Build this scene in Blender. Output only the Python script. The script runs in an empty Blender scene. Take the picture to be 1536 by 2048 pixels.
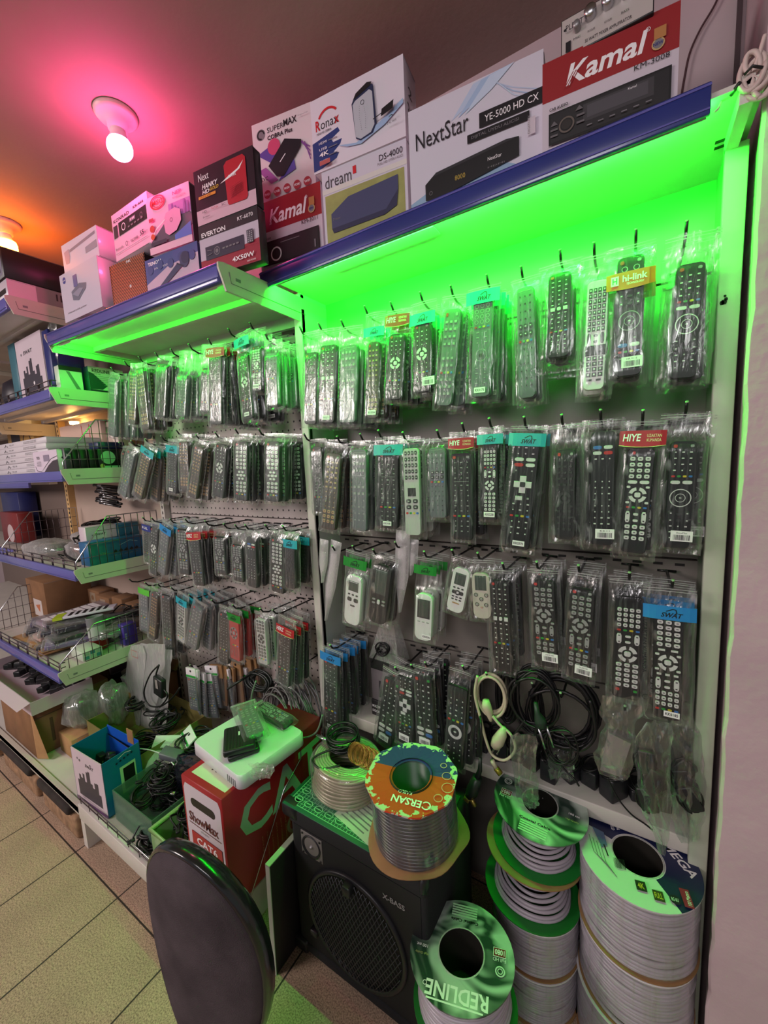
import bpy, bmesh, math, random
from mathutils import Vector, Matrix, noise
R = math.radians
rnd = random.Random(7)
SC = bpy.context.scene
COL = SC.collection
# ---------------------------------------------------------------- camera (1536x2048, f = 800 px)
CAM = Vector((0, -1.1, 1.35)); YAW, PIT, ROL = -.5621, .12276, -.04725; F = 800.0
fw = Vector((math.sin(YAW)*math.cos(PIT), math.cos(YAW)*math.cos(PIT), -math.sin(PIT)))
rt = fw.cross(Vector((0, 0, 1))).normalized(); up = rt.cross(fw)
c_, s_ = math.cos(ROL), math.sin(ROL)
rt, up = c_*rt+s_*up, -s_*rt+c_*up
cd = bpy.data.cameras.new('camera'); cam = bpy.data.objects.new('camera', cd); COL.objects.link(cam)
cam.matrix_world = Matrix(((rt.x, up.x, -fw.x, CAM.x), (rt.y, up.y, -fw.y, CAM.y), (rt.z, up.z, -fw.z, CAM.z), (0, 0, 0, 1)))
cd.sensor_fit = 'VERTICAL'; cd.sensor_height = 36; cd.lens = 36*F/2048; cd.clip_start = .02
SC.camera = cam
def P(px, py, X=None, Y=None, Z=None):
    "point of the real plane X, Y or Z = const measured at a pixel of the photo"
    d = rt*((px-768)/F)+up*((1024-py)/F)+fw
    t = (X-CAM.x)/d.x if X is not None else (Y-CAM.y)/d.y if Y is not None else (Z-CAM.z)/d.z
    return CAM+t*d
# ---------------------------------------------------------------- light, exposure
SC.view_settings.view_transform = 'Standard'; SC.view_settings.look = 'None'
SC.view_settings.gamma = 1; SC.view_settings.exposure = 0.50; SC.view_settings.use_curve_mapping = False
SC.cycles.transparent_max_bounces = 40
SC.cycles.max_bounces = 8
w = bpy.data.worlds.new('room'); SC.world = w; w.use_nodes = True
w.node_tree.nodes['Background'].inputs[0].default_value = (.82, .74, .78, 1)
w.node_tree.nodes['Background'].inputs[1].default_value = .20
LED_POWER, PINK_POWER, ORANGE_POWER, WARM_POWER = 430, 115, 75, 8
def area(name, loc, tgt, sx, sy, power, col):
    l = bpy.data.lights.new(name, 'AREA'); l.shape = 'RECTANGLE'; l.size = sx; l.size_y = sy; l.energy = power; l.color = col
    o = bpy.data.objects.new(name, l); COL.objects.link(o); o.location = loc
    o.rotation_euler = (Vector(tgt)-Vector(loc)).to_track_quat('-Z', 'Y').to_euler()
    return o
area('shop_ceiling_light', (-.1, -2.5, 2.3), (-.7, -.3, .9), 1.2, .5, 18, (1, .94, .97))
area('warm_floor_fill', (-2.9, -2.9, 2.1), (-1.9, -.7, .2), 1.2, .9, 48, (1, .87, .84))  # unseen warm fill added to brighten the floor, no window there
# ---------------------------------------------------------------- materials
def lin(c):
    return tuple((v/255/12.92 if v/255 <= .04045 else ((v/255+.055)/1.055)**2.4) for v in c)
MATS = {}
def mat(rgb, rough=.5, metal=0, spec=.5, coat=0, noise_=0, nscale=30, bump=0, bscale=200, name=None):
    k = (rgb, rough, metal, spec, coat, noise_, nscale, bump, bscale)
    if k in MATS: return MATS[k]
    m = bpy.data.materials.new(name or 'mat_%d_%d_%d' % tuple(rgb)); m.use_nodes = True
    nt = m.node_tree; b = nt.nodes['Principled BSDF']; c = lin(rgb)
    b.inputs['Base Color'].default_value = (*c, 1); b.inputs['Roughness'].default_value = rough
    b.inputs['Metallic'].default_value = metal; b.inputs['Specular IOR Level'].default_value = spec
    b.inputs['Coat Weight'].default_value = coat; b.inputs['Coat Roughness'].default_value = .12
    if noise_ or bump:
        tc = nt.nodes.new('ShaderNodeTexCoord')
    if noise_:
        n = nt.nodes.new('ShaderNodeTexNoise'); n.inputs['Scale'].default_value = nscale; n.inputs['Detail'].default_value = 5
        r = nt.nodes.new('ShaderNodeMapRange'); r.inputs[1].default_value = .3; r.inputs[2].default_value = .7
        r.inputs[3].default_value = 1-noise_; r.inputs[4].default_value = 1+noise_
        x = nt.nodes.new('ShaderNodeVectorMath'); x.operation = 'SCALE'; x.inputs[0].default_value = c
        nt.links.new(tc.outputs['Object'], n.inputs['Vector']); nt.links.new(n.outputs[0], r.inputs[0])
        nt.links.new(r.outputs[0], x.inputs['Scale']); nt.links.new(x.outputs[0], b.inputs['Base Color'])
    if bump:
        n2 = nt.nodes.new('ShaderNodeTexNoise'); n2.inputs['Scale'].default_value = bscale; n2.inputs['Detail'].default_value = 4
        bp = nt.nodes.new('ShaderNodeBump'); bp.inputs['Strength'].default_value = bump; bp.inputs['Distance'].default_value = .002
        nt.links.new(tc.outputs['Object'], n2.inputs['Vector']); nt.links.new(n2.outputs[0], bp.inputs['Height'])
        nt.links.new(bp.outputs[0], b.inputs['Normal'])
    MATS[k] = m
    return m
def emis(name, col, s):
    m = bpy.data.materials.new(name); m.use_nodes = True; nt = m.node_tree; nt.nodes.clear()
    e = nt.nodes.new('ShaderNodeEmission'); e.inputs[0].default_value = (*col, 1); e.inputs[1].default_value = s
    o = nt.nodes.new('ShaderNodeOutputMaterial'); nt.links.new(e.outputs[0], o.inputs[0]); return m
def film(name, tint, base, crease, milk=.5, scale=60, rough=.13, edge=.45, streak=.22):
    "thin clear plastic: see-through, glossy towards its edges, whitened along its creases"
    m = bpy.data.materials.new(name); m.use_nodes = True; nt = m.node_tree; nt.nodes.clear(); L = nt.links
    N = lambda t: nt.nodes.new('ShaderNode'+t)
    tc = N('TexCoord'); mp = N('Mapping'); mp.inputs['Scale'].default_value = (1, 1, .35); L.new(tc.outputs['Object'], mp.inputs[0])
    n = N('TexNoise'); n.inputs['Scale'].default_value = scale; n.inputs['Detail'].default_value = 3; n.inputs['Distortion'].default_value = 1.5
    L.new(mp.outputs[0], n.inputs['Vector'])
    bp = N('Bump'); bp.inputs['Strength'].default_value = .55; bp.inputs['Distance'].default_value = .004; L.new(n.outputs[0], bp.inputs['Height'])
    cr = N('MapRange'); cr.inputs[1].default_value = .58; cr.inputs[2].default_value = .74; cr.inputs[3].default_value = 0; cr.inputs[4].default_value = crease
    L.new(n.outputs[0], cr.inputs[0])
    mp2 = N('Mapping'); mp2.inputs['Scale'].default_value = (1, 1, .06); L.new(tc.outputs['Object'], mp2.inputs[0])
    n2 = N('TexNoise'); n2.inputs['Scale'].default_value = scale*4; n2.inputs['Detail'].default_value = 2; L.new(mp2.outputs[0], n2.inputs['Vector'])
    st = N('MapRange'); st.inputs[1].default_value = .5; st.inputs[2].default_value = .75; st.inputs[3].default_value = 0; st.inputs[4].default_value = streak; L.new(n2.outputs[0], st.inputs[0])
    lw = N('LayerWeight'); lw.inputs[0].default_value = .25; L.new(bp.outputs[0], lw.inputs['Normal'])
    ml = N('Math'); ml.operation = 'MULTIPLY_ADD'; ml.inputs[1].default_value = edge; ml.inputs[2].default_value = base
    L.new(lw.outputs['Facing'], ml.inputs[0])
    ad = N('Math'); ad.operation = 'ADD'; ad.use_clamp = True; L.new(ml.outputs[0], ad.inputs[0]); ad2 = N('Math'); ad2.operation = 'ADD'; L.new(cr.outputs[0], ad2.inputs[0]); L.new(st.outputs[0], ad2.inputs[1]); L.new(ad2.outputs[0], ad.inputs[1])
    tr = N('BsdfTransparent'); tr.inputs[0].default_value = (*tint, 1)
    gl = N('BsdfGlossy'); gl.inputs['Roughness'].default_value = rough; gl.inputs[0].default_value = (.9, .9, .9, 1); L.new(bp.outputs[0], gl.inputs['Normal'])
    df = N('BsdfDiffuse'); df.inputs[0].default_value = (.8, .8, .8, 1); tl = N('BsdfTranslucent'); tl.inputs[0].default_value = (.8, .8, .8, 1)
    dm = N('MixShader'); L.new(df.outputs[0], dm.inputs[1]); L.new(tl.outputs[0], dm.inputs[2])
    gm = N('MixShader'); gm.inputs[0].default_value = milk; L.new(gl.outputs[0], gm.inputs[1]); L.new(dm.outputs[0], gm.inputs[2])
    mx = N('MixShader'); L.new(ad.outputs[0], mx.inputs[0]); L.new(tr.outputs[0], mx.inputs[1]); L.new(gm.outputs[0], mx.inputs[2])
    o = N('OutputMaterial'); L.new(mx.outputs[0], o.inputs[0]); return m
FILM = film('clear_bag_film', (.97, .98, .97), .015, .6, .45, 42, .2, .7, .16)
MILKY = film('milky_bag_film', (.93, .94, .93), .22, .35, .7, 40)
FOG = film('foggy_bag_film', (.88, .92, .9), .05, .95, .3, 30, .10, .7)
FROST = film('frosted_film', (.9, .92, .92), .5, .3, .7, 25, .2)
SHRINK = film('shrink_wrap', (.98, .98, .98), .02, .20, .3, 25, .08)
BUBBLE = film('bubble_wrap_film', (.9, .92, .9), .62, .38, .75, 260)
def clearplastic(name, col, a):
    m = bpy.data.materials.new(name); m.use_nodes = True; b = m.node_tree.nodes['Principled BSDF']
    b.inputs['Base Color'].default_value = (*lin(col), 1); b.inputs['Alpha'].default_value = a; b.inputs['Roughness'].default_value = .15; return m
WHITE = mat((226, 222, 226), .5); BLACK = mat((22, 22, 25), .45); BLKPLAS = mat((30, 31, 35), .38, bump=.05, bscale=900)
CARD = mat((150, 112, 72), .85, noise_=.12, nscale=20); CARDIN = mat((170, 130, 88), .9, noise_=.1, nscale=25)
KRAFT = mat((128, 92, 62), .9, noise_=.15, nscale=12); GREYMET = mat((150, 148, 150), .4, .6)
HOOKM = mat((26, 26, 28), .3, .3); STEEL = mat((190, 190, 195), .25, 1.0); WIRE = mat((95, 85, 88), .35, .9)
SHELFW = mat((205, 200, 192), .45, noise_=.06, nscale=8); FASBLUE = mat((92, 90, 164), .25, spec=.6, coat=.4, noise_=.08, nscale=6)  # FASBLUE: blue rail shifted to lilac, pink lamplight put into the colour
FASNAVY = mat((40, 52, 122), .28, spec=.6, coat=.4, noise_=.08, nscale=6)
CABBLK = mat((20, 20, 22), .4); CABGREY = mat((120, 120, 118), .45)
# ---------------------------------------------------------------- mesh builder
TXT = {}
def text_geo(s, bold):
    k = (s, bold)
    if k in TXT: return TXT[k]
    cu = bpy.data.curves.new('t', 'FONT'); cu.body = s; cu.resolution_u = 2; cu.offset = .022 if bold else 0.0
    ob = bpy.data.objects.new('t', cu); me = ob.to_mesh()
    vs = [(v.co.x, v.co.y) for v in me.vertices]; fs = [tuple(p.vertices) for p in me.polygons]
    ob.to_mesh_clear(); bpy.data.objects.remove(ob); bpy.data.curves.remove(cu)
    x0 = min(v[0] for v in vs); x1 = max(v[0] for v in vs); y0 = min(v[1] for v in vs); y1 = max(v[1] for v in vs)
    TXT[k] = ([((x-x0)/(x1-x0+1e-9), (y-y0)/(y1-y0+1e-9)) for x, y in vs], fs, (x1-x0)/(y1-y0+1e-9))
    return TXT[k]
class MB:
    def __init__(s): s.v = []; s.f = []; s.m = []; s.s = []; s.mats = []
    def mi(s, m):
        if m not in s.mats: s.mats.append(m)
        return s.mats.index(m)
    def add(s, vs, fs, m, M=None, smooth=False):
        b = len(s.v); i = s.mi(m)
        s.v += [tuple(M@Vector(v)) if M else tuple(v) for v in vs]
        s.f += [tuple(b+k for k in f) for f in fs]; s.m += [i]*len(fs); s.s += [smooth]*len(fs)
    def box(s, x0, y0, z0, x1, y1, z1, m, M=None):
        v = [(x0, y0, z0), (x1, y0, z0), (x1, y1, z0), (x0, y1, z0), (x0, y0, z1), (x1, y0, z1), (x1, y1, z1), (x0, y1, z1)]
        s.add(v, [(0, 3, 2, 1), (4, 5, 6, 7), (0, 1, 5, 4), (1, 2, 6, 5), (2, 3, 7, 6), (3, 0, 4, 7)], m, M); return s
    def rbox(s, x0, y0, z0, x1, y1, z1, m, r=.003, seg=2, M=None):
        bm = bmesh.new(); bmesh.ops.create_cube(bm, size=1)
        for v in bm.verts: v.co = Vector(((x0+x1)/2+v.co.x*(x1-x0), (y0+y1)/2+v.co.y*(y1-y0), (z0+z1)/2+v.co.z*(z1-z0)))
        bmesh.ops.bevel(bm, geom=list(bm.edges), offset=r, segments=seg, affect='EDGES', profile=.5)
        bm.verts.index_update()
        s.add([v.co[:] for v in bm.verts], [tuple(v.index for v in f.verts) for f in bm.faces], m, M, True); bm.free(); return s
    def prism(s, pts, y0, y1, m, M=None):
        "outline in x,z extruded along y"
        n = len(pts); v = [(x, y0, z) for x, z in pts]+[(x, y1, z) for x, z in pts]
        s.add(v, [tuple(range(n)), tuple(range(2*n-1, n-1, -1))]+[(i, i+n, (i+1) % n+n, (i+1) % n) for i in range(n)], m, M); return s
    def tube(s, pts, r, m, n=6, M=None, closed=False, cap=True):
        pts = [Vector(p) for p in pts]; k = len(pts); v = []; nrm = None
        for i, p in enumerate(pts):
            a = pts[(i-1) % k] if closed or i else p; b = pts[(i+1) % k] if closed or i < k-1 else p
            t = (b-a).normalized() if (b-a).length > 1e-9 else Vector((0, 0, 1))
            if nrm is None: nrm = t.orthogonal().normalized()
            nrm = (nrm-t*nrm.dot(t)); nrm = nrm.normalized() if nrm.length > 1e-6 else t.orthogonal().normalized()
            q = t.cross(nrm); rr = r[i] if isinstance(r, (list, tuple)) else r
            v += [p+nrm*(rr*math.cos(2*math.pi*j/n))+q*(rr*math.sin(2*math.pi*j/n)) for j in range(n)]
        f = []
        for i in range(k if closed else k-1):
            i2 = (i+1) % k
            f += [(i*n+j, i*n+(j+1) % n, i2*n+(j+1) % n, i2*n+j) for j in range(n)]
        if cap and not closed: f += [tuple(range(n-1, -1, -1)), tuple((k-1)*n+j for j in range(n))]
        s.add(v, f, m, M, True); return s
    def lathe(s, prof, m, n=32, M=None, sx=1, sy=1, smooth=True):
        "profile (radius, z) turned about z"
        k = len(prof); v = []
        for r, z in prof: v += [(r*sx*math.cos(2*math.pi*j/n), r*sy*math.sin(2*math.pi*j/n), z) for j in range(n)]
        s.add(v, [(i*n+j, i*n+(j+1) % n, (i+1)*n+(j+1) % n, (i+1)*n+j) for i in range(k-1) for j in range(n)], m, M, smooth); return s
    def quad(s, a, b, c, d, m): s.add([a, b, c, d], [(0, 1, 2, 3)], m); return s
    def build(s, name, parent=None, bevel=0):
        me = bpy.data.meshes.new(name); me.from_pydata(s.v, [], s.f)
        for m in s.mats: me.materials.append(m)
        me.polygons.foreach_set('material_index', s.m); me.polygons.foreach_set('use_smooth', s.s); me.update()
        o = bpy.data.objects.new(name, me); COL.objects.link(o)
        if parent: o.parent = parent
        return o
class Art:
    "flat print on a face: origin O, unit axes U (right) and V (up), size W x H metres, coordinates 0..1"
    def __init__(s, mb, O, U, V, W, H, M=None):
        s.mb = mb; s.O = Vector(O); s.U = Vector(U); s.V = Vector(V); s.N = s.U.cross(s.V).normalized(); s.W = W; s.H = H; s.k = 1; s.M = M; s.d = .00025
    def pt(s, x, y): return s.O+s.U*(x*s.W)+s.V*(y*s.H)+s.N*(s.k*s.d)
    def poly(s, pts, m): s.mb.add([s.pt(*p) for p in pts], [tuple(range(len(pts)))], m, s.M); s.k += 1; return s
    def rect(s, x0, y0, x1, y1, m): return s.poly([(x0, y0), (x1, y0), (x1, y1), (x0, y1)], m)
    def disc(s, cx, cy, r, m, n=24, asp=1.0):
        k = s.H/s.W; return s.poly([(cx+r*k*asp*math.cos(2*math.pi*i/n), cy+r*math.sin(2*math.pi*i/n)) for i in range(n)], m)
    def ring(s, cx, cy, r, t, m, n=28, a0=0, a1=360, asp=1.0):
        k = s.H/s.W*asp; vs = []; A = [R(a0+(a1-a0)*i/n) for i in range(n+1)]
        for a in A: vs += [s.pt(cx+r*k*math.cos(a), cy+r*math.sin(a)), s.pt(cx+(r-t)*k*math.cos(a), cy+(r-t)*math.sin(a))]
        s.mb.add(vs, [(2*i, 2*i+2, 2*i+3, 2*i+1) for i in range(n)], m, s.M); s.k += 1; return s
    def line(s, pts, t, m):
        for (ax, ay), (bx, by) in zip(pts, pts[1:]):
            a = Vector((ax*s.W, ay*s.H)); b = Vector((bx*s.W, by*s.H)); d = (b-a)
            if d.length < 1e-9: continue
            q = Vector((-d.y, d.x)).normalized()*(t*s.H/2)
            s.poly([((a-q).x/s.W, (a-q).y/s.H), ((b-q).x/s.W, (b-q).y/s.H), ((b+q).x/s.W, (b+q).y/s.H), ((a+q).x/s.W, (a+q).y/s.H)], m); s.k -= 1
        s.k += 1; return s
    def text(s, t, x, y, w, h, m, bold=False, ital=0, rot=0):
        vs, fs, asp = text_geo(t, bold); W = w*s.W; Hh = h*s.H; ca, sa = math.cos(R(rot)), math.sin(R(rot)); out = []
        for a, b in vs:
            X = a*W+b*Hh*ital; Y = b*Hh; X, Y = X*ca-Y*sa, X*sa+Y*ca
            out.append(s.pt(x+X/s.W, y+Y/s.H))
        s.mb.add(out, fs, m, s.M); s.k += 1; return s
    def bars(s, x, y, w, h, m, seed=1):
        r = random.Random(seed); c = x
        while c < x+w:
            t = w*r.choice((.02, .035, .05)); s.rect(c, y, min(c+t, x+w), y+h, m); s.k -= 1; c += t+w*r.choice((.02, .03, .045))
        s.k += 1; return s
def thing(name, label, cat, loc=(0, 0, 0), rot=(0, 0, 0), group=None):
    o = bpy.data.objects.new(name, None); COL.objects.link(o); o.location = loc; o.rotation_euler = rot; o.empty_display_size = .02
    o['label'] = label; o['category'] = cat
    if group: o['group'] = group
    return o
def tag(o, label, cat, group=None, kind=None):
    o['label'] = label; o['category'] = cat
    if group: o['group'] = group
    if kind: o['kind'] = kind
    return o
def struct(name, mb):
    o = mb.build(name); o['kind'] = 'structure'; return o
def kids(o): return [c for c in bpy.data.objects if c.parent == o]
def dup(root, loc=None, rot=None, label=None, group=None, ch=None):
    r = root.copy(); COL.objects.link(r)
    if loc is not None: r.location = loc
    if rot is not None: r.rotation_euler = rot
    if label: r['label'] = label
    if group: r['group'] = group
    for c in (ch if ch is not None else [(k, kids(k)) for k in kids(root)]):
        k = c[0].copy(); COL.objects.link(k); k.parent = r
        for g in c[1]:
            d = g.copy(); COL.objects.link(d); d.parent = k
    return r
ORD = ['first', 'second', 'third', 'fourth', 'fifth', 'sixth', 'seventh', 'eighth', 'ninth', 'tenth', 'eleventh', 'twelfth', 'thirteenth', 'fourteenth']
# ================================================================ THE SETTING
def floor_mat():
    m = bpy.data.materials.new('speckled_tile_floor'); m.use_nodes = True; nt = m.node_tree; L = nt.links; b = nt.nodes['Principled BSDF']
    N = lambda t: nt.nodes.new('ShaderNode'+t)
    tc = N('TexCoord'); sp = N('SeparateXYZ'); L.new(tc.outputs['Object'], sp.inputs[0]); ms = []
    for ax, off in (('X', 1.378), ('Y', .63)):
        a = N('Math'); a.operation = 'ADD'; a.inputs[1].default_value = off+.155+31; L.new(sp.outputs[ax], a.inputs[0])
        d = N('Math'); d.operation = 'DIVIDE'; d.inputs[1].default_value = .31; L.new(a.outputs[0], d.inputs[0])
        fr = N('Math'); fr.operation = 'FRACT'; L.new(d.outputs[0], fr.inputs[0])
        sb = N('Math'); sb.operation = 'SUBTRACT'; sb.inputs[1].default_value = .5; L.new(fr.outputs[0], sb.inputs[0])
        ab = N('Math'); ab.operation = 'ABSOLUTE'; L.new(sb.outputs[0], ab.inputs[0])
        lt = N('Math'); lt.operation = 'LESS_THAN'; lt.inputs[1].default_value = .0075; L.new(ab.outputs[0], lt.inputs[0]); ms.append(lt)
    mx = N('Math'); mx.operation = 'MAXIMUM'; L.new(ms[0].outputs[0], mx.inputs[0]); L.new(ms[1].outputs[0], mx.inputs[1])
    n = N('TexNoise'); n.inputs['Scale'].default_value = 280; n.inputs['Detail'].default_value = 6; L.new(tc.outputs['Object'], n.inputs['Vector'])
    n2 = N('TexNoise'); n2.inputs['Scale'].default_value = 6; n2.inputs['Detail'].default_value = 4; L.new(tc.outputs['Object'], n2.inputs['Vector'])
    cr = N('ValToRGB'); cr.color_ramp.elements[0].position = .32; cr.color_ramp.elements[0].color = (*lin((136, 112, 96)), 1)
    cr.color_ramp.elements[1].position = .6; cr.color_ramp.elements[1].color = (*lin((218, 188, 160)), 1); L.new(n.outputs[0], cr.inputs[0])
    c2 = N('MixRGB'); c2.blend_type = 'MULTIPLY'; c2.inputs[0].default_value = .45; L.new(cr.outputs[0], c2.inputs[1]); L.new(n2.outputs[0], c2.inputs[2])
    c3 = N('MixRGB'); c3.inputs[2].default_value = (*lin((48, 42, 36)), 1); L.new(mx.outputs[0], c3.inputs[0]); L.new(c2.outputs[0], c3.inputs[1])
    L.new(c3.outputs[0], b.inputs['Base Color']); b.inputs['Roughness'].default_value = .6
    return m
mb = MB(); mb.box(-5.5, -4, -.05, 2.2, .15, 0, floor_mat()); struct('floor', mb)
CEIL = mat((160, 142, 134), .75, noise_=.07, nscale=3, bump=.25, bscale=60)
mb = MB(); mb.box(-5.5, -4, 2.35, 2.2, .15, 2.4, CEIL); struct('ceiling', mb)
WALLM = mat((176, 160, 164), .8, noise_=.06, nscale=4, bump=.3, bscale=40)
mb = MB(); mb.box(-5.5, .06, 0, 2.2, .15, 2.35, WALLM); struct('wall_back', mb)
# right wall: rough plaster pier, its worn left edge facing the shelves
PLASTER = mat((196, 172, 178), .85, noise_=.07, nscale=5, bump=.8, bscale=35)
mb = MB(); zs = [i*2.35/60 for i in range(61)]; v = []; f = []; rr = random.Random(3)
for i, z in enumerate(zs):
    j = rr.uniform(-.0022, .0022); e = .1605+j
    v += [(.163, .06, z), (.161, -.13, z), (.150+j, -.208+j, z), (.154+j, -.214, z), (1.1, -.214, z)]
for i in range(60):
    for k in range(4): f.append((i*5+k, i*5+k+1, i*5+k+6, i*5+k+5))
mb.add(v, f, PLASTER); struct('wall_right', mb)
# ================================================================ SHELVING
def pegboard_mat():
    m = bpy.data.materials.new('perforated_panel'); m.use_nodes = True; nt = m.node_tree; L = nt.links; b = nt.nodes['Principled BSDF']
    N = lambda t: nt.nodes.new('ShaderNode'+t); tc = N('TexCoord'); sp = N('SeparateXYZ'); L.new(tc.outputs['Object'], sp.inputs[0]); q = []
    for ax in 'XZ':
        d = N('Math'); d.operation = 'DIVIDE'; d.inputs[1].default_value = .03; L.new(sp.outputs[ax], d.inputs[0])
        a = N('Math'); a.operation = 'ADD'; a.inputs[1].default_value = 200; L.new(d.outputs[0], a.inputs[0])
        fr = N('Math'); fr.operation = 'FRACT'; L.new(a.outputs[0], fr.inputs[0])
        sb = N('Math'); sb.operation = 'SUBTRACT'; sb.inputs[1].default_value = .5; L.new(fr.outputs[0], sb.inputs[0])
        p = N('Math'); p.operation = 'POWER'; p.inputs[1].default_value = 2; L.new(sb.outputs[0], p.inputs[0]); q.append(p)
    ad = N('Math'); ad.operation = 'ADD'; L.new(q[0].outputs[0], ad.inputs[0]); L.new(q[1].outputs[0], ad.inputs[1])
    lt = N('Math'); lt.operation = 'LESS_THAN'; lt.inputs[1].default_value = .016; L.new(ad.outputs[0], lt.inputs[0])
    mx = N('MixRGB'); mx.inputs[1].default_value = (*lin((188, 176, 172)), 1); mx.inputs[2].default_value = (*lin((24, 20, 20)), 1); L.new(lt.outputs[0], mx.inputs[0])
    L.new(mx.outputs[0], b.inputs['Base Color']); b.inputs['Roughness'].default_value = .5; return m
PEG = pegboard_mat()
PANELG = mat((122, 116, 110), .42, spec=.5, noise_=.08, nscale=5)
SIDEW = mat((190, 196, 186), .45, noise_=.06, nscale=6)
SLOT = mat((30, 28, 28), .8)
def slotted(mbx, x0, y0, y1, z0, z1, w=.03, m=SHELFW, face=-1):
    mbx.box(x0, y0, z0, x0+w, y1, z1, m)
    z = z0+.03
    while z < z1-.03:
        mbx.box(x0+w*.38, y0-.0006, z, x0+w*.62, y0, z+.014, SLOT); z += .028
# ---- right bay
bay = thing('shelving_bay', 'right display bay of grey panels with blue-edged top shelf, beside the plaster pier', 'shelving', (-.38, 0, 0))
def bl(o, root): o.location = -root.location if not root.rotation_euler.y else (0, 0, 0); return o
mb = MB()
for z0, z1 in ((.5, .76), (.765, 1.1), (1.105, 1.4), (1.405, 1.7), (1.705, 1.876)):
    mb.box(-.883, .0, z0, .124, .02, z1, PANELG)
mb.box(-.883, .012, 0, .124, .02, .5, PANELG)
for z in (.762, 1.102, 1.402, 1.702):
    for k in range(24): mb.box(-.86+k*.041, -.001, z-.016, -.842+k*.041, 0, z-.010, SLOT)
bl(mb.build('back_panel', bay), bay)
mb = MB(); mb.box(-.9, -.12, 0, -.883, .02, 1.876, SIDEW); mb.rbox(-.912, -.125, 0, -.883, -.105, 1.876, SHELFW, .002)
bl(mb.build('side_panel', bay), bay)
mb = MB(); mb.box(.124, -.125, 0, .136, .02, 1.876, mat((120, 124, 112), .5)); mb.rbox(.118, -.135, 0, .15, -.12, 1.86, mat((184, 190, 172), .5, noise_=.08, nscale=9), .002)
chip = mat((20, 26, 20), .8)
for (cx, cz, s) in ((1448, 604, .006), (1444, 606, .005), (1452, 598, .004), (1450, 592, .003)):
    p = P(cx, cz, Y=-.1355); mb.add([(p.x+s*math.cos(a*1.05)*(.7+.5*((a*7) % 3)/3), -.1356, p.z+s*math.sin(a*1.05)*.8) for a in range(6)], [tuple(range(6))], chip)
bl(mb.build('side_panel', bay), bay)
mb = MB(); mb.box(-.885, -.243, 1.876, .15, .02, 1.884, SHELFW); mb.box(.118, -.243, 1.852, .135, -.12, 1.89, SHELFW)
for (px, py) in ((1448, 280), (1446, 292)):
    p = P(px, py, Z=1.8755); mb.box(p.x-.012, p.y-.004, 1.8752, p.x+.010, p.y+.004, 1.876, chip)
mb.box(-.72, -.2, 1.8735, -.4, -.16, 1.876, SHELFW)
sh = bl(mb.build('top_shelf', bay), bay)
mb = MB(); mb.rbox(-.912, -.252, 1.852, .084, -.244, 1.897, FASNAVY, .002); mb.box(-.912, -.2535, 1.858, .084, -.252, 1.8605, FASBLUE); mb.box(-.912, -.2535, 1.890, .084, -.252, 1.8935, FASBLUE)
o = mb.build('price_rail', sh)
mb = MB(); mb.rbox(-.883, -.12, .475, .124, .0, .515, SHELFW, .003)
mb.add([(-.5+i*.05, -.1205, .485+(.02 if i % 2 else .004)) for i in range(2)]+[(-.44, -.1205, .49)], [(0, 1, 2)], mat((150, 140, 128), .7))
bl(mb.build('low_shelf', bay), bay)
# ---- left bay
bayL = thing('shelving_bay', 'middle display bay of perforated panels with a blue-edged top shelf sagging right', 'shelving', (-1.41, 0, 0))
mb = MB()
for z0, z1 in ((.1, .72), (.724, 1.15), (1.154, 1.85)): mb.box(-1.93, 0, z0, -.912, .02, z1, PEG)
bl(mb.build('perforated_panel', bayL), bayL)
mb = MB(); slotted(mb, -1.965, -.03, .02, 0, 2.0); bl(mb.build('slotted_upright', bayL), bayL)
TILT = .038
def zA(x): return 1.868+.004-TILT*(x+1.41)      # top face of the sagging shelf
mb = MB(); Mt = Matrix.Translation((-1.41, 0, 1.868))@Matrix.Rotation(TILT, 4, 'Y')
mb.box(-.52, -.39, -.004, .52, .02, .004, SHELFW, Mt)
mb.box(-.52, -.25, -.022, .52, -.235, -.004, SHELFW, Mt); mb.box(-.52, -.06, -.04, .52, -.045, -.004, SHELFW, Mt); mb.box(-.52, -.39, -.03, .52, -.383, -.004, SHELFW, Mt)
sh = bl(mb.build('top_shelf', bayL), bayL)
mb = MB(); mb.rbox(-.525, -.405, -.03, .515, -.391, .016, FASBLUE, .003, M=Mt)
mb.box(-.525, -.4065, -.022, .515, -.405, -.019, FASNAVY, Mt); mb.box(-.525, -.4065, .008, .515, -.405, .011, FASNAVY, Mt); mb.build('price_rail', sh)
BRK = mat((196, 190, 176), .4)
def bracket(mbx, x, yf, yb, z, M=None, h=.05, m=BRK):
    "tapered end plate with pressed outline"
    pts = [(yf, z+.012), (yf-.0, z-.0), (yf+.02, z-h), (yb-.08, z-h-.004), (yb, z-h-.06), (yb, z+.016), (yf+.015, z+.016)]
    n = len(pts); t = .006
    v = [(x-t/2, a, b) for a, b in pts]+[(x+t/2, a, b) for a, b in pts]
    mbx.add(v, [tuple(range(n)), tuple(range(2*n-1, n-1, -1))]+[(i, i+n, (i+1) % n+n, (i+1) % n) for i in range(n)], m, M)
    for side in (x+t/2+.0006,):
        mbx.tube([(side, yf+.03, z-.002), (side, yf+.035, z-h*.55), (side, yb-.1, z-h*.6)], .0009, CABGREY, 4, M)
    mbx.box(x+t/2, yf+.05, z-h*.35, x+t/2+.0008, yf+.065, z-h*.2, CABGREY, M)
for s in (-.53, .525):
    mb = MB(); bracket(mb, s, -.41, .0, 0, Mt); bl(mb.build('shelf_bracket', bayL), bayL)
mb = MB()
mb.box(-1.70, -.58, .135, -.912, .0, .16, SHELFW); mb.rbox(-1.70, -.6, .105, -.912, -.58, .163, SHELFW, .002)
bl(mb.build('base_deck', bayL), bayL)
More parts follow.
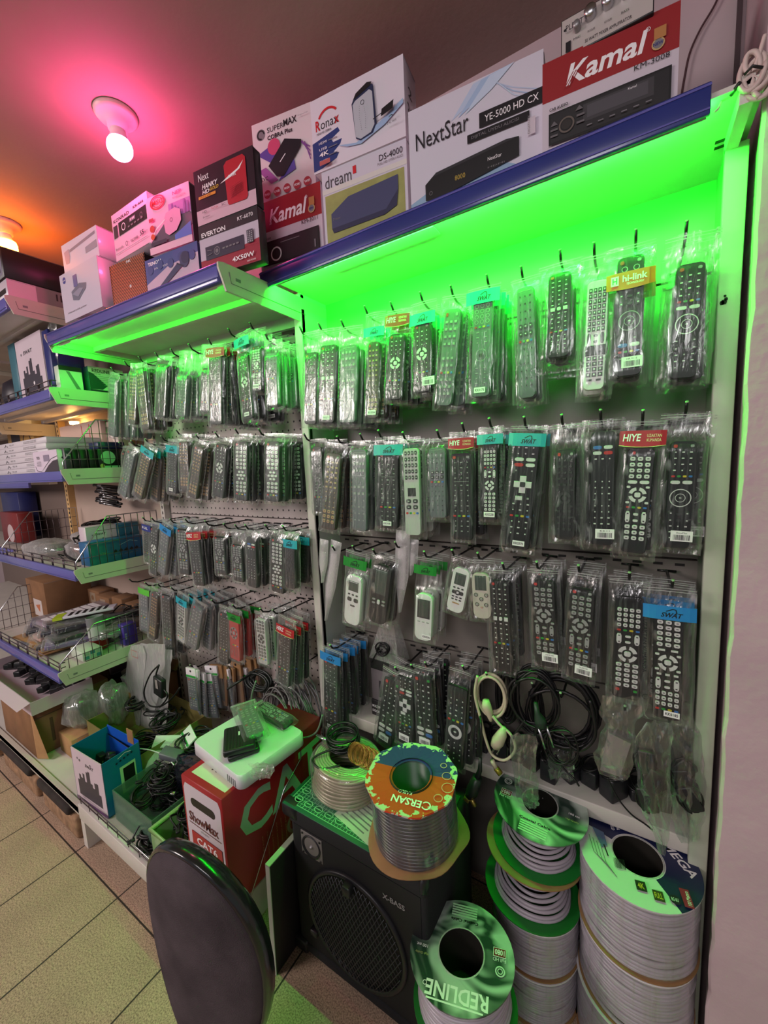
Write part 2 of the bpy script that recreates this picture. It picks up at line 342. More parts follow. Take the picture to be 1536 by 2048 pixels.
mb = MB(); mb.box(-1.69, -.6, 0, -1.66, -.15, .105, SHELFW); bl(mb.build('base_leg', bayL), bayL)
mb = MB(); mb.box(-.96, -.6, 0, -.93, -.15, .105, SHELFW); bl(mb.build('base_leg', bayL), bayL)
mb = MB()   # low wire rail at the front of the deck
for zz in (.178, .192): mb.tube([(-1.70, -.592, zz), (-.93, -.592, zz)], .0018, WIRE if zz < .185 else STEEL, 5)
for k in range(12): mb.tube([(-1.69+k*.068, -.592, .163), (-1.69+k*.068, -.592, .192)], .0014, WIRE, 4)
bl(mb.build('wire_rail', bayL), bayL)
# ---- far left bay(s)
bayC = thing('shelving_bay', 'far left shelving bay of blue-edged shelves with wire dividers', 'shelving', (-2.5, 0, 0))
BACKP = mat((186, 165, 152), .6, noise_=.05, nscale=5)
mb = MB(); mb.box(-3.0, .0, .1, -1.97, .02, 2.3, BACKP); bl(mb.build('back_panel', bayC), bayC)
mb = MB(); slotted(mb, -3.02, -.035, .02, 0, 2.3, .04, mat((214, 176, 120), .5)); bl(mb.build('slotted_upright', bayC), bayC)
SH = ((2.02, -.49), (1.70, -.395), (1.37, -.395), (.945, -.40), (.535, -.505))
def shelf_level(root, x0, x1, z, yf, i, br=True):
    mb = MB(); mb.box(x0, yf+.012, z-.008, x1, .0, z, SHELFW)
    for yy in (yf+.12, -.1): mb.box(x0, yy, z-.022, x1, yy+.02, z-.008, SHELFW)
    sh = bl(mb.build('shelf', root), root)
    mb = MB(); mb.rbox(x0, yf-.002, z-.036, x1-.004, yf+.012, z+.008, FASBLUE, .002); mb.box(x0, yf-.0032, z-.03, x1-.006, yf-.002, z-.0275, FASNAVY)
    mb.build('price_rail', sh)
    if br:
        mb = MB(); bracket(mb, x1, yf-.004, -.0, z, h=.05); mb.build('shelf_bracket', sh)
    return sh
def side_rack(root, x, yf, z, h=.22):
    mb = MB(); yb = -.03; s = .15
    mb.tube([(x, yf+.01, z), (x, yf+.01, z+.045), (x, yf+s, z+h), (x, yb, z+h), (x, yb, z)], .0028, STEEL, 6)
    y = yf+.04
    while y < yb:
        top = z+.045+(h-.045)*min(1, (y-yf-.01)/(s-.01)); mb.tube([(x, y, z), (x, y, top)], .0016, WIRE, 4); y += .03
    for zz in (z+.01, z+.055, z+.11, z+.165):
        if zz > z+h: continue
        ys = yf+.01 if zz < z+.045 else yf+.01+(zz-z-.045)/(h-.045)*(s-.01)
        mb.tube([(x, ys, zz), (x, yb, zz)], .0016, WIRE, 4)
    return mb
def front_rack(x0, x1, yf, z, h=.045, posts=9):
    mb = MB()
    for zz in (z+h, z+h*.55): mb.tube([(x0, yf+.012, zz), (x1, yf+.012, zz), (x1, yf+.03, zz)], .0022, WIRE, 5)
    for k in range(posts):
        xx = x0+(x1-x0)*k/(posts-1)
        for d in (0, .012): mb.tube([(xx-d, yf+.012, z), (xx-d, yf+.012, z+h)], .002, WIRE, 5)
    return mb
for i, (z, yf) in enumerate(SH):
    shelf_level(bayC, -3.0, -2.0, z, yf, i)
for i in (2, 3, 4):
    z, yf = SH[i]; bl(side_rack(bayC, -2.008, yf, z, .225 if i < 4 else .17).build('wire_divider', bayC), bayC)
for i in (3, 4): z, yf = SH[i]; bl(side_rack(bayC, -2.92, yf, z).build('wire_divider', bayC), bayC)
for i in (1, 3, 4): z, yf = SH[i]; bl(front_rack(-2.98, -2.015, yf, z).build('wire_rail', bayC), bayC)
mb = MB(); mb.box(-3.0, -.60, .125, -1.702, .0, .15, SHELFW); mb.box(-3.0, -.6, .118, -1.702, -.585, .156, BRK); bl(mb.build('base_deck', bayC), bayC)
bayD = thing('shelving_bay', 'farthest shelving bay at the left edge, with shallower shelves', 'shelving', (-3.6, 0, 0))
mb = MB(); mb.box(-4.6, .0, .1, -3.03, .02, 2.3, mat((120, 104, 96), .7)); bl(mb.build('back_panel', bayD), bayD)
for i, (z, yf) in enumerate(((1.99, -.4), (1.66, -.3), (1.335, -.2), (.93, -.3), (.5, -.45))): shelf_level(bayD, -4.5, -3.04, z, yf, i, i != 2)
mb = MB(); mb.box(-4.5, -.60, .125, -3.03, .0, .15, SHELFW); bl(mb.build('base_deck', bayD), bayD)
# stone offcuts carrying the left decks
STONE = mat((150, 118, 90), .9, noise_=.35, nscale=35, bump=.6, bscale=60); DSTONE = mat((46, 38, 36), .9, noise_=.3, nscale=20)
for k, (x0, x1, lab) in enumerate(((-2.05, -1.73, 'rough brown stone block under the deck, next to the white base leg'), (-2.52, -2.12, 'rough brown stone block under the deck, second from the white base leg'), (-3.1, -2.62, 'rough brown stone block under the deck, at the left picture edge'))):
    mb = MB(); mb.rbox(x0, -.605, 0, x1, -.3, .088, STONE, .012, 3); mb.rbox(x0-.02, -.615, .084, x1-.04, -.3, .122, DSTONE, .014, 3)
    tag(mb.build('stone_block'), lab, 'stone block')
# ================================================================ LAMPS
GREEN = (.008, 1.0, .02)
def led(name, label, a, b, power, root=None):
    t = thing(name, label, 'led strip', ((a[0]+b[0])/2, (a[1]+b[1])/2, (a[2]+b[2])/2)); L = Vector(b)-Vector(a)
    mb = MB(); mb.tube([-L/2, L/2], .0042, emis('green_led', GREEN, power), 8); mb.build('light_tube', t)
    mb = MB(); hl = L.length/2; mb.box(-hl, -.0062, -.0125, hl, -.005, .007, SHELFW); mb.box(-hl, -.005, .0052, hl, .009, .0062, SHELFW); o = mb.build('light_shield', t)  # unseen lip and cap added to block the tube's forward and upward light
    o.rotation_euler.y = -math.asin(L.z/L.length); return t
led('led_strip', 'green light strip under the front lip of the right bay top shelf', (-.86, -.2335, 1.8655), (.08, -.2335, 1.8655), LED_POWER)
led('led_strip', 'green light strip under the front lip of the middle bay top shelf', (-1.74, -.376, 1.861), (-.93, -.376, 1.8305), LED_POWER*.08)
led('led_strip', 'short bright green light strip at the left end of the middle bay top shelf', (-1.90, -.376, 1.866), (-1.80, -.376, 1.862), LED_POWER*.5)
def lamp(label, p, col, power, r=.032, L=.055, elong=False):
    t = thing('ceiling_lamp', label, 'lamp', (p.x, p.y, 2.35))
    mb = MB(); mb.lathe([(0, -.001), (.054, -.001), (.054, -.006), (.047, -.014), (.026, -.020), (.024, -.042), (.0, -.042)], mat((196, 180, 176), .4), 32); mb.build('lamp_holder', t)
    b = MB(); b.lathe([(.0, -.03), (.018, -.032), (.019, -.052), (.026, -.068)], WHITE, 24); b.build('bulb_collar', t)
    mb = MB(); z = -.068
    pr = [(.026, z)]+[(r*math.cos(R(a)), z-.018-(L*.5 if elong else 0)-L*.55*math.sin(R(a))) for a in range(-25, 91, 10)]
    if elong: pr = [(.03, z), (.033, z-.01), (.033, z-.07), (.025, z-.085), (.0, z-.088)]
    mb.lathe(pr, emis('bulb_glow_'+('amber' if elong else 'pink'), col, power), 24); mb.build('bulb', t)
    return t
pl = P(232, 228, Z=2.35); lamp('pink glowing bulb in a round ceiling holder, upper left', pl, (1, .08, .30), PINK_POWER)
po = P(7, 446, Z=2.35); lamp('orange glowing lamp at the left edge of the ceiling', po, (1, .17, .01), ORANGE_POWER, elong=True)
t = thing('shelf_lamp', 'warm lamp glowing behind the goods on the far left shelf', 'lamp', (-2.72, -.05, 1.655))
mb = MB(); mb.lathe([(.0, .008), (.022, .008), (.022, 0), (.02, -.006), (.0, -.01)], emis('warm_glow', (1, .55, .15), WARM_POWER*8), 16); mb.build('bulb', t)
mb = MB(); mb.rbox(-.03, -.02, .008, .03, .02, .014, WHITE, .002); mb.build('lamp_base', t)
# ================================================================ CARTONS ON TOP OF THE SHELVES
WP = (202, 192, 204)
m_ = lambda *c: mat(tuple(c), .42)
GLOSSW = mat(WP, .35, coat=.3); REDB = mat((146, 32, 38), .38, coat=.3); DARK = mat((28, 27, 32), .35, coat=.2); CBLUE = mat((36, 60, 120), .4)
TXTB = m_(30, 28, 34); LRED = m_(196, 34, 44); LGREY = m_(120, 116, 122); PALEB = m_(150, 176, 206); YEL = m_(206, 166, 50); LWHT = m_(236, 232, 236)
def carton(label, x0, x1, z0, z1, yf, dep, m, art=None, side=None, top=None, msid=None, rz=0, cat='box', group=None, name='cardboard_box', rtilt=0):
    cx = (x0+x1)/2; t = thing(name, label, cat, (cx, yf+dep/2, z0), (0, rtilt, R(rz)), group)
    W = x1-x0; H = z1-z0; mb = MB(); mb.rbox(-W/2, -dep/2, 0, W/2, dep/2, H, m, .0018, 1)
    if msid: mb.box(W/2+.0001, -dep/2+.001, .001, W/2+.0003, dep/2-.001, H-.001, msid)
    mb.tube([(W/2+.0003, -dep/2+.004, H-.003), (W/2+.0003, dep/2-.004, H-.003)], .0006, LGREY, 4)
    mb.build('carton', t)
    if art:
        mb = MB(); art(Art(mb, (-W/2, -dep/2, 0), (1, 0, 0), (0, 0, 1), W, H)); mb.build('printed_front', t)
    if side:
        mb = MB(); side(Art(mb, (W/2+.0003, -dep/2, 0), (0, 1, 0), (0, 0, 1), dep, H)); mb.build('printed_side', t)
    return t
def turned(pl_, pr_, pb_, yf, drop=0):
    "left upper corner on the plane y = yf, right upper corner at the same height: gives width and turn of the box"
    a = P(*pl_, Y=yf); b = P(*pr_, Z=a.z)
    if drop: b = P(*pr_, Z=a.z-drop*(b-a).length)
    rz = max(-.1, min(.42, math.atan2(b.y-a.y, b.x-a.x))); L = (b-a).length
    if rz in (-.1, .42): L = (P(*pr_, Y=yf)-a).length*1.0
    c = P(*pb_, Y=yf); return a, L, rz, c
def place(label, a, L, rz, z0, z1, dep, m, **k):
    t = carton(label, -L/2, L/2, z0, z1, 0, dep, m, **k)
    t.rotation_euler.z = rz; ca, sa = math.cos(rz), math.sin(rz)
    t.location.x = a.x+ca*L/2-sa*dep/2; t.location.y = a.y+sa*L/2+ca*dep/2; return t
def px_carton(label, pl_, pr_, pb_, yf, dep, m, z0=None, **k):
    "pl_ upper left, pr_ upper right, pb_ lower left pixels of the front"
    a, L, rz, c = turned(pl_, pr_, pb_, yf)
    return place(label, a, L, rz, c.z if z0 is None else z0, a.z, dep, m, **k)
SB = 1.8845
def a_kamal(code, big):
    def f(A):
        A.rect(0, 0, 1, 1, GLOSSW); A.rect(0, .60, 1, 1, REDB)
        if not big: A.rect(0, 0, 1, .09, REDB)
        A.text('Kamal', .19, .68, .56, .2, LWHT, True, .25)
        for k in range(3): A.line([(.175+k*.02, .66), (.25+k*.022, .80)], .008, REDB)
        A.ring(.79, .87, .02, .005, LWHT); A.text('R', .783, .862, .012, .016, LWHT)
        A.text(code, .70, .545, .24, .05, TXTB); A.disc(.86, .70, .055, m_(190, 160, 110), 16)
        A.disc(.86, .70, .042, LGREY); A.text('NEW', .825, .685, .07, .03, m_(50, 50, 110), True)
        A.rect(.83, .74, .91, .84, m_(176, 120, 70))
        A.text('CAR AUDIO', .06, .485, .15, .03, TXTB, True)
        A.rect(.055, .14, .955, .46, m_(16, 16, 18)); A.rect(.07, .16, .94, .44, m_(34, 33, 36))
        if big:
            A.rect(.33, .25, .84, .42, m_(58, 56, 60)); A.rect(.36, .28, .80, .40, m_(74, 72, 78)); A.text('Kamal', .66, .385, .06, .022, LWHT)
            A.disc(.2, .29, .085, m_(20, 20, 22)); A.ring(.2, .29, .078, .016, m_(96, 86, 80)); A.disc(.2, .29, .05, m_(40, 36, 34))
            for k, (x, y) in enumerate(((.10, .34), (.10, .28), (.10, .22), (.30, .40), (.31, .33), (.31, .26))): A.poly([(x-.03, y-.02), (x+.03, y-.02), (x, y+.025)] if k in (0, 3) else [(x-.03, y-.012), (x+.03, y-.012), (x+.03, y+.008), (x-.03, y+.008)], m_(98, 94, 98))
            for k in range(6): A.rect(.36+k*.085, .19, .40+k*.085, .20, LGREY)
        else:
            A.ring(.28, .27, .095, .02, LWHT); A.disc(.28, .27, .05, m_(40, 40, 44)); A.rect(.36, .395, .66, .405, LGREY); A.rect(.88, .2, .9, .3, LGREY); A.text('KM', .12, .18, .03, .02, LWHT)
        A.text('MP3/FM/USB/SD/MMC', .3, .085, .42, .034, TXTB)
    return f
px_carton('large red and white car stereo box at the right end of the right top shelf', (1085, 130), (1362, 0), (1090, 330), -.24, .1, GLOSSW, z0=SB, art=a_kamal('KM-3008', True), name='car_stereo_box')
# amplifier lying on it
a = P(1121, 110, Y=-.238); b = P(1308, 20, Y=-.238); zt = P(1085, 130, Y=-.24).z
t = thing('mixer_amplifier', 'silver-faced mixer amplifier with knobs on top of the large red stereo box', 'amplifier', ((a.x+b.x)/2, -.19, (zt+P(1362, 0, Y=-.24).z)/2+.001)); W = b.x-a.x; Hh = .062
mb = MB(); mb.rbox(-W/2, -.045, 0, W/2, .05, Hh, DARK, .002); mb.build('case', t)
mb = MB(); A = Art(mb, (-W/2, -.0452, 0), (1, 0, 0), (0, 0, 1), W, Hh); A.rect(.012, .04, .988, .96, mat((196, 188, 186), .35, .3))
A.text('PLENTY', .06, .66, .24, .14, TXTB); A.disc(.05, .70, .035, TXTB); A.text('50 WATT MIXER AMPLIFIRATOR', .28, .12, .5, .08, TXTB)
for x, s in ((.18, 'MIC'), (.34, 'MIC VOLUME'), (.52, 'AUX VOLUME'), (.7, 'BASS')): A.text(s, x-.03, .33, .08, .05, TXTB)
A.rect(.06, .1, .12, .36, DARK); A.text('PLENTY AUDIO', .06, .58, .22, .05, LGREY); mb.build('front_panel', t)
for i, (x, z, r, m) in enumerate(((.19, .035, .006, GREYMET), (.34, .045, .0095, STEEL), (.53, .047, .0095, STEEL), (.72, .048, .0095, STEEL))):
    mb = MB(); Mk = Matrix.Translation((-W/2+x*W, -.045, z))@Matrix.Rotation(R(90), 4, 'X'); mb.lathe([(r, 0), (r, .012), (r*.85, .014), (0, .014)], m, 20, Mk); mb.build('knob', t)
def a_next(A):
    A.rect(0, 0, 1, 1, mat((204, 200, 214), .38, coat=.3)); A.poly([(0, .0), (0, .12), (.3, .25), (.75, .2), (.9, .1), (.6, 0)], m_(140, 168, 196))
    for k, c in enumerate(((176, 190, 216), (156, 178, 210), (186, 200, 222))):
        A.poly([(.35+.05*k, .74), (.52+.06*k, .98), (.75+.03*k, 1), (.55+.05*k, .86)], m_(*c)); A.line([(.6+.02*k, .97), (.8, .8-.03*k), (1, .68-.05*k)], .008, m_(*c))
    A.text('NextStar', .06, .60, .42, .16, TXTB); A.rect(.56, .57, 1, .70, DARK); A.text('YE-5000 HD CX', .6, .605, .37, .06, LWHT)
    A.rect(.47, .475, .91, .55, DARK); A.text('DIJITAL UYDU ALICISI', .5, .495, .34, .034, LGREY)
    A.poly([(.13, .10), (.13, .25), (.22, .33), (.75, .385), (.84, .37), (.84, .21), (.2, .08)], m_(17, 17, 20)); A.poly([(.22, .33), (.75, .385), (.84, .37), (.2, .3)], m_(42, 42, 46))
    A.text('8000', .37, .19, .08, .045, m_(176, 150, 60)); A.ring(.175, .155, .018, .004, LGREY); A.text('NextStar', .62, .255, .1, .032, LWHT); A.text('HDMI', .62, .19, .12, .014, LGREY)
    A.text('Full HD DVB-S2 HDMI USB Ethernet', .14, .03, .6, .035, TXTB); A.rect(.9, .34, .95, .48, m_(196, 186, 196)); A.text('DIGITURK', .915, .35, .12, .02, LGREY, rot=90)
px_carton('large white satellite receiver box printed with a black receiver, on the right top shelf', (816, 225), (1087, 97), (832, 428), -.24, .1, GLOSSW, z0=SB, art=a_next, name='receiver_box')
def a_dream(A):
    A.rect(0, 0, 1, 1, mat((200, 196, 210), .38)); A.rect(.03, .06, .97, .70, mat((150, 152, 92), .4, noise_=.1, nscale=40)); A.rect(.0, .72, 1, .78, m_(206, 204, 200))
    A.text('dream', .04, .78, .33, .15, m_(70, 68, 74)); A.rect(.39, .84, .43, .93, LRED); A.text('DS-4000', .70, .86, .26, .07, TXTB); A.text('FULL HD UYDU ALICI', .68, .815, .28, .028, LGREY)
    A.poly([(.10, .28), (.10, .46), (.32, .60), (.9, .64), (.9, .48), (.76, .30)], m_(66, 70, 104)); A.poly([(.10, .28), (.76, .30), (.9, .48), (.88, .3), (.74, .24), (.12, .22)], m_(46, 48, 76))
    A.text('Dream', .12, .37, .09, .03, LGREY); A.line([(.06, .1), (.94, .12)], .003, LGREY)
d0 = px_carton('olive and white satellite receiver box under the white streaming stick box, right top shelf', (643, 347), (812, 276), (655, 497), -.235, .13, GLOSSW, z0=SB, art=a_dream, name='receiver_box')
zd = P(643, 347, Y=-.235).z+.0008
def a_ronax(A):
    A.rect(0, 0, 1, 1, mat((214, 208, 220), .38, coat=.3)); NB = m_(40, 56, 116)
    A.poly([(0, .03), (0, .42), (.08, .44), (.3, .5), (.32, .44), (.22, .38), (.24, .33), (.34, .33), (.32, .27), (.24, .2), (.3, .16), (.27, .1), (.1, .04)], NB)
    A.text('Ronax', .05, .56, .26, .13, TXTB); A.text('R', .05, .56, .05, .14, LRED, True); A.text('X', .27, .56, .05, .09, LRED, True); A.ring(.2, .62, .2, .03, LRED, a0=40, a1=150); A.text('MINI HD ZEBRA', .06, .5, .17, .03, TXTB)
    for k, s in enumerate(('HDMI', 'USB', '4K', 'WIFI')): A.text(s, .08, .36-k*.085, .09 if k != 2 else .11, .035 if k != 2 else .06, LWHT, k == 2)
    for k in range(3): A.rect(.19, .365-k*.1, .29, .375-k*.1, LGREY)
    A.poly([(.30, .24), (.5, .17), (.75, .3), (.99, .46), (.99, .40), (.8, .24), (.55, .13), (.4, .17)], m_(150, 176, 210))
    A.poly([(.5, .22), (.47, .68), (.52, .78), (.66, .84), (.7, .8), (.72, .3), (.68, .2), (.55, .17)], m_(36, 44, 76)); A.poly([(.5, .24), (.48, .66), (.51, .70), (.66, .76), (.69, .72), (.70, .3), (.66, .22), (.55, .19)], m_(176, 180, 190))
    A.poly([(.47, .68), (.49, .72), (.67, .80), (.69, .84), (.64, .86), (.52, .79)], DARK); A.ring(.585, .64, .03, .006, TXTB)
    for k in range(12): A.disc(.555+.002*abs(6-k), .3+.025*k, .004, TXTB, 6); A.disc(.62-.002*abs(6-k), .3+.025*k, .004, TXTB, 6)
    A.poly([(.78, .32), (.9, .36), (.91, .46), (.79, .41)], DARK); A.line([(.7, .33), (.79, .36)], .012, TXTB); A.ring(.88, .245, .04, .01, TXTB, a0=30, a1=150); A.text('2.4G WIFI', .84, .18, .09, .03, TXTB)
    A.rect(.1, .03, .22, .09, m_(180, 90, 90))
def s_mark(A): A.text('3C', .2, .3, .5, .2, TXTB, rot=0); A.text('2', .3, .6, .3, .12, TXTB)
a, L, rz, c = turned((620, 205), (806, 107), (628, 348), -.24)
place('white mini receiver box with a red arc, on top of the olive receiver box', a, L, rz, zd, a.z, .075, GLOSSW, art=a_ronax, side=s_mark, name='receiver_box')
k0 = px_carton('small red and white car stereo box below the white and purple streaming box', (513, 412), (640, 362), (525, 542), -.24, .13, GLOSSW, z0=SB, art=a_kamal('KM-3011', False), name='car_stereo_box')
zk = P(513, 412, Y=-.24).z+.0008
def a_super(A):
    A.rect(0, 0, 1, 1, mat((210, 200, 204), .38, coat=.3)); A.disc(.15, .84, .07, LGREY); A.ring(.15, .84, .06, .018, TXTB, a1=280); A.text('SUPER', .26, .83, .28, .065, TXTB); A.text('MAX', .54, .835, .22, .08, TXTB, True); A.text('COBRA Plus', .26, .74, .42, .055, TXTB, True)
    A.poly([(.07, .6), (.35, .68), (.5, .6), (.3, .45)], m_(90, 70, 150)); A.disc(.36, .64, .1, m_(196, 70, 110)); A.poly([(.07, .4), (.2, .42), (.4, .22), (.27, .2)], m_(150, 80, 150)); A.poly([(.4, .2), (.7, .28), (.68, .4), (.5, .3)], m_(84, 70, 150))
    for k in range(4): A.line([(.75+.04*k, .62-.02*k), (.95, .48-.05*k)], .014, m_(120, 70, 140))
    A.poly([(.25, .42), (.55, .68), (.82, .60), (.80, .52), (.5, .24), (.38, .26)], m_(22, 22, 30)); A.line([(.45, .42), (.55, .5)], .012, LWHT)
    for k, s in enumerate(('FHD', 'DVB', '8000', 'HDMI', 'WIFI')): A.disc(.2+k*.17, .075+.0*k, .055, m_(166, 50, 62)); A.text(s, .155+k*.17, .06, .09, .03, LWHT, True)
    A.text('HEVC', .08, .24, .16, .05, TXTB, True); A.text('Enigma HD', .8, .86, .16, .02, LGREY)
a, L, rz, c = turned((503, 252), (622, 203), (515, 408), -.24)
place('white and purple receiver box standing on the small red stereo box', a, L, rz, zk, a.z, .06, GLOSSW, art=a_super, name='receiver_box')
# ---- on the sagging middle shelf
YA = -.37
def a_ever(A):
    A.rect(0, 0, 1, 1, mat((196, 184, 200), .3, coat=.5)); A.rect(0, .74, 1, 1, m_(34, 32, 38)); A.rect(0, 0, 1, .32, m_(150, 34, 54)); A.poly([(.6, .32), (1, .32), (1, .42), (.7, .36)], m_(150, 34, 54))
    A.text('EVERTON', .05, .76, .42, .09, LWHT, True); A.text('RT-6070', .68, .84, .25, .07, LWHT); A.rect(.1, .30, .76, .56, m_(46, 46, 66)); A.ring(.3, .43, .08, .015, LGREY); A.disc(.3, .43, .04, LGREY)
    for k in range(5): A.rect(.4+.06*k, .42, .44+.06*k, .45, LGREY)
    A.line([(.14, .48), (.22, .46)], .01, LGREY); A.line([(.14, .38), (.22, .40)], .01, LGREY); A.rect(.82, .36, .92, .60, m_(80, 78, 90))
    for i in range(3):
        for j in range(6): A.disc(.84+.03*i, .385+.035*j, .008, LWHT, 6); A.k -= 1
    A.rect(.08, .03, .26, .09, YEL); A.text('FULL SIZE', .1, .045, .14, .03, TXTB, True); A.text('4X50W', .56, .1, .36, .09, LWHT, True); A.text('HIGH POWER', .8, .02, .14, .03, LWHT)
def zAs(x): return 1.8665-TILT*(x+1.41)
def zAs(x): return 1.8665-TILT*(x+1.41)
def shelfA(label, pl_, pr_, pb_, dep, m, art=None, z0=None, yf=YA, **k):
    a, L, rz, c = turned(pl_, pr_, pb_, yf, TILT)
    if z0 is None: z0 = zAs(a.x+L/2)+.0225
    z1 = a.z-TILT*L/2
    t = place(label, a, L, rz, z0, z1, dep, m, art=art, rtilt=0, **k); return t, z1
e, ze = shelfA('red and silver car stereo box printed with a remote, left of the small red one', (396, 452), (514, 413), (402, 562), .03, m_(60, 40, 46), a_ever, yf=-.365, name='car_stereo_box')
def a_hanky(A):
    A.rect(0, 0, 1, 1, mat((36, 26, 38), .3, coat=.5)); A.rect(0, 0, 1, .27, m_(206, 170, 186)); A.text('Next', .08, .78, .18, .13, LWHT); A.text('HANKY', .13, .62, .26, .085, LWHT, True, .3); A.text('HD', .13, .53, .12, .07, LWHT, True, .3); A.text('GOLD', .26, .545, .15, .06, YEL, True, .3)
    A.rect(.06, .46, .36, .51, m_(220, 140, 40)); A.text('FULL HD', .1, .47, .18, .025, TXTB)
    A.poly([(.57, .16), (.55, .2), (.53, .86), (.58, .92), (.84, .92), (.88, .86), (.88, .2), (.85, .15)], m_(180, 28, 44)); A.poly([(.45, .58), (.6, .66), (.75, .72), (.85, .82), (.78, .7), (.62, .62)], LWHT); A.text('Next', .6, .62, .12, .05, LWHT)
    for k in range(6): A.line([(.62+.03*k, .25), (.72+.02*k, .45)], .006, m_(120, 14, 26)); A.line([(.62, .27+.03*k), (.82, .32+.03*k)], .006, m_(120, 14, 26))
    A.text('HD', .13, .17, .07, .04, TXTB); A.text('YouTube', .28, .18, .12, .04, LRED); A.text('3C', .46, .17, .07, .04, TXTB); A.text('Screen', .13, .08, .12, .03, TXTB)
_, zz = shelfA('black box printed with a red receiver, standing on the red and silver stereo box', (386, 342), (505, 293), (393, 455), .028, m_(26, 20, 26), a_hanky, yf=-.365, z0=ze+.001, name='receiver_box')
def a_mic(A):
    A.rect(0, 0, 1, 1, mat((74, 82, 140), .4)); A.poly([(0, 0), (.0, .35), (.45, .66), (1, .74), (1, 0)], m_(190, 170, 190)); A.text('TENON', .06, .82, .26, .09, LWHT, True); A.text('DYNAMIC MICROPHONE', .18, .68, .36, .045, LWHT)
    for k in range(5): A.disc(.1+.2*k, .7+.06*(k % 2), .12, m_(64, 72, 128))
    A.poly([(.12, .04), (.2, .02), (.72, .52), (.62, .62)], m_(52, 56, 92)); A.disc(.76, .66, .2, m_(60, 64, 100), asp=.9); A.disc(.78, .7, .15, m_(44, 48, 80)); A.line([(.62, .62), (.74, .5)], .04, m_(30, 32, 60))
m1, zm = shelfA('blue box with a microphone printed on it, on the middle top shelf', (289, 520), (394, 484), (296, 602), .13, m_(50, 56, 100), a_mic, yf=-.37, name='microphone_box')
def a_msc(A):  # pale box and white receiver, pink lamplight put into the print colours
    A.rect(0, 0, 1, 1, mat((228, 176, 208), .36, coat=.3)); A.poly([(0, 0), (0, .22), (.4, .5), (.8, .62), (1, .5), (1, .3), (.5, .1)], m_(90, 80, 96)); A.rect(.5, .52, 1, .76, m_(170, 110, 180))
    for k in range(7): A.rect(.5+.07*k, .52, .54+.07*k, .6+.05*((k*3) % 4), m_(120, 80, 150))
    A.ring(.27, .86, .12, .02, LRED, asp=1.6); A.ring(.27, .86, .085, .012, LRED, asp=1.6); A.text('MSC', .13, .82, .28, .08, LRED, True, .1); A.text('NEP', .64, .86, .2, .06, m_(170, 40, 90), True); A.text('BOXES DIGITAL', .64, .8, .3, .03, m_(170, 40, 90))
    A.poly([(.40, .30), (.38, .5), (.45, .62), (.66, .66), (.78, .6), (.78, .42), (.66, .28), (.48, .24)], m_(224, 150, 190)); A.ring(.56, .48, .035, .01, m_(150, 60, 100)); A.line([(.0, .22), (.2, .42), (.42, .52)], .012, LWHT)
    A.rect(.04, .56, .15, .62, m_(190, 60, 90)); A.disc(.1, .44, .06, m_(200, 60, 60)); A.disc(.1, .3, .05, m_(206, 80, 50)); A.rect(0, 0, 1, .12, m_(220, 180, 200)); A.rect(.05, .14, .42, .2, m_(60, 50, 70)); A.poly([(.62, .12), (.62, .2), (1, .34), (1, .12)], m_(84, 110, 190))
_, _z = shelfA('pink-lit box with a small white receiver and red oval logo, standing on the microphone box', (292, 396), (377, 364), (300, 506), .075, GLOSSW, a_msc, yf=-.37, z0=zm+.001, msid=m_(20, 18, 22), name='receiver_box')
def a_mesh(A):
    A.rect(0, 0, 1, 1, m_(60, 26, 18))
    n = 17
    for k in range(-n, n): A.line([(max(0, k/n), max(0, -k/n)), (min(1, 1+k/n), min(1, 1-k/n))], .018, m_(214, 104, 62)); A.k -= 1
    A.k += 2; A.disc(.55, .42, .035, m_(190, 190, 190)); A.text('3K', .5, .92, .14, .05, LWHT, True)
    for x in (.02, .98): A.line([(x, .02), (x, .98)], .02, m_(120, 60, 40))
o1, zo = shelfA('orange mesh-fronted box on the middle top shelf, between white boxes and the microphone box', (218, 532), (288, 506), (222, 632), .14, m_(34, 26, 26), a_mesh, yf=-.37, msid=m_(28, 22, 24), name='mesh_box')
def a_kon(A):  # white print ground tinted pink, the lamp's light painted into it
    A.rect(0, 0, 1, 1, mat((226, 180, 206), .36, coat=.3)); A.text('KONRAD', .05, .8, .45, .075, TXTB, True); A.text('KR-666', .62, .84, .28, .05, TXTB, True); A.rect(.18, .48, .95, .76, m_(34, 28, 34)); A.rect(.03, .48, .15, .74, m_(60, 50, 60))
    A.ring(.32, .62, .08, .016, LWHT); A.rect(.5, .62, .66, .7, m_(110, 110, 120)); A.ring(.82, .62, .05, .012, LGREY); A.text('8 88', .52, .64, .12, .04, LWHT)
    for k in range(5): A.rect(.45+.09*k, .53, .5+.09*k, .56, LGREY)
    A.text('Bluetooth', .06, .2, .2, .05, TXTB); A.ring(.38, .23, .05, .012, TXTB); A.text('FULL POWER', .5, .19, .2, .06, TXTB, True); A.text('55', .76, .2, .1, .1, TXTB, True); A.text('WATT', .87, .2, .09, .04, TXTB); A.line([(.05, .12), (.95, .12)], .008, LGREY)
def s_kon(A): A.text('KR-666', .6, .12, .35, .1, m_(120, 30, 80), True, rot=90); A.text('KR-666', .6, .55, .35, .1, m_(120, 30, 80), True, rot=90)
shelfA('pink-lit white car stereo box standing on the orange mesh box', (222, 430), (293, 384), (228, 545), .085, GLOSSW, a_kon, yf=-.37, z0=zo+.001, side=s_kon, name='car_stereo_box')
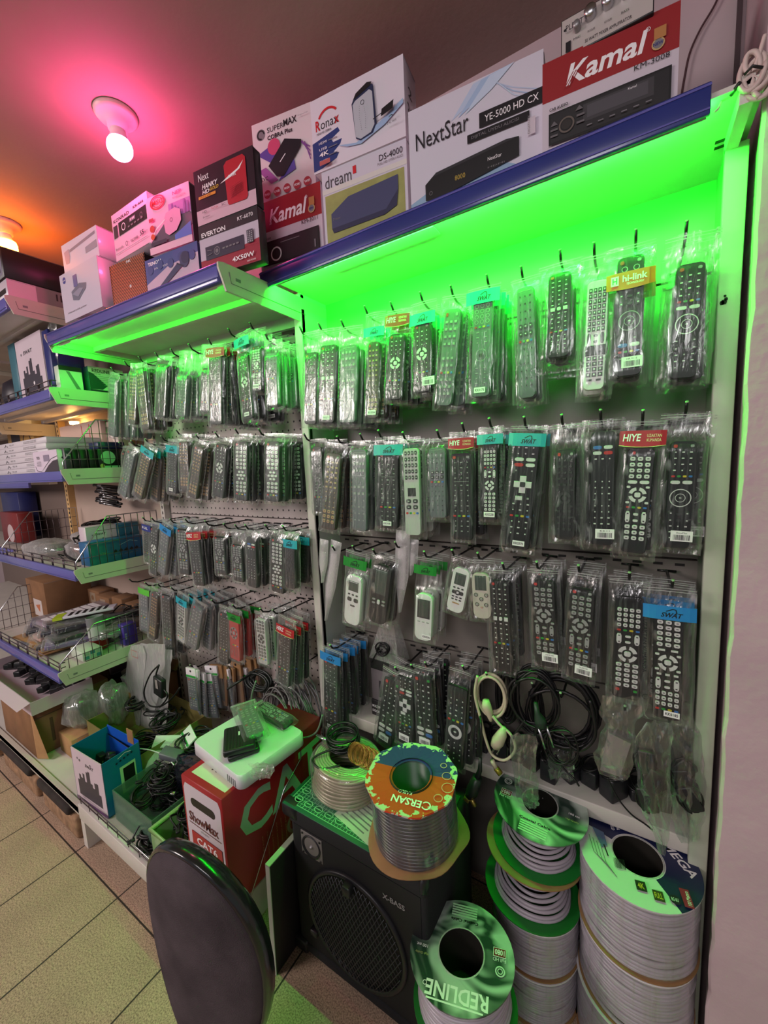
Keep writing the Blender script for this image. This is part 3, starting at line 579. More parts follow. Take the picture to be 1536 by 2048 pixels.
def a_ump(A):
    A.rect(0, 0, 1, 1, mat((204, 200, 216), .28, coat=.5)); A.disc(.12, .86, .07, m_(60, 64, 140)); A.text('UMP', .08, .84, .08, .03, LWHT); A.poly([(.30, .38), (.28, .56), (.5, .66), (.68, .6), (.66, .5), (.45, .33)], m_(110, 112, 130)); A.rect(.36, .62, .46, .86, m_(100, 100, 150))
    A.text('Universal mobile printer', .12, .14, .5, .045, TXTB); A.poly([(.3, .5), (.5, .56), (.6, .52), (.45, .4)], m_(140, 140, 160))
def s_lines(A):
    A.text('1 pcs / box', .3, .2, .6, .06, m_(150, 60, 110), rot=90); A.text('12V DC', .52, .24, .5, .06, m_(150, 60, 110), rot=90)
bb, zb = shelfA('flat black box at the left end of the middle top shelf, under the white boxes', (130, 650), (215, 618), (130, 668), .15, m_(26, 24, 30), lambda A: A.text('TENON B', .5, .3, .3, .3, LWHT), name='flat_box')
u1, zu = shelfA('glossy white box with a printed grey device, on the flat black box', (118, 550), (193, 512), (122, 652), .15, GLOSSW, a_ump, z0=zb+.001, side=s_lines, yf=YA-.012, name='white_box')
def a_tool(A):
    A.rect(0, 0, 1, 1, mat((206, 200, 214), .36)); A.poly([(.22, .62), (.22, .72), (.95, .86), (.95, .76)], m_(140, 132, 146)); A.poly([(.08, .3), (.06, .72), (.2, .76), (.22, .5), (.18, .28)], m_(170, 150, 166)); A.poly([(.66, .3), (.66, .5), (.97, .56), (.97, .32)], m_(150, 146, 160))
shelfA('matt white box with a printed grey tool, topmost at the left end of the row', (122, 490), (192, 452), (124, 555), .11, GLOSSW, a_tool, z0=zu+.001, yf=YA-.005, name='white_box')
# ================================================================ REMOTE CONTROLS IN BAGS
KW = m_(214, 214, 214); KG = m_(150, 150, 152); KD = m_(44, 44, 48); KRD = m_(196, 40, 36); KGN = m_(40, 150, 60); KYL = m_(214, 186, 40); KBL = m_(50, 110, 190); KOR = m_(176, 136, 96)
B_BLK = mat((28, 29, 32), .42, spec=.4, noise_=.1, nscale=60); B_GRY = mat((92, 98, 104), .45); B_LGR = mat((186, 188, 184), .42); B_WHT = mat((222, 224, 222), .4); B_CRM = mat((196, 190, 178), .42)
B_RED = mat((178, 34, 34), .4); B_BRN = mat((60, 46, 40), .45); B_TEAL = mat((110, 150, 150), .45); LCD = mat((66, 76, 72), .25, coat=.4); B_PUR = mat((40, 36, 48), .42)
STY = {  # body, key colour, tokens, key size, thickness, columns
 'dots': (B_BLK, KG, 'p;t3x4;s;t3x2;u;t3x3;c;t3x3;e', 0), 'grid': (B_GRY, KG, 's;g4x3;s;n;g3x2;u;t3x3;e', 0), 'grey': (B_GRY, KG, 'p;g3x4;n;g3x2;c;g3x3;e', 0),
 'ring': (B_BLK, KW, 'p;t3x4;N;t3x2;c;t3x2;e;e', 0), 'big': (B_GRY, KG, 'p;o3x4;c;t2x3;L;t2x4;e;e', 0), 'app': (B_BLK, KW, 't3x3;a;u;X;b;t3x2;c;t3x3;e;e', 0), 'kk': (B_BLK, KW, 'q;P3x5;g2x1;K;g3x1;V;P4x3;c;e', 0),
 'kk4': (B_BLK, KW, 'e;e;P4x4;c;V;N;P3x5;q;e', 0), 'white': (B_WHT, KD, 'e;G4x8;V;M;G3x4;g2x1;e', 0), 'hi': (B_BLK, KG, 'p;o2x3;e;U;R;t2x1;a1;c;t3x1;e;e', 0),
 'nf': (B_BLK, KW, 'e;e;a;t3x1;e;e;e;t3x3;u;t3x4;e;e;e', 0), 'hiye': (B_BLK, KW, 'Q;P3x4;a1;K;c;V;P3x3;e;e', 0), 'sony': (B_BLK, KW, 'p;t3x4;c;a1;R;U;t3x3;e', 0),
 'thin': (B_BLK, KG, 'p;t2x14;c;t2x3;e', 0), 'bright': (B_BLK, KW, 'p;P3x6;O;P3x3;c;e', 0), 'warm': (B_BRN, KOR, 'p;g3x6;t3x4;P3x3;e', 0), 'black': (B_BLK, KD, 'p;g3x5;K;g3x4;e', 0),
 'tv3': (B_BLK, KW, 'p;t3x6;w;t3x4;c;t3x4;e', 0), 'mid': (B_BLK, KG, 'p;P3x4;K;V;c;P3x3;e;e', 0), 'dig': (B_RED, KD, 'p;e;Z;c;o3x3;e', 0), 'silver': (B_LGR, KD, 'P3x4;N;P3x4;c;e', 0), 'sil2': (B_LGR, KD, 'P4x5;e;M2;P2x2;c;W;e', 0),
 'ring2': (B_BLK, KW, 'e;e;t3x4;c;H;t3x4;e', 0), 'tcl': (B_BLK, KW, 'q;t3x6;t2x2;a;b;e', 0), 'trans': (B_GRY, KD, 's;t3x4;P3x2;c;t4x3;t3x3;e', 0), 'ac': None}
def key(mb, x, z, w_, h, y, m, round_=True, t=.0012):
    if round_: pts = [(x+w_*.5*math.copysign(abs(math.cos(a))**.6, math.cos(a)), z+h*.5*math.copysign(abs(math.sin(a))**.6, math.sin(a))) for a in [R(22.5+45*i) for i in range(8)]]
    else: pts = [(x-w_/2, z-h/2), (x+w_/2, z-h/2), (x+w_/2, z+h/2), (x-w_/2, z+h/2)]
    n = len(pts); v = [(a, y, b) for a, b in pts]+[(a*.94+x*.06, y-t, b*.94+z*.06) for a, b in pts]
    mb.add(v, [tuple(range(n, 2*n))]+[(i, (i+1) % n, (i+1) % n+n, i+n) for i in range(n)], m)
def arc(mb, cx, cz, r, t, y, m, a0=0, a1=360, n=16, th=.0012):
    v = []; A = [R(a0+(a1-a0)*i/n) for i in range(n+1)]
    for a in A: v += [(cx+r*math.cos(a), y-th, cz+r*math.sin(a)), (cx+(r-t)*math.cos(a), y-th, cz+(r-t)*math.sin(a))]
    mb.add(v, [(2*i, 2*i+1, 2*i+3, 2*i+2) for i in range(n)], m)
RSCALE = {'M': 2, 'M2': 2, 'K': 3.4, 'N': 3.4, 'X': 3.6, 'L': 4, 'V': 2.4, 'U': 2.2, 'R': 4.2, 'Z': 6.5, 'O': 3, 'H': 3.2, 'a': 1.8, 'a1': 1, 'b': 1, 'W': 2, 'e': .9, 's': .4}
def keypad(style, L, W, T):
    "z from 0 (top of the remote) to -L"
    bm_, kc, toks, _ = STY[style]; mb = MB(); y = -T/2-.0001; r = random.Random(style); rows = []
    for t in toks.split(';'):
        if t[0] in 'gtoPG' and 'x' in t: c, n = t[1:].split('x'); rows += [(t[0]+c, 1)]*int(n)
        else: rows.append((t, RSCALE.get(t, 1)))
    tot = sum(h for _, h in rows); u = (L*.96)/tot; z = -L*.02; w = W*.86
    for t, h in rows:
        zc = z-u*h/2; hh = u*.58
        if t in 'pq': key(mb, -w*.36, zc, w*.18, hh, y, KRD if t == 'p' else KRD); key(mb, w*.36, zc, w*.17, hh*.8, y, KG if t == 'p' else KGN)
        elif t == 'Q': key(mb, -w*.3, zc, w*.14, hh, y, KRD); key(mb, w*.33, zc, w*.16, hh*.7, y, KG)
        elif t[0] in 'gtoPG' and t[1:].isdigit():
            n = int(t[1:]); pit = w/n
            for k in range(n):
                x = -w/2+pit*(k+.5)
                if t[0] == 't': key(mb, x, zc, pit*(.18 if r.random() < .6 else .34), hh*.36, y, kc, False, .0004)
                elif t[0] == 'g': key(mb, x, zc, pit*.55, hh*.62, y, kc, False)
                elif t[0] == 'o': arc(mb, x, zc, min(pit*.36, u*.42), .0012, y, kc)
                elif t[0] == 'G': key(mb, x, zc, pit*.78, u*.8, y, KD, False, .0016); key(mb, x, zc, pit*.3, u*.3, y-.0016, KW, False, .0002)
                else: key(mb, x, zc, pit*.74, u*.72, y, kc); key(mb, x, zc, pit*.28, u*.14, y-.0012, KD if kc is not KD else KW, False, .0002)
        elif t == 'c':
            for k, m in enumerate((KRD, KGN, KYL, KBL)): key(mb, -w/2+w*(k+.5)/4, zc, w*.17, hh*.62, y, m)
        elif t in 'KN':
            rad = min(w*.40, u*1.6)
            for a in range(4): arc(mb, 0, zc, rad, rad*.42, y, kc, a*90+12, a*90+78, 5, .0016)
            key(mb, 0, zc, rad*.72, rad*.66, y, kc)
            if t == 'K':
                for sx in (-1, 1):
                    for sz in (-1, 1): key(mb, sx*w*.42, zc+sz*u*1.35, w*.18, hh*.7, y, kc)
        elif t == 'X':
            for a, b in ((0, 1), (0, -1), (1, 0), (-1, 0)): key(mb, a*w*.26, zc+b*w*.26, w*.30, w*.30, y, KW, False)
            key(mb, 0, zc, w*.26, w*.26, y-.0014, KD)
        elif t in 'VU':
            for sx in (-1, 1): key(mb, sx*w*.36, zc, w*.22, u*2.1, y, kc if t == 'V' else KD); key(mb, sx*w*.36, zc+u*.6, w*.08, u*.2, y-.0012, KD if t == 'V' else KW, False, .0003); key(mb, sx*w*.36, zc-u*.6, w*.08, u*.2, y-.0012, KD if t == 'V' else KW, False, .0003)
            for k in (-.6, .5): key(mb, 0, zc+k*u, w*.24, hh*.8, y, kc if t == 'V' else KD)
        elif t == 'R': arc(mb, 0, zc, min(w*.48, u*2), .0016, y, kc, n=24); arc(mb, 0, zc, min(w*.23, u), .001, y, kc); key(mb, 0, zc, w*.1, hh*.3, y, KW, False)
        elif t == 'L':
            arc(mb, 0, zc, min(w*.36, u*1.9), .001, y, kc, n=20); key(mb, 0, zc, w*.3, u*.7, y, KD)
        elif t == 'H': arc(mb, 0, zc, min(w*.40, u*1.55), w*.15, y, KW, n=24); key(mb, 0, zc, w*.16, hh*.5, y, KW)
        elif t == 'Z':
            arc(mb, 0, zc, min(w*.44, u*3), .0018, y, KG, n=24)
            for k in range(12): a = R(k*30); key(mb, w*.33*math.cos(a), zc+w*.33*math.sin(a), w*.13, w*.13, y, KD if k % 2 else KG)
            key(mb, 0, zc, w*.26, w*.26, y, KG)
        elif t == 'O':
            for a in range(6): key(mb, w*.3*math.cos(R(a*60)), zc+u*1.0*math.sin(R(a*60)), w*.22, hh, y, KW)
            key(mb, 0, zc, w*.3, hh*1.2, y, KW)
        elif t in ('a', 'a1'):
            for j in range(2 if t == 'a' else 1):
                for k in range(2): key(mb, (k-.5)*w*.52, zc+((.45-j*.9)*u if t == 'a' else 0), w*.44, u*.62, y, (KW, KRD, KBL, KW)[(j*2+k+len(style)) % 4] if r.random() < .5 else KW, True)
        elif t == 'b': key(mb, -w*.12, zc, w*.34, u*.7, y, KW, False); key(mb, w*.3, zc, w*.1, u*.3, y, KG, False)
        elif t == 'w':
            for k in (-1, 0, 1): key(mb, k*w*.32, zc, w*(.22 if k else .2), u*.8, y, KW, not k)
        elif t in ('M', 'M2'): key(mb, 0, zc, W*.96 if t == 'M' else w*.6, u*1.9 if t == 'M' else u*1.4, y, B_BLK, False, .0005)
        elif t == 's': key(mb, 0, zc, w*.8, u*.06, y, KG, False, .0002)
        elif t == 'u': key(mb, -w*.36, zc, w*.08, hh*.4, y, KG, False, .0003); key(mb, w*.36, zc, w*.08, hh*.4, y, KG, False, .0003)
        z -= u*h
    return mb
def body_mesh(L, W, T, m, kind=''):
    mb = MB(); n = 10; sec = []
    flare = {'ac': .06, 'round': .1}.get(kind, .015)
    r = .0085 if kind not in ('ac', 'round') else W*.35
    out = []
    for cxs, czs, a0 in ((1, 0, 90), (1, -1, 0), (-1, -1, -90), (-1, 0, -180)):
        for k in range(4 if r < .01 else 6):
            a = R(a0-90*k/(3 if r < .01 else 5)); x = cxs*(W/2-r)+r*math.cos(a); z = (-r if czs == 0 else -L+r)+r*math.sin(a)
            x *= 1-flare*max(0, -z/L-.55)*2 if kind != 'ac' else 1-flare*(1-abs(z/L+.5)*2)
            out.append((x, z))
    k = len(out); v = []
    for y, s in ((-T/2, .965), (-T/2+.0025, 1.0), (T/2-.004, .99), (T/2, .90)):
        v += [(x*s, y, (z+L/2)*(1-(1-s)*W/L)-L/2) for x, z in out]
    f = [tuple(range(k)), tuple(range(4*k-1, 3*k-1, -1))]
    for j in range(3): f += [(j*k+i, (j+1)*k+i, (j+1)*k+(i+1) % k, j*k+(i+1) % k) for i in range(k)]
    mb.add(v, [f[0], f[1]], m); mb.add(v, f[2:], m, smooth=True); return mb
def bag_mesh(Wb, Lb, z_body, L, W, T, seed, m=None, hole=True):
    "two film sheets from z=+.012 down to -Lb, closed round the remote that starts at z_body"
    mb = MB(); rr = random.Random(seed); nx, nz = 9, 22; top = .013; fl = []
    off = Vector((rr.random()*50, rr.random()*50, rr.random()*50)); pinch = rr.uniform(.3, .8); bow = rr.uniform(-.004, .004)
    for side in (-1, 1):
        vs = []
        for j in range(nz+1):
            q = j/nz; z = top-(top+Lb)*q
            wz = Wb*(1-.10*pinch*math.exp(-((z+.0)/.03)**2)*0) * (1+.02*noise.noise(off+Vector((0, 0, z*30))))
            for i in range(nx+1):
                p = i/nx*2-1; x = p*wz/2
                inb = max(0, min(1, (z_body+.014-z)/.025))*max(0, min(1, (z-(z_body-L-.018))/.016))
                prof = max(0, 1-abs(p)**3.5)
                d = (T/2+.0022)*inb*min(1, prof*1.7)+.0012*prof
                edge = 1-p*p
                nse = .0032*noise.noise(off+Vector((x*70+z*20, side*3, z*26)))+.0016*noise.noise(off+Vector((x*170, side*3, z*60)))
                y = side*(d+abs(nse)*(.25+.75*(1-inb))*edge)+bow*edge*(1-inb)+.004*noise.noise(off+Vector((p*1.2, 0, z*12)))*(1-inb)
                xx = x+.002*noise.noise(off+Vector((p, 5, z*25)))
                vs.append((xx, y, z+.0015*noise.noise(off+Vector((p*3, 9, z*3)))))
        f = []
        for j in range(nz):
            for i in range(nx):
                a = j*(nx+1)+i; q = (a, a+1, a+nx+2, a+nx+1); f.append(q if side > 0 else q[::-1])
        mb.add(vs, f, m or FILM, smooth=True)
    # zip seams
    for zz in (top-.004, top-.009): mb.tube([(-Wb/2+.001, -.0022, zz), (0, -.003+bow, zz), (Wb/2-.001, -.0022, zz)], .0007, SEAM, 4)
    return mb
SEAM = clearplastic('zip_seam', (225, 230, 225), .55)
BANDC = {'red': (m_(176, 26, 38), 'HIYE', 'red'), 'cyan': (m_(30, 160, 180), 'SWAT', 'cyan'), 'blue': (m_(36, 130, 200), 'SWAT', 'blue'), 'green': (m_(14, 130, 40), 'SWAT', 'green'), 'orange': (m_(214, 96, 30), 'hi-link', 'orange'), 'redz': (m_(176, 26, 38), 'HERZ', 'red'), 'lime': (m_(90, 190, 60), '', 'lime'), 'navy': (m_(40, 50, 130), 'F.U.L', 'navy')}
CB = m_(16, 20, 30)
def band_mesh(kind, Wb, z0, z1, y):
    m, txt, _ = BANDC[kind]; mb = MB(); n = 8
    for i in range(n):    # follows the film
        x0, x1 = -Wb/2+Wb*i/n, -Wb/2+Wb*(i+1)/n; f = lambda x: y*(1-.25*(2*x/Wb)**4)-.0006
        e = (lambda x: .0035*math.sin(math.pi*(x/Wb+.5))) if kind in ('red', 'orange', 'redz') else (lambda x: 0)
        mb.quad((x0, f(x0), z0-e(x0)), (x1, f(x1), z0-e(x1)), (x1, f(x1), z1), (x0, f(x0), z1), m)
    A = Art(mb, (-Wb/2, y-.001, z0), (1, 0, 0), (0, 0, 1), Wb, z1-z0)
    if kind in ('red', 'redz'):
        A.text(txt, .08, .28, .38, .5, LWHT, True, .1); A.text('UZAKTAN', .6, .55, .3, .2, m_(236, 220, 170)); A.text('KUMANDA', .6, .25, .3, .2, m_(236, 220, 170))
        mb.tube([(-Wb/2+Wb*i/8, y-.0008, z0-.0035*math.sin(math.pi*i/8)) for i in range(9)], .0006, m_(230, 220, 160), 4)
    elif kind == 'orange': A.rect(.1, .2, .26, .8, LWHT); A.text('H', .13, .3, .1, .4, KGN, True); A.text(txt, .34, .36, .5, .42, LWHT, True); A.text('TECHNOLOGY', .42, .14, .36, .13, LWHT)
    elif txt == 'SWAT': A.text(txt, .34, .2, .38, .34, CB, True, .3); A.line([(.44, .62), (.56, .8), (.62, .78), (.64, .5)], .06, CB)
    elif txt: A.text(txt, .2, .3, .6, .4, LWHT, True)
    return mb
PB = {}   # cache of built parts
def packaged_remote(style, L, W, gap, band=None, sticker=None, vert=False, seed=0, T=.018, bagw=None, label='', group=None, loc=(0, 0, 0), rot=(0, 0, 0), below=.012, acv=0, bzo=None, uniq=False, bmat=None):
    t = thing('remote_control', label, 'remote control', loc, rot, group)
    Lk = round(L*200)/200 if not uniq else L
    y = -T/2
    if style.startswith('ac'):
        body = {'acw': B_WHT, 'acd': B_BLK, 'acc': B_CRM, 'acw2': B_WHT, 'acw3': B_WHT}[style]; b = body_mesh(L, W, T, body, 'ac')
        kp = MB(); kc = KD if style != 'acd' else KG
        lz = {'acw': -.22*L, 'acd': -.3*L, 'acc': -.22*L, 'acw2': -.32*L, 'acw3': -.25*L}[style]; lh = {'acw': .1, 'acd': .20, 'acc': .16, 'acw2': .2, 'acw3': .13}[style]*L
        key(kp, 0, lz, W*(.62 if style != 'acw2' else .74), lh*2, y, KD if style == 'acw2' else LCD, False, .0006); key(kp, 0, lz, W*.55, lh*1.75, y-.0006, LCD, False, .0003)
        k0 = lz-lh-.05*L
        if style in ('acw', 'acw3'):
            for k in (-1, 0, 1): key(kp, k*W*.24, k0-.02*L, W*.14, .035*L, y, kc)
            for sx in (-1, 1): key(kp, sx*W*.2, k0-.12*L, W*.28, .085*L, y, kc)
            if style == 'acw': key(kp, 0, k0-.24*L, W*.3, .035*L, y, kc)
            else:
                for j in range(2):
                    for k in (-1, 0, 1): key(kp, k*W*.22, k0-.22*L-.06*L*j, W*.15, .03*L, y, kc)
                key(kp, 0, k0-.36*L, W*.45, .03*L, y, KOR); key(kp, 0, k0-.08*L, W*.2, .03*L, y, kc); key(kp, 0, k0-.16*L, W*.2, .03*L, y, kc)
        elif style == 'acd':
            for k in (-1, 1):
                for j in (0, 1): key(kp, k*W*.26, k0-.05*L-.06*L*j, W*.18, .03*L, y, KG)
            key(kp, 0, k0-.08*L, W*.16, .08*L, y, KW)
        elif style == 'acc':
            for a, b_ in ((-.28, .05), (.28, .05), (0, .14), (-.25, .26), (.25, .26)): arc(kp, a*W, k0-b_*L, W*.11, W*.03, y, KD); key(kp, a*W, k0-b_*L, W*.1, W*.1, y, KG)
            key(kp, 0, k0-.32*L, W*.14, W*.12, y, m_(190, 150, 140))
        else:
            for k in (-1, 0, 1): key(kp, k*W*.26, k0-.03*L, W*.16, .02*L, y, KG)
        b = b.build('body', t)
    else:
        b = body_mesh(L, W, T, STY[style][0]).build('body', t); kp = keypad(style, L, W, T)
    kp = kp.build('keypad', t)
    b.location.z = kp.location.z = -gap
    Wb = bagw or W+.029; Lb = gap+L+below
    bg = bag_mesh(Wb, Lb, -gap, L, W, T, seed, bmat).build('bag', t)
    if band:
        z1 = -gap*.45 if bzo is None else -bzo; z0 = z1-min(.028, Wb*.36)
        band_mesh(band, Wb*.98, z0, z1, -(T/2+.0035)).build('header_band', bg)
    if vert:
        mb = MB(); A = Art(mb, (-Wb/2+.002, -(T/2+.0025), -gap-.02), (0, 0, -1), (1, 0, 0), L*.5, .008); A.text('UZAKTAN KUMANDA', 0, 0, 1, .8, CB)
        A = Art(mb, (-Wb/2+.002, -(T/2+.0025), -gap-L*.85), (1, 0, 0), (0, 0, 1), .012, .012); A.ring(.5, .5, .45, .08, CB); A.text('TV', .28, .35, .44, .3, CB); mb.build('bag_print', bg)
    if sticker:
        sw, shh, sx, sz, txt = sticker; mb = MB(); A = Art(mb, (sx-sw/2, -(T/2+.0042), -gap-L+sz), (1, 0, 0), (0, 0, 1), sw, shh); A.d = .0001
        A.rect(0, 0, 1, 1, LWHT)
        if txt.startswith('|'):
            if txt[1:]: A.text(txt[1:], .25, .72, .5, .16, TXTB)
            A.bars(.12, .12, .76, .5, TXTB)
        else: A.text(txt, .1, .25, .8, .5, TXTB, True)
        mb.build('price_sticker', t)
    return t
HOOKP = MB()
def make_hook(Lh):
    mb = MB(); mb.tube([(0, Lh, .0), (0, .03, .0), (0, .006, .008), (0, -.006, .024)], .0028, HOOKM, 7)
    mb.tube([(0, -.0055, .0235), (0, -.0068, .0255)], .003, m_(150, 200, 140), 7)
    mb.tube([(-.018, Lh-.003, 0), (.018, Lh-.003, 0)], .0028, HOOKM, 6); return mb
HK = {}
def hook(tip, label, Lh, group):
    "tip = world position of the upturned front end"
    if Lh not in HK:
        o = make_hook(Lh).build('display_hook'); HK[Lh] = o
    else: o = HK[Lh].copy(); COL.objects.link(o)
    o.location = (tip.x, tip.y+.006, tip.z-.024); tag(o, label, 'hook', group); return o
NAMES = {'dots': 'black remote with small white marks', 'grid': 'grey remote with a long key grid', 'grey': 'dark grey remote', 'ring': 'black remote with a round pad', 'big': 'large grey remote with round keys', 'app': 'black remote with a white cross pad', 'kk': 'black remote with white oval keys', 'kk4': 'black remote with four-column keys', 'white': 'white remote with square black keys', 'hi': 'wide remote with a large ring', 'nf': 'black remote with four white app keys', 'hiye': 'black remote with outlined keys', 'sony': 'wide black remote with a ring', 'thin': 'narrow black remote', 'bright': 'black remote with bright white keys', 'warm': 'brown remote', 'black': 'all-dark remote', 'tv3': 'slim black remote', 'mid': 'black remote with pale keys', 'dig': 'red remote with a black dial', 'silver': 'silver remote', 'sil2': 'silver remote with dark panel', 'ring2': 'black remote with a white ring', 'tcl': 'black remote with low app keys', 'trans': 'smoky grey remote', 'acw': 'white air conditioner remote', 'acw2': 'big-screened white air conditioner remote', 'acw3': 'white oval air conditioner remote', 'acd': 'black air conditioner remote', 'acc': 'cream air conditioner remote'}
COUNT = [0]
def row(rowname, bayname, Yt, entries, Lh, ndef, side_tilt=0):
    for i, e in enumerate(entries):
        tip, top, bot, wpx, style = e[:5]; o = e[5] if len(e) > 5 else {}
        tp = P(*tip, Y=Yt-.008); n = o.get('n', ndef)
        where = '%s hook, %s row, %s bay' % (ORD[i], rowname, bayname)
        hook(tp, 'black wire hook, ' + ORD[i]+' from the left in the %s row of the %s bay' % (rowname, bayname), Lh, None)
        n = 3 if (Yt == YB and i >= 8 and rowname != 'lowest' and n == 4) else n; Yf = Yt+.004; a = P(*top, Y=Yf-.009); b = P(*bot, Y=Yf-.009); ml = P((top[0]+bot[0])/2-wpx/2, (top[1]+bot[1])/2, Y=Yf-.009); mr = P((top[0]+bot[0])/2+wpx/2, (top[1]+bot[1])/2, Y=Yf-.009)
        Lr = (a-b).length; W = o.get('W', max(.034, min(.062, mr.x-ml.x))); hz = tp.z-.03; gap = max(.012, hz-a.z)
        ang = math.atan2(b.x-a.x, a.z-b.z); hx = a.x-math.tan(ang)*(hz-a.z)*1.0
        st = o.get('st'); lab = NAMES[style]
        fr = 'front %s%s, %s' % (NAMES[style], ', %s header' % BANDC[o['band']][2] if o.get('band') else '', where)
        T = o.get('T', .018)
        p = packaged_remote(style, Lr, W, gap, o.get('band'), None if not st else ((.026, .012, st[1], .008, st[0]) if not st[0].startswith('|') else (.034, .02, st[1], .014, st[0])), o.get('vert', False), seed=COUNT[0], T=T, label=fr, loc=(hx, Yf, hz), rot=(R(o.get('rx', -2)), -ang, R(o.get('rz', rnd.uniform(-5, 5)))), bagw=o.get('bagw'), bzo=o.get('bz'), below=o.get('below', .012), bmat=o.get('bm'))
        COUNT[0] += 1; ch = [(k, kids(k)) for k in kids(p)]
        sp = o.get('sp', max(T+.006, min(.034, .16/max(1, n)))); ov = ['', 'second', 'third', 'fourth', 'fifth', 'sixth', 'seventh', 'eighth']
        for k in range(1, n):
            dup(p, (hx+rnd.uniform(-.006, .006)+o.get('dx', 0)*k, Yf+sp*k, hz+rnd.uniform(-.004, .002)), (R(o.get('rx', -2)+rnd.uniform(-2, 2)), -ang*.6+R(rnd.uniform(-3, 3)), R(rnd.uniform(-10, 10))),
                '%s, %s from front, %s' % (NAMES[style], ov[k], where), 'bagged remotes hanging on the '+where, ch)
            COUNT[0] += 1
YB = -.168; YL = -.195
row('top', 'right', YB, [
 ((599, 653), (623, 705), (624, 849), 25, 'dots', {}), ((637, 646), (657, 690), (656, 846), 31, 'tv3', {'vert': 1, 'st': ('KK0271', .002)}), ((682, 640), (698, 690), (698, 846), 32, 'grid', {}),
 ((729, 612), (748, 684), (748, 837), 22, 'warm', {'st': ('KK0054', 0), 'band': 'cyan'}), ((781, 604), (794, 668), (790, 800), 30, 'ring', {'band': 'red', 'bz': .004, 'bagw': .072}), ((840, 584), (845, 647), (847, 785), 33, 'ring', {'vert': 1, 'st': ('|KK0228', .02), 'band': 'cyan'}),
 ((901, 571), (906, 618), (889, 812), 31, 'grey', {}), ((973, 549), (966, 589), (962, 791), 38, 'big', {'vert': 1, 'st': ('KK0173', .0), 'bagw': .078, 'band': 'cyan', 'bz': 0}), ((1042, 533), (1050, 574), (1056, 796), 34, 'trans', {}),
 ((1120, 500), (1120, 536), (1117, 706), 46, 'tv3', {'bagw': .085, 'below': .03}), ((1188, 485), (1196, 561), (1186, 781), 42, 'white', {}), ((1272, 459), (1262, 500), (1255, 742), 54, 'hi', {'band': 'orange', 'bz': .04, 'st': ('|HR 911E', .006), 'bagw': .08}), ((1374, 442), (1382, 527), (1362, 758), 58, 'sony', {'bagw': .082, 'n': 4})],
 .165, 4)
row('second', 'right', YB, [
 ((608, 868), (632, 876), (640, 1006), 18, 'thin', {}), ((674, 873), (667, 907), (659, 1058), 28, 'warm', {}), ((720, 868), (718, 889), (722, 1052), 30, 'grid', {}), ((756, 861), (776, 903), (778, 1056), 38, 'dots', {'band': 'cyan', 'bz': .01, 'st': ('KK0180', 0), 'vert': 1}),
 ((805, 865), (820, 890), (828, 1063), 30, 'sil2', {}), ((874, 861), (873, 892), (878, 1032), 33, 'trans', {}), ((924, 847), (922, 906), (926, 1079), 42, 'dots', {'band': 'red', 'bz': .004, 'bagw': .066}), ((978, 837), (980, 882), (982, 1040), 26, 'kk4', {'band': 'cyan', 'bz': .006, 'st': ('KK0238', 0)}),
 ((1048, 834), (1056, 856), (1035, 1081), 50, 'app', {'band': 'cyan', 'bz': .006, 'vert': 1, 'st': ('KK0370', .004), 'bagw': .08}), ((1123, 830), (1132, 899), (1130, 1078), 40, 'black', {}), ((1201, 820), (1206, 854), (1202, 1081), 48, 'nf', {'st': ('|KK11', .006), 'bagw': .08}), ((1286, 821), (1284, 896), (1266, 1105), 53, 'hiye', {'band': 'red', 'bz': .008, 'bagw': .078, 'below': .014}), ((1374, 804), (1368, 882), (1350, 1095), 54, 'sony', {'st': ('|ShowMax', .006), 'bagw': .078, 'dx': .012})],
 .165, 4)
row('third', 'right', YB, [
 ((705, 1092), (710, 1151), (706, 1248), 33, 'acw', {'band': 'green', 'bz': .008, 'vert': 1, 'n': 2, 'T': .022}), ((746, 1099), (768, 1109), (757, 1226), 41, 'acd', {'n': 2, 'T': .022}), ((848, 1103), (850, 1187), (848, 1278), 33, 'acw2', {'band': 'green', 'bz': .008, 'bagw': .066, 'n': 3, 'T': .024, 'st': ('KK0596', .012)}),
 ((904, 1100), (925, 1137), (909, 1223), 34, 'acw3', {'n': 1, 'T': .02}), ((955, 1106), (960, 1146), (966, 1236), 36, 'acc', {'n': 2, 'T': .02}), ((1005, 1127), (998, 1158), (1008, 1338), 39, 'tv3', {'bagw': .075}), ((1073, 1124), (1085, 1152), (1094, 1322), 46, 'mid', {'bagw': .072, 'st': ('|KK0185', .01)}),
 ((1157, 1131), (1166, 1177), (1156, 1355), 50, 'mid', {'bagw': .07, 'st': ('|KK.0001785', .012)}), ((1259, 1145), (1258, 1192), (1250, 1394), 58, 'kk4', {'bagw': .074, 'n': 3}), ((1346, 1161), (1338, 1224), (1332, 1434), 60, 'kk', {'band': 'blue', 'bz': .022, 'vert': 1, 'st': ('KK0185', .008), 'bagw': .088, 'n': 3})],
 .165, 4)
row('lowest', 'right', YB, [
 ((660, 1290), (661, 1319), (664, 1458), 38, 'dots', {'band': 'blue', 'bz': .002, 'st': ('KK0186', 0), 'n': 5, 'rx': -1}), ((790, 1335), (787, 1350), (770, 1476), 33, 'tcl', {'st': ('|', 0), 'n': 3}), ((822, 1330), (811, 1345), (812, 1478), 33, 'app', {'n': 1, 'st': ('|', 0)}), ((850, 1325), (844, 1332), (853, 1476), 38, 'tcl', {'st': ('|', .0), 'n': 4, 'bagw': .07}), ((925, 1332), (916, 1372), (909, 1530), 40, 'ring2', {'n': 4, 'bagw': .064})],
 .165, 4)
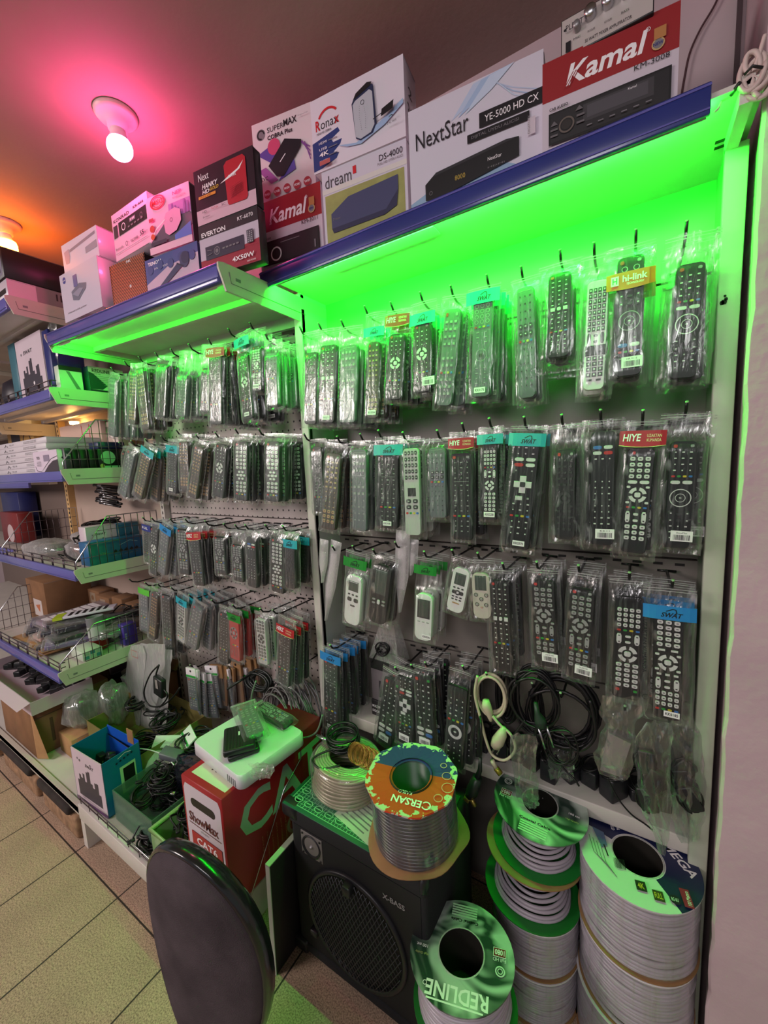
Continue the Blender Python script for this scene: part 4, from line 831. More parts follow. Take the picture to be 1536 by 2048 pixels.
row('top', 'middle', YL, [
 ((222, 735), (225, 752), (226, 869), 15, 'grid', {}), ((248, 722), (267, 743), (269, 849), 12, 'warm', {}), ((277, 713), (277, 726), (294, 850), 13, 'warm', {'n': 3}), ((310, 705), (325, 728), (325, 835), 24, 'black', {}), ((341, 698), (366, 750), (364, 834), 20, 'grey', {}), ((377, 688), (413, 737), (414, 826), 15, 'thin', {}),
 ((416, 678), (430, 705), (436, 849), 24, 'dots', {'band': 'red', 'bz': .004, 'n': 6, 'sp': .03}), ((456, 657), (486, 706), (502, 838), 22, 'ring', {'band': 'cyan', 'bz': .01, 'st': ('KK0026', 0)}), ((499, 645), (513, 692), (517, 783), 18, 'hiye', {'st': ('KK0106', 0)}), ((530, 668), (543, 706), (548, 812), 20, 'trans', {'n': 6, 'sp': .03})],
 .192, 5)
row('second', 'middle', YL, [
 ((238, 885), (250, 892), (256, 984), 14, 'black', {}), ((262, 882), (264, 892), (252, 981), 13, 'grey', {'n': 3}), ((290, 878), (294, 909), (281, 995), 17, 'warm', {'band': 'cyan', 'bz': .012}), ((322, 872), (345, 898), (347, 986), 27, 'dots', {'band': 'cyan', 'bz': .012, 'st': ('KK0194', 0)}), ((352, 860), (366, 883), (373, 980), 16, 'warm', {}),
 ((392, 870), (399, 883), (389, 986), 16, 'warm', {}), ((430, 865), (443, 886), (439, 992), 25, 'ring', {}), ((470, 858), (482, 883), (486, 1001), 24, 'bright', {'n': 6, 'sp': .03}), ((517, 858), (545, 883), (548, 1003), 25, 'bright', {'n': 6, 'sp': .03})],
 .192, 5)
row('third', 'middle', YL, [
 ((285, 1035), (292, 1048), (297, 1119), 13, 'dots', {'band': 'navy', 'n': 3, 'bz': .001}), ((303, 1036), (308, 1046), (310, 1140), 15, 'ring', {'n': 3}), ((340, 1038), (331, 1059), (324, 1147), 18, 'grey', {'band': 'blue', 'bz': .004}), ((370, 1038), (363, 1056), (372, 1147), 19, 'mid', {'n': 5}), ((410, 1042), (388, 1076), (402, 1171), 27, 'dots', {'band': 'redz', 'bz': .018, 'n': 5}), ((447, 1048), (438, 1073), (445, 1149), 22, 'mid', {'n': 5}),
 ((470, 1050), (474, 1089), (480, 1163), 20, 'mid', {'n': 5}), ((490, 1050), (502, 1066), (507, 1166), 20, 'nf', {'n': 5}), ((530, 1050), (554, 1062), (557, 1171), 26, 'bright', {'n': 3}), ((565, 1052), (579, 1076), (583, 1174), 20, 'black', {'band': 'cyan', 'bz': .014, 'n': 3, 'sp': .06})],
 .192, 5)
row('lowest', 'middle', YL, [
 ((258, 1158), (287, 1176), (292, 1256), 14, 'grey', {'band': 'lime', 'n': 3, 'bz': .002}), ((290, 1165), (310, 1174), (308, 1264), 11, 'warm', {'n': 2}), ((315, 1168), (330, 1174), (341, 1294), 23, 'dots', {'n': 3}), ((342, 1175), (363, 1210), (364, 1283), 20, 'silver', {'band': 'cyan', 'bz': .01, 'n': 5}), ((378, 1190), (396, 1214), (386, 1294), 21, 'grey', {'n': 5}), ((423, 1200), (448, 1200), (450, 1300), 17, 'dots', {'n': 3}),
 ((465, 1210), (467, 1228), (473, 1316), 25, 'dig', {'band': 'green', 'bz': .006, 'n': 3, 'sp': .045}), ((520, 1217), (518, 1222), (528, 1311), 20, 'silver', {'n': 5}), ((545, 1220), (571, 1256), (569, 1368), 29, 'dots', {'band': 'redz', 'bz': .02, 'n': 3})],
 .192, 5)
# ================================================================ CABLES, POUCHES AND OTHER HANGING GOODS
def loops(c, u, v, ru, rv, turns, seed=0, jit=.006, drift=.004, n=22, wob=.15):
    "wound loops around c in the plane u,v, drifting along the normal"
    rr = random.Random(seed); c = Vector(c); u = Vector(u).normalized(); v = Vector(v).normalized(); nn = u.cross(v); pts = []
    k0 = rr.random()*6
    for t in range(turns):
        a_ = ru*(1+rr.uniform(-wob, wob)); b_ = rv*(1+rr.uniform(-wob, wob)); off = u*rr.uniform(-jit, jit)+v*rr.uniform(-jit, jit)
        for i in range(n):
            a = 2*math.pi*i/n+k0; pts.append(c+off+u*(a_*math.cos(a))+v*(b_*math.sin(a))+nn*(drift*(t+i/n-turns/2)+rr.uniform(-.0008, .0008)))
    return smooth(pts)
def smooth(p, it=1):
    p = [Vector(x) for x in p]
    for _ in range(it): p = [p[0]]+[(p[i-1]+p[i]*2+p[i+1])/4 for i in range(1, len(p)-1)]+[p[-1]]
    return p
def spline(pts, n=8):
    pts = [Vector(p) for p in pts]; out = []; q = [pts[0]]+pts+[pts[-1]]
    for i in range(1, len(q)-2):
        for k in range(n):
            t = k/n; a, b, c, d = q[i-1], q[i], q[i+1], q[i+2]
            out.append(.5*((2*b)+(-a+c)*t+(2*a-5*b+4*c-d)*t*t+(-a+3*b-3*c+d)*t**3))
    return out+[pts[-1]]
def plain(name, label, cat, mb, group=None, kind=None):
    return tag(mb.build(name), label, cat, group, kind)
# bubble wrap pouches, third row right bay
for i, (tip, x0, top, bot, w_, lab) in enumerate((((664, 1092), (648, 1085), (645, 1165), None, .035, 'short bubble wrap pouch at the left end of the third row, right bay'), ((664, 1092), (672, 1088), (652, 1240), None, .042, 'long tapering bubble wrap pouch on the first hook of the third row, right bay'), ((790, 1084), (806, 1068), (800, 1224), None, .045, 'tapering bubble wrap pouch hanging between two air conditioner remotes'), ((800, 1090), (826, 1085), (822, 1150), None, .035, 'small bubble wrap pouch behind the tapering one beside the big-screen remote'))):
    Yq = YB+.01*i; a = P(*x0, Y=Yq); b = P(*top, Y=Yq); L = (a-b).length; ang = math.atan2(b.x-a.x, a.z-b.z)
    t = thing('bubble_wrap_pouch', lab, 'pouch', a, (0, -ang, 0))
    mb = MB(); nz = 26; nx = 8; r_ = random.Random(i)
    for sd in (-1, 1):
        vs = []
        for j in range(nz+1):
            q = j/nz; z = .01-(L+.01)*q; ww = w_*(1 if q < .55 else 1-(q-.55)/.45*.85)
            for k in range(nx+1):
                p = k/nx*2-1; vs.append((p*ww/2, sd*(.007*(1-p*p)*(1 if q > .1 else q*10)+.0012*math.sin(k*3.1)*math.sin(j*2.9)), z))
        f = [(j*(nx+1)+k, j*(nx+1)+k+1, (j+1)*(nx+1)+k+1, (j+1)*(nx+1)+k) for j in range(nz) for k in range(nx)]
        mb.add(vs, f, BUBBLE, smooth=True)
    mb.build('wrap', t); mb = MB(); mb.rbox(-w_*.3, -.004, -L*.7, w_*.3, .004, -.03, WHITE, .003); mb.build('contents', t)
    if i in (1, 2): p = P(*tip, Y=YB-.008); hook(p, 'black wire hook carrying the %s bubble wrap pouch, third row of the right bay' % ('left', 'middle')[i-1], .165, None)
# docking station pack on the low shelf
t = thing('docking_station_pack', 'clear-topped grey pack with a black cable, standing on the low shelf', 'package', (-.665, -.055, .516), (0, 0, R(-3)))
mb = MB(); mb.rbox(-.06, -.03, 0, .06, .03, .055, mat((40, 38, 40), .5), .002); A = Art(mb, (-.06, -.0305, 0), (1, 0, 0), (0, 0, 1), .12, .055); A.text('MULTIFUNCTION', .04, .55, .6, .16, LWHT, True); A.text('DOCKING STATION', .04, .25, .7, .16, LWHT, True); mb.build('card_base', t)
mb = MB(); mb.rbox(-.058, -.026, .055, .058, .026, .20, mat((120, 112, 116), .4), .002); A = Art(mb, (-.058, -.0262, .055), (1, 0, 0), (0, 0, 1), .116, .145); A.rect(.0, .75, 1, 1, m_(34, 32, 36)); A.poly([(.25, .1), (.27, .5), (.34, .5), (.36, .1)], m_(60, 56, 60)); A.rect(.55, .0, .95, .7, m_(80, 74, 78)); mb.build('printed_card', t)
mb = MB(); mb.add([(-.06, -.03, .2), (.0, -.03, .35), (.045, -.03, .33), (.06, -.03, .2), (-.06, .03, .2), (.0, .0, .35), (.045, .0, .33), (.06, .03, .2)], [(0, 3, 2, 1), (0, 1, 5, 4), (1, 2, 6, 5), (2, 3, 7, 6), (4, 5, 6, 7)], MILKY); mb.build('clear_sleeve', t)
mb = MB(); mb.tube(loops((0, -.034, .245), (1, 0, .2), (0, 0, 1), .022, .017, 5, 3), .0025, CABBLK); mb.tube(spline([(0, -.036, .245), (-.02, -.038, .23), (-.045, -.036, .19)]), .0025, CABBLK); mb.build('cable', t)
# cream mains lead
CREAM = mat((196, 188, 160), .4)
hc = P(980, 1372, Y=YB); hook(P(972, 1346, Y=YB-.008), 'black wire hook carrying the cream mains lead, lowest row of the right bay', .165, None)
t = thing('mains_lead', 'cream mains lead coiled on a hook, with its plug dangling', 'cable', hc)
mb = MB(); c = P(980, 1385, Y=YB)-hc
mb.tube(loops(P(981, 1390, Y=YB)-hc, (1, 0, 0), (0, 0, 1), .036, .052, 4, 5, .003, .003, wob=.1), .0036, CREAM, 8)
pp = lambda x, y, Y=YB-.012: P(x, y, Y=Y)-hc
mb.tube(spline([pp(955, 1352), pp(950, 1390), pp(962, 1440), pp(972, 1480), pp(985, 1510), pp(1010, 1520), pp(1030, 1500), pp(1022, 1470), pp(1000, 1450), pp(985, 1432)]), .0036, CREAM, 8); mb.build('cable', t)
mb = MB(); mb.tube([pp(972, 1400), pp(973, 1412), pp(978, 1424), pp(980, 1435), pp(982, 1442)], [.008, .0125, .010, .006, .004], CREAM, 10); mb.build('appliance_plug', t)
mb = MB(); mb.tube([pp(1008, 1455), pp(1004, 1468), pp(996, 1482), pp(990, 1492)], [.006, .013, .016, .012], CREAM, 12); mb.tube([pp(992, 1490), pp(984, 1506)], .0025, STEEL, 6); mb.tube([pp(1000, 1494), pp(994, 1508)], .0025, STEEL, 6); mb.build('plug', t)
mb = MB(); mb.tube([pp(984, 1520), pp(992, 1536)], .006, CREAM, 8); mb.tube([pp(992, 1536), pp(1001, 1548)], .0075, mat((170, 150, 60), .3, .6), 8); mb.build('connector', t)
# black mains leads
def hung_coil(label, cpx, rx, rz, turns, seed, Y=YB, r=.0034, m=CABBLK, extra=(), group=None, hk=True, jit=.01, name='black_cable', drift=.004, tilt=(0, 0, 1), wob=.16):
    c = P(*cpx, Y=Y); t = thing(name, label, 'cable', c, group=group); mb = MB()
    mb.tube(loops((0, 0, 0), (1, .05, 0), tilt, rx, rz, turns, seed, jit, drift, wob=wob), r, m, 7)
    for e_ in extra: mb.tube(spline([P(x, y, Y=yy)-c for x, y, yy in e_]), r, m, 7)
    mb.build('cable', t)
    if hk: hook(P(cpx[0]-4, cpx[1]-34, Y=YB-.008), 'black wire hook carrying the '+label.split(',')[0], .165, None)
    return t, c
t, c = hung_coil('black two-pin mains lead in loose loops, left of the big black coil', (1068, 1400), .048, .075, 7, 11, extra=[[(1050, 1440, YB-.01), (1030, 1470, YB-.012), (1020, 1500, YB-.01), (1040, 1520, YB-.01), (1065, 1490, YB-.01), (1075, 1440, YB-.02)]])
mb = MB(); q = lambda x, y, Y=YB-.03: P(x, y, Y=Y)-c
DGR = mat((34, 50, 42), .4)
mb.tube([q(1071, 1405), q(1074, 1425), q(1080, 1440), q(1083, 1452)], [.0045, .006, .013, .014], DGR, 10); mb.build('plug', t)
mb = MB(); mb.tube([q(1077, 1455), q(1090, 1498)], .0028, STEEL, 8); mb.build('plug_pin', t); mb = MB(); mb.tube([q(1093, 1452), q(1107, 1494)], .0028, STEEL, 8); mb.build('plug_pin', t)
hung_coil('big coil of thick black cable, behind the mains lead on the right bay', (1125, 1420), .068, .085, 11, 12, Y=YB+.03, r=.0042, extra=[[(1130, 1480, YB+.02), (1160, 1500, YB), (1190, 1470, YB), (1180, 1400, YB)]], jit=.012)
hung_coil('thin black charger lead below the big coil, ending in a barrel plug', (1120, 1490), .03, .045, 3, 13, Y=YB-.01, r=.0022, hk=False, extra=[[(1110, 1510, YB), (1130, 1540, YB), (1150, 1560, YB-.005), (1158, 1572, YB-.005)]])
hung_coil('small bundle of dark leads behind the cream lead', (1012, 1390), .02, .07, 6, 14, Y=YB+.05, r=.004, hk=False)
# flat-plug lead dangling in front of the spool
c = P(960, 1480, Y=-.2); t = thing('flat_plug_lead', 'black flat-plug lead with a brass-coloured tip, dangling beside the orange spool', 'cable', c); q = lambda x, y, Y=-.2: P(x, y, Y=Y)-c
mb = MB(); mb.tube(spline([q(956, 1400, -.13), q(962, 1450), q(962, 1500), q(960, 1520)]), .003, CABBLK, 8); mb.tube([q(961, 1515), q(960, 1540), q(952, 1560)], [.004, .006, .007], BLKPLAS, 8); mb.build('cable', t)
mb = MB(); mb.tube([q(955, 1556), q(944, 1582), q(938, 1592)], [.013, .017, .012], BLKPLAS, 6); mb.build('plug', t)
mb = MB(); mb.tube([q(938, 1588), q(933, 1599)], .011, mat((190, 170, 90), .3, .7), 4); mb.tube([q(943, 1598), q(950, 1612)], .006, mat((190, 170, 90), .3, .7), 4); mb.build('metal_tip', t)
# ---- pouches of film: generic crumpled bag through pixel outline
def crumple(label, rows, Y, th, m, seed, name='plastic_bag', contents=None, group=None, cat='bag'):
    "rows: (left px, right px, y px) from top to bottom"
    pts = [(P(l, y, Y=Y), P(r_, y, Y=Y)) for l, r_, y in rows]; c = (pts[0][0]+pts[0][1])/2; t = thing(name, label, cat, c, group=group); n = 26; nx = 12; mb = MB()
    def at(s):
        k = min(len(pts)-2, int(s*(len(pts)-1))); f_ = s*(len(pts)-1)-k; return pts[k][0].lerp(pts[k+1][0], f_)-c, pts[k][1].lerp(pts[k+1][1], f_)-c
    o = Vector((seed*3.1, seed*1.7, 0))
    for sd in (-1, 1):
        vs = []
        for j in range(n+1):
            l, r_ = at(j/n)
            for k in range(nx+1):
                p = k/nx; v = l.lerp(r_, p); e_ = 1-(2*p-1)**2; s_ = math.sin(math.pi*min(1, j/n*1.15+.05))
                v = v+Vector((.006*noise.noise(o+Vector((p*3, j*.4, 1))), sd*e_*(th*s_+.002)+.9*th*noise.noise(o+Vector((p*7, j*.45, sd)))*e_, .005*noise.noise(o+Vector((p*4, j*.3, 7)))))
                vs.append(v)
        mb.add(vs, [(j*(nx+1)+k, j*(nx+1)+k+1, (j+1)*(nx+1)+k+1, (j+1)*(nx+1)+k) for j in range(n) for k in range(nx)], m, smooth=True)
    mb.build('bag', t)
    if contents: contents(t, c)
    return t
hook(P(1250, 1412, Y=YB-.008), 'black wire hook carrying the bag with the silver box, right bay', .165, None)
def silver(t, c):
    a, b, d, e_ = [P(x, y, Y=YB-.012)-c for x, y in ((1200, 1555-15), (1216, 1465), (1262, 1488), (1240, 1560-6))]; mb = MB(); dv = Vector((0, .03, 0))
    mb.add([a, e_, d, b, a+dv, e_+dv, d+dv, b+dv], [(0, 1, 2, 3), (3, 2, 6, 7), (1, 5, 6, 2), (0, 3, 7, 4), (0, 4, 5, 1), (4, 7, 6, 5)], mat((178, 168, 176), .3, .6)); mb.build('power_adapter', t)
crumple('clear bag holding a silver box, hanging right of the black cables', [(1205, 1300, 1392), (1196, 1292, 1425), (1212, 1268, 1445), (1200, 1275, 1480), (1186, 1270, 1510), (1196, 1262, 1545), (1232, 1256, 1560)], YB-.015, .012, FOG, 3, contents=silver)
def adapters(n, seed, x0, x1, y0, y1, Y):
    def f(t, c):
        rr = random.Random(seed)
        for k in range(n):
            p = P(rr.uniform(x0, x1), rr.uniform(y0, y1), Y=Y+rr.uniform(-.004, .008))-c; mb = MB()
            mb.rbox(-.016, -.009, -.026, .016, .009, .026, BLKPLAS, .004, 2, Matrix.Translation(p)@Matrix.Rotation(rr.uniform(-.6, .6), 4, 'Y')); mb.tube(loops(p+Vector((0, -.004, 0)), (1, 0, 0), (0, 0, 1), .018, .026, 2, k, .004, .002), .002, CABBLK); mb.build('power_adapter', t)
    return f
hook(P(1340, 1436, Y=YB-.008), 'black wire hook carrying the two long bags of adapters, right bay', .165, None)
crumple('long clear bag of black adapters ending in a twisted point, nearest on the last hook', [(1290, 1345, 1444), (1275, 1345, 1480), (1268, 1342, 1520), (1275, 1342, 1570), (1282, 1343, 1620), (1305, 1340, 1665), (1322, 1332, 1708)], YB-.02, .014, FOG, 5, contents=adapters(3, 1, 1290, 1325, 1520, 1610, YB-.02))
crumple('wide clear bag of black adapters behind the pointed one, beside the right post', [(1340, 1385, 1432), (1335, 1400, 1470), (1335, 1408, 1520), (1340, 1410, 1580), (1345, 1408, 1640), (1360, 1398, 1684)], YB+.015, .016, FOG, 6, contents=adapters(4, 2, 1350, 1380, 1500, 1600, YB+.015))
crumple('narrow clear bag hanging over the middle spool stack', [(1020, 1075, 1470), (1022, 1072, 1520), (1030, 1076, 1570), (1035, 1078, 1600), (1060, 1074, 1618)], YB-.03, .01, FOG, 8)
crumple('clear bag of leads hanging under the big black coil', [(1100, 1150, 1480), (1095, 1150, 1520), (1100, 1145, 1560)], YB+.03, .012, FILM, 9, contents=adapters(2, 4, 1110, 1140, 1500, 1540, YB+.03))
# goods on the low shelf
rr = random.Random(21)
for k in range(11):
    x = -.40+.047*k; t = thing('power_adapter', 'black bagged power adapter lying on the low shelf, %s from the left' % ORD[k], 'power adapter', (x, -.06+rr.uniform(-.02, .02), .5155), (0, 0, rr.uniform(-.7, .7)), 'adapters on the low shelf')
    mb = MB(); mb.rbox(-.02, -.028, 0, .02, .028, .03+.015*(k % 3), BLKPLAS, .005); mb.build('case', t)
    mb = MB(); mb.tube(loops((0, -.005, .045+.012*(k % 3)), (1, 0, .2), (0, 1, .3), .022, .03, 3, k, .004, .003), .0022, CABBLK); mb.build('cable', t)
c = P(1260, 1560, Y=-.13); t = thing('thin_black_lead', 'thin black lead drooping from the low shelf to the navy spool', 'cable', c); mb = MB(); mb.tube(spline([P(x, y, Y=-.135)-c for x, y in ((1215, 1555), (1235, 1595), (1262, 1628), (1290, 1648), (1305, 1660))]), .0018, CABBLK); mb.build('cable', t)
# ================================================================ MIDDLE BAY, LOW HANGING GOODS
# long clear bags
for k, (rows, Y, lab) in enumerate((([(262, 285, 1290), (256, 292, 1310), (248, 285, 1380), (242, 280, 1440), (246, 276, 1470)], -.25, 'long frosted empty bag with a red print, leftmost of the three'), ([(280, 330, 1288), (276, 330, 1330), (268, 315, 1400), (262, 300, 1460), (270, 296, 1500)], -.24, 'long frosted empty bag hanging in the middle of the three'), ([(300, 345, 1300), (300, 340, 1350), (290, 335, 1420), (285, 330, 1470)], -.22, 'long frosted empty bag, rightmost of the three, behind the black lead'))):
    crumple(lab, rows, Y, .006, FROST, 20+k, name='clear_bag', contents=(lambda t, c: (lambda mb: (Art(mb, P(264, 1312, Y=-.262)-c, (1, 0, 0), (0, 0, 1), .05, .03).line([(0, 0), (0, 1), (1, 1), (1, 0), (0, 0)], .05, LRED), mb.build('red_print', t)))(MB())) if k == 0 else None)
c = P(320, 1370, Y=-.27); t = thing('adapter_lead', 'black adapter in a clear bag with its lead looping in front of the frosted bags', 'cable', c); q = lambda x, y, Y=-.27: P(x, y, Y=Y)-c
mb = MB(); mb.tube(spline([q(318, 1330), q(300, 1350), q(288, 1385), q(298, 1410), q(322, 1412), q(345, 1395), q(360, 1375)]), .0035, CABBLK); mb.tube(spline([q(318, 1330), q(312, 1360), q(335, 1390), q(320, 1414)]), .0035, CABBLK); mb.build('cable', t)
mb = MB(); mb.rbox(-.035, -.012, -.05, .03, .012, .035, BLKPLAS, .006, M=Matrix.Rotation(.15, 4, 'Y')); mb.build('case', t); mb = MB(); A = Art(mb, (-.01, -.0135, -.01), (1, 0, 0), (0, 0, 1), .018, .04); A.rect(0, 0, 1, 1, m_(150, 146, 140)); mb.build('paper_label', t)
# clipped card packs
rr = random.Random(31)
for k in range(13):
    p = P(383+k*10, 1350-k*2+rr.uniform(-9, 9), Y=-.20+.012*k); green = k < 5 or k in (7, 10)
    t = thing('clip_pack', 'slim %s pack on the long low hook, middle bay, %s from the front' % ('green-headed remote' if green else 'brown card', ORD[k]), 'package', p, (R(rr.uniform(-4, 4)), R(rr.uniform(-9, 5)), R(rr.uniform(-24, 16))), 'packs on the long low hook')
    h = .165+rr.uniform(0, .03); w_ = .054; mb = MB(); mb.rbox(-w_/2, -.004, -h, w_/2, .004, 0, (B_GRY if green else (KRAFT, CARD, B_BRN)[k % 3]), .002); mb.build('contents', t)
    if green: o = keypad('grey', h*.8, w_, .008).build('keypad', t); o.location.z = -h*.18
    mb = MB(); mb.rbox(-w_/2-.004, -.0055, -.03 if green else -.045, w_/2+.004, .0055, .012, WHITE if green else CARD, .001); A = Art(mb, (-w_/2-.004, -.0057, -.03), (1, 0, 0), (0, 0, 1), w_+.008, .04)
    if green: A.rect(0, .05, 1, .3, KGN); A.disc(.5, .75, .12, TXTB)
    else: A.disc(.5, .8, .15, TXTB)
    mb.build('header_card', t); bag_mesh(w_+.01, h+.004, -.02, h*.8, w_, .008, k+70).build('bag', t)
hook(P(380, 1330, Y=-.2), 'long black hook under the middle bay remotes, carrying the slim packs', .192, None)
# big grey patch cable coil
c = P(575, 1410, Y=-.12); t = thing('network_cable_coil', 'large loose coil of grey network cable hanging at the right end of the middle bay', 'cable', c)
mb = MB(); rr = random.Random(41); pts = []
mb.tube(loops((0, -.02, 0), (1, -.25, 0), (0, .15, 1), .10, .085, 16, 42, .022, .0045, wob=.22), .003, CABGREY, 6); mb.tube(loops((.045, .01, .0), (1, -.25, 0), (0, .1, 1), .11, .10, 12, 43, .03, .005, wob=.22), .003, mat((104, 104, 106), .45), 6)
mb.tube(spline([P(x, y, Y=-.26)-c for x, y in ((512, 1362), (503, 1400), (520, 1440), (560, 1465), (600, 1476), (632, 1465), (645, 1430))]), .003, mat((110, 130, 112), .4)); mb.build('cable', t)
hung_coil('thick dark cable bundle arching over the card packs, middle bay', (520, 1360), .055, .03, 8, 44, Y=-.13, r=.0045, m=mat((26, 34, 30), .4), hk=False, extra=[[(500, 1350, -.15), (480, 1362, -.2), (455, 1378, -.22)]], tilt=(0, .3, 1))
hook(P(560, 1345, Y=-.2), 'black wire hook carrying the grey network cable coil', .192, None)
# ================================================================ SPEAKER AND WHAT STANDS ON IT
t = thing('loudspeaker', 'black loudspeaker cabinet with a round grille and small square tweeter', 'loudspeaker', (-.565, -.29, 0))
CARPET = mat((26, 26, 29), .85, bump=.5, bscale=500)
mb = MB(); mb.rbox(-.205, -.14, .012, .205, .14, .452, CARPET, .012, 3); mb.box(-.19, -.1415, .03, .19, -.139, .40, mat((20, 20, 23), .7)); mb.rbox(-.205, -.146, .402, .205, -.12, .452, CARPET, .01, 3); mb.rbox(-.205, -.146, .012, .205, -.12, .04, CARPET, .008, 3); mb.build('cabinet', t)
for sx in (-1, 1):
    for z in (.018, .43): mb = MB(); mb.rbox(sx*.208-.018, -.150, z-.014, sx*.208+.018-.02*sx, -.115, z+.026, BLKPLAS, .008, 2); mb.build('corner_guard', t)
mb = MB(); Mg = Matrix.Translation((0, -.142, .195))@Matrix.Rotation(R(90), 4, 'X'); mb.lathe([(.150, -.004), (.152, .006), (.145, .010), (.138, .006), (.136, 0)], BLKPLAS, 48, Mg)
for k in range(-12, 13):
    o = k*.0112; h = math.sqrt(max(0, .138**2-o*o))
    for ang in (60, 120):
        ca, sa = math.cos(R(ang)), math.sin(R(ang)); n = 8
        mb.tube([Mg@Vector((-sa*o+ca*h*(2*i/n-1), ca*o+sa*h*(2*i/n-1), .008+.010*(1-(o*o+(h*(2*i/n-1))**2)/.138**2))) for i in range(n+1)], .0013, mat((70, 72, 76), .4, .5), 4)
mb.build('grille', t)
mb = MB(); mb.lathe([(.138, 0.001), (.125, -.0), (.11, .002), (.05, -.03), (0, -.03)], mat((16, 16, 18), .6), 40, Mg); mb.build('cone', t)
mb = MB(); mb.rbox(-.012, -.17, .315, .012, -.14, .342, BLKPLAS, .004); mb.build('grille_clip', t); mb = MB(); mb.rbox(-.145, -.158, .10, -.12, -.14, .118, BLKPLAS, .004); mb.build('grille_clip', t)
mb = MB(); x = -.128; mb.rbox(x-.036, -.1435, .328, x+.036, -.140, .395, mat((112, 108, 104), .5), .001); Mt2 = Matrix.Translation((x, -.1435, .3615))@Matrix.Rotation(R(90), 4, 'X'); mb.lathe([(.031, 0), (.031, .003), (.026, .001), (.010, -.012), (0, -.012)], BLKPLAS, 28, Mt2); mb.lathe([(.006, -.012), (.004, .004), (0, .006)], GREYMET, 12, Mt2)
for a in (-.03, .03):
    for b_ in (-.028, .028): mb.lathe([(.003, 0), (.003, .001), (0, .001)], BLACK, 8, Mt2@Matrix.Translation((a, b_, .001)))
mb.build('tweeter', t)
mb = MB(); A = Art(mb, (.09, -.1425, .342), (1, 0, 0), (0, 0, 1), .06, .014); A.text('X-BASS', 0, 0, 1, 1, m_(150, 148, 150), True); mb.build('badge', t)
# cutting mat
MATG = mat((12, 84, 56), .5, noise_=.06, nscale=20); ML = m_(130, 190, 150)
t = thing('cutting_mat', 'green cutting mat with a pale grid, lying on the loudspeaker', 'mat', (-.578, -.315, .4525))
mb = MB(); mb.rbox(-.205, -.125, 0, .205, .125, .003, MATG, .001, 1); A = Art(mb, (-.205, -.125, .003), (1, 0, 0), (0, 1, 0), .41, .25)
for k in range(41): A.rect(.03+.0235*k-.0011*(1+(k % 5 == 0)), .05, .03+.0235*k+.0011*(1+(k % 5 == 0)), .95, ML); A.k -= 1
for k in range(25): A.rect(.03, .05+.0375*k-.0018*(1+(k % 5 == 0)), .97, .05+.0375*k+.0018*(1+(k % 5 == 0)), ML); A.k -= 1
A.k += 1
for k in range(9):
    for j in range(2): A.disc(.08+.085*k, .12+.12*j, .045, MATG, 16); A.k -= 1
A.k += 1
for k in range(9):
    for j in range(2): A.ring(.08+.085*k, .12+.12*j, .04, .008, ML, 16, asp=1.3); A.rect(.06+.085*k, .115+.12*j, .10+.085*k, .125+.12*j, ML); A.k -= 2
A.k += 3; A.rect(.84, .06, .96, .2, MATG); A.text('Jinlong', .85, .09, .1, .08, ML); mb.build('mat', t)
mb = MB(); mb.box(-.08, -.06, 0, .06, .06, .0006, m_(190, 196, 180)); A = Art(mb, (-.08, -.06, .0006), (1, 0, 0), (0, 1, 0), .14, .12)
for k in range(8): A.rect(.1, .1+.1*k, .7+.02*(k % 3), .13+.1*k, LGREY); A.k -= 1
o = mb.build('paper_slip'); o.location = (-.545, -.36, .4562); o.rotation_euler.z = R(-12); tag(o, 'printed white paper slip on the cutting mat, between the coil and the orange spool', 'paper')
# coil of clear wire wrapped in film
c = Vector((-.665, -.315, .457)); t = thing('wire_coil', 'film-wrapped coil of pale wire on the cutting mat, under black and brassy leads', 'coil', c)
PW = mat((168, 160, 136), .35, .2); mb = MB(); rr = random.Random(51)
for k in range(9):
    z = .006+.0095*k; mb.tube([(.082*math.cos(a*math.pi/20)*(1+.02*math.sin(k+a*.3))+.002*k, .068*math.sin(a*math.pi/20), z+.003*math.sin(a*.31+k)) for a in range(40)], .0052, PW, 6, closed=True)
for k in range(6): mb.tube([((.082-.006*k)*math.cos(a*math.pi/20)+.012, (.068-.006*k)*math.sin(a*math.pi/20), .088+.002*math.sin(a*.3)) for a in range(40)], .0045, PW, 6, closed=True)
mb.build('winding', t)
mb = MB(); mb.lathe([(.05, .096), (.086, .094), (.095, .08), (.094, .03), (.098, .004)], SHRINK, 40, Matrix.Translation((.008, 0, 0)), 1, .86); mb.build('film_wrap', t)
t.scale = (1.12, 1.12, 1.05)
t = thing('audio_lead', 'black coiled lead with silver jack plug on top of the wire coil', 'cable', c+Vector((-.02, .03, .10))); mb = MB(); mb.tube(loops((0, 0, .02), (1, 0, .1), (0, 1, .2), .045, .035, 9, 52, .008, .004), .003, CABBLK); mb.tube(spline([(.02, -.03, .02), (-.02, -.06, .01), (-.04, -.09, .0), (.0, -.10, -.004), (.04, -.07, .0)]), .003, CABBLK); mb.build('cable', t)
mb = MB(); mb.tube([(-.085, -.02, .012), (-.06, -.025, .014), (-.04, -.028, .018)], [.003, .005, .005], STEEL, 8); mb.build('jack_plug', t)
t = thing('wire_hank', 'small hank of brass-coloured wire leaning on the wire coil, beside the orange spool', 'cable', c+Vector((.075, .0, .118))); mb = MB()
for k in range(26): mb.tube([(.022*math.cos(a*math.pi/8)+(k-13)*.0026, .03*math.sin(a*math.pi/8)*.4+.002*math.sin(k), .022*math.sin(a*math.pi/8)) for a in range(16)], .0013, mat((150, 112, 50), .3, .7), 4, closed=True)
mb.build('wire', t)
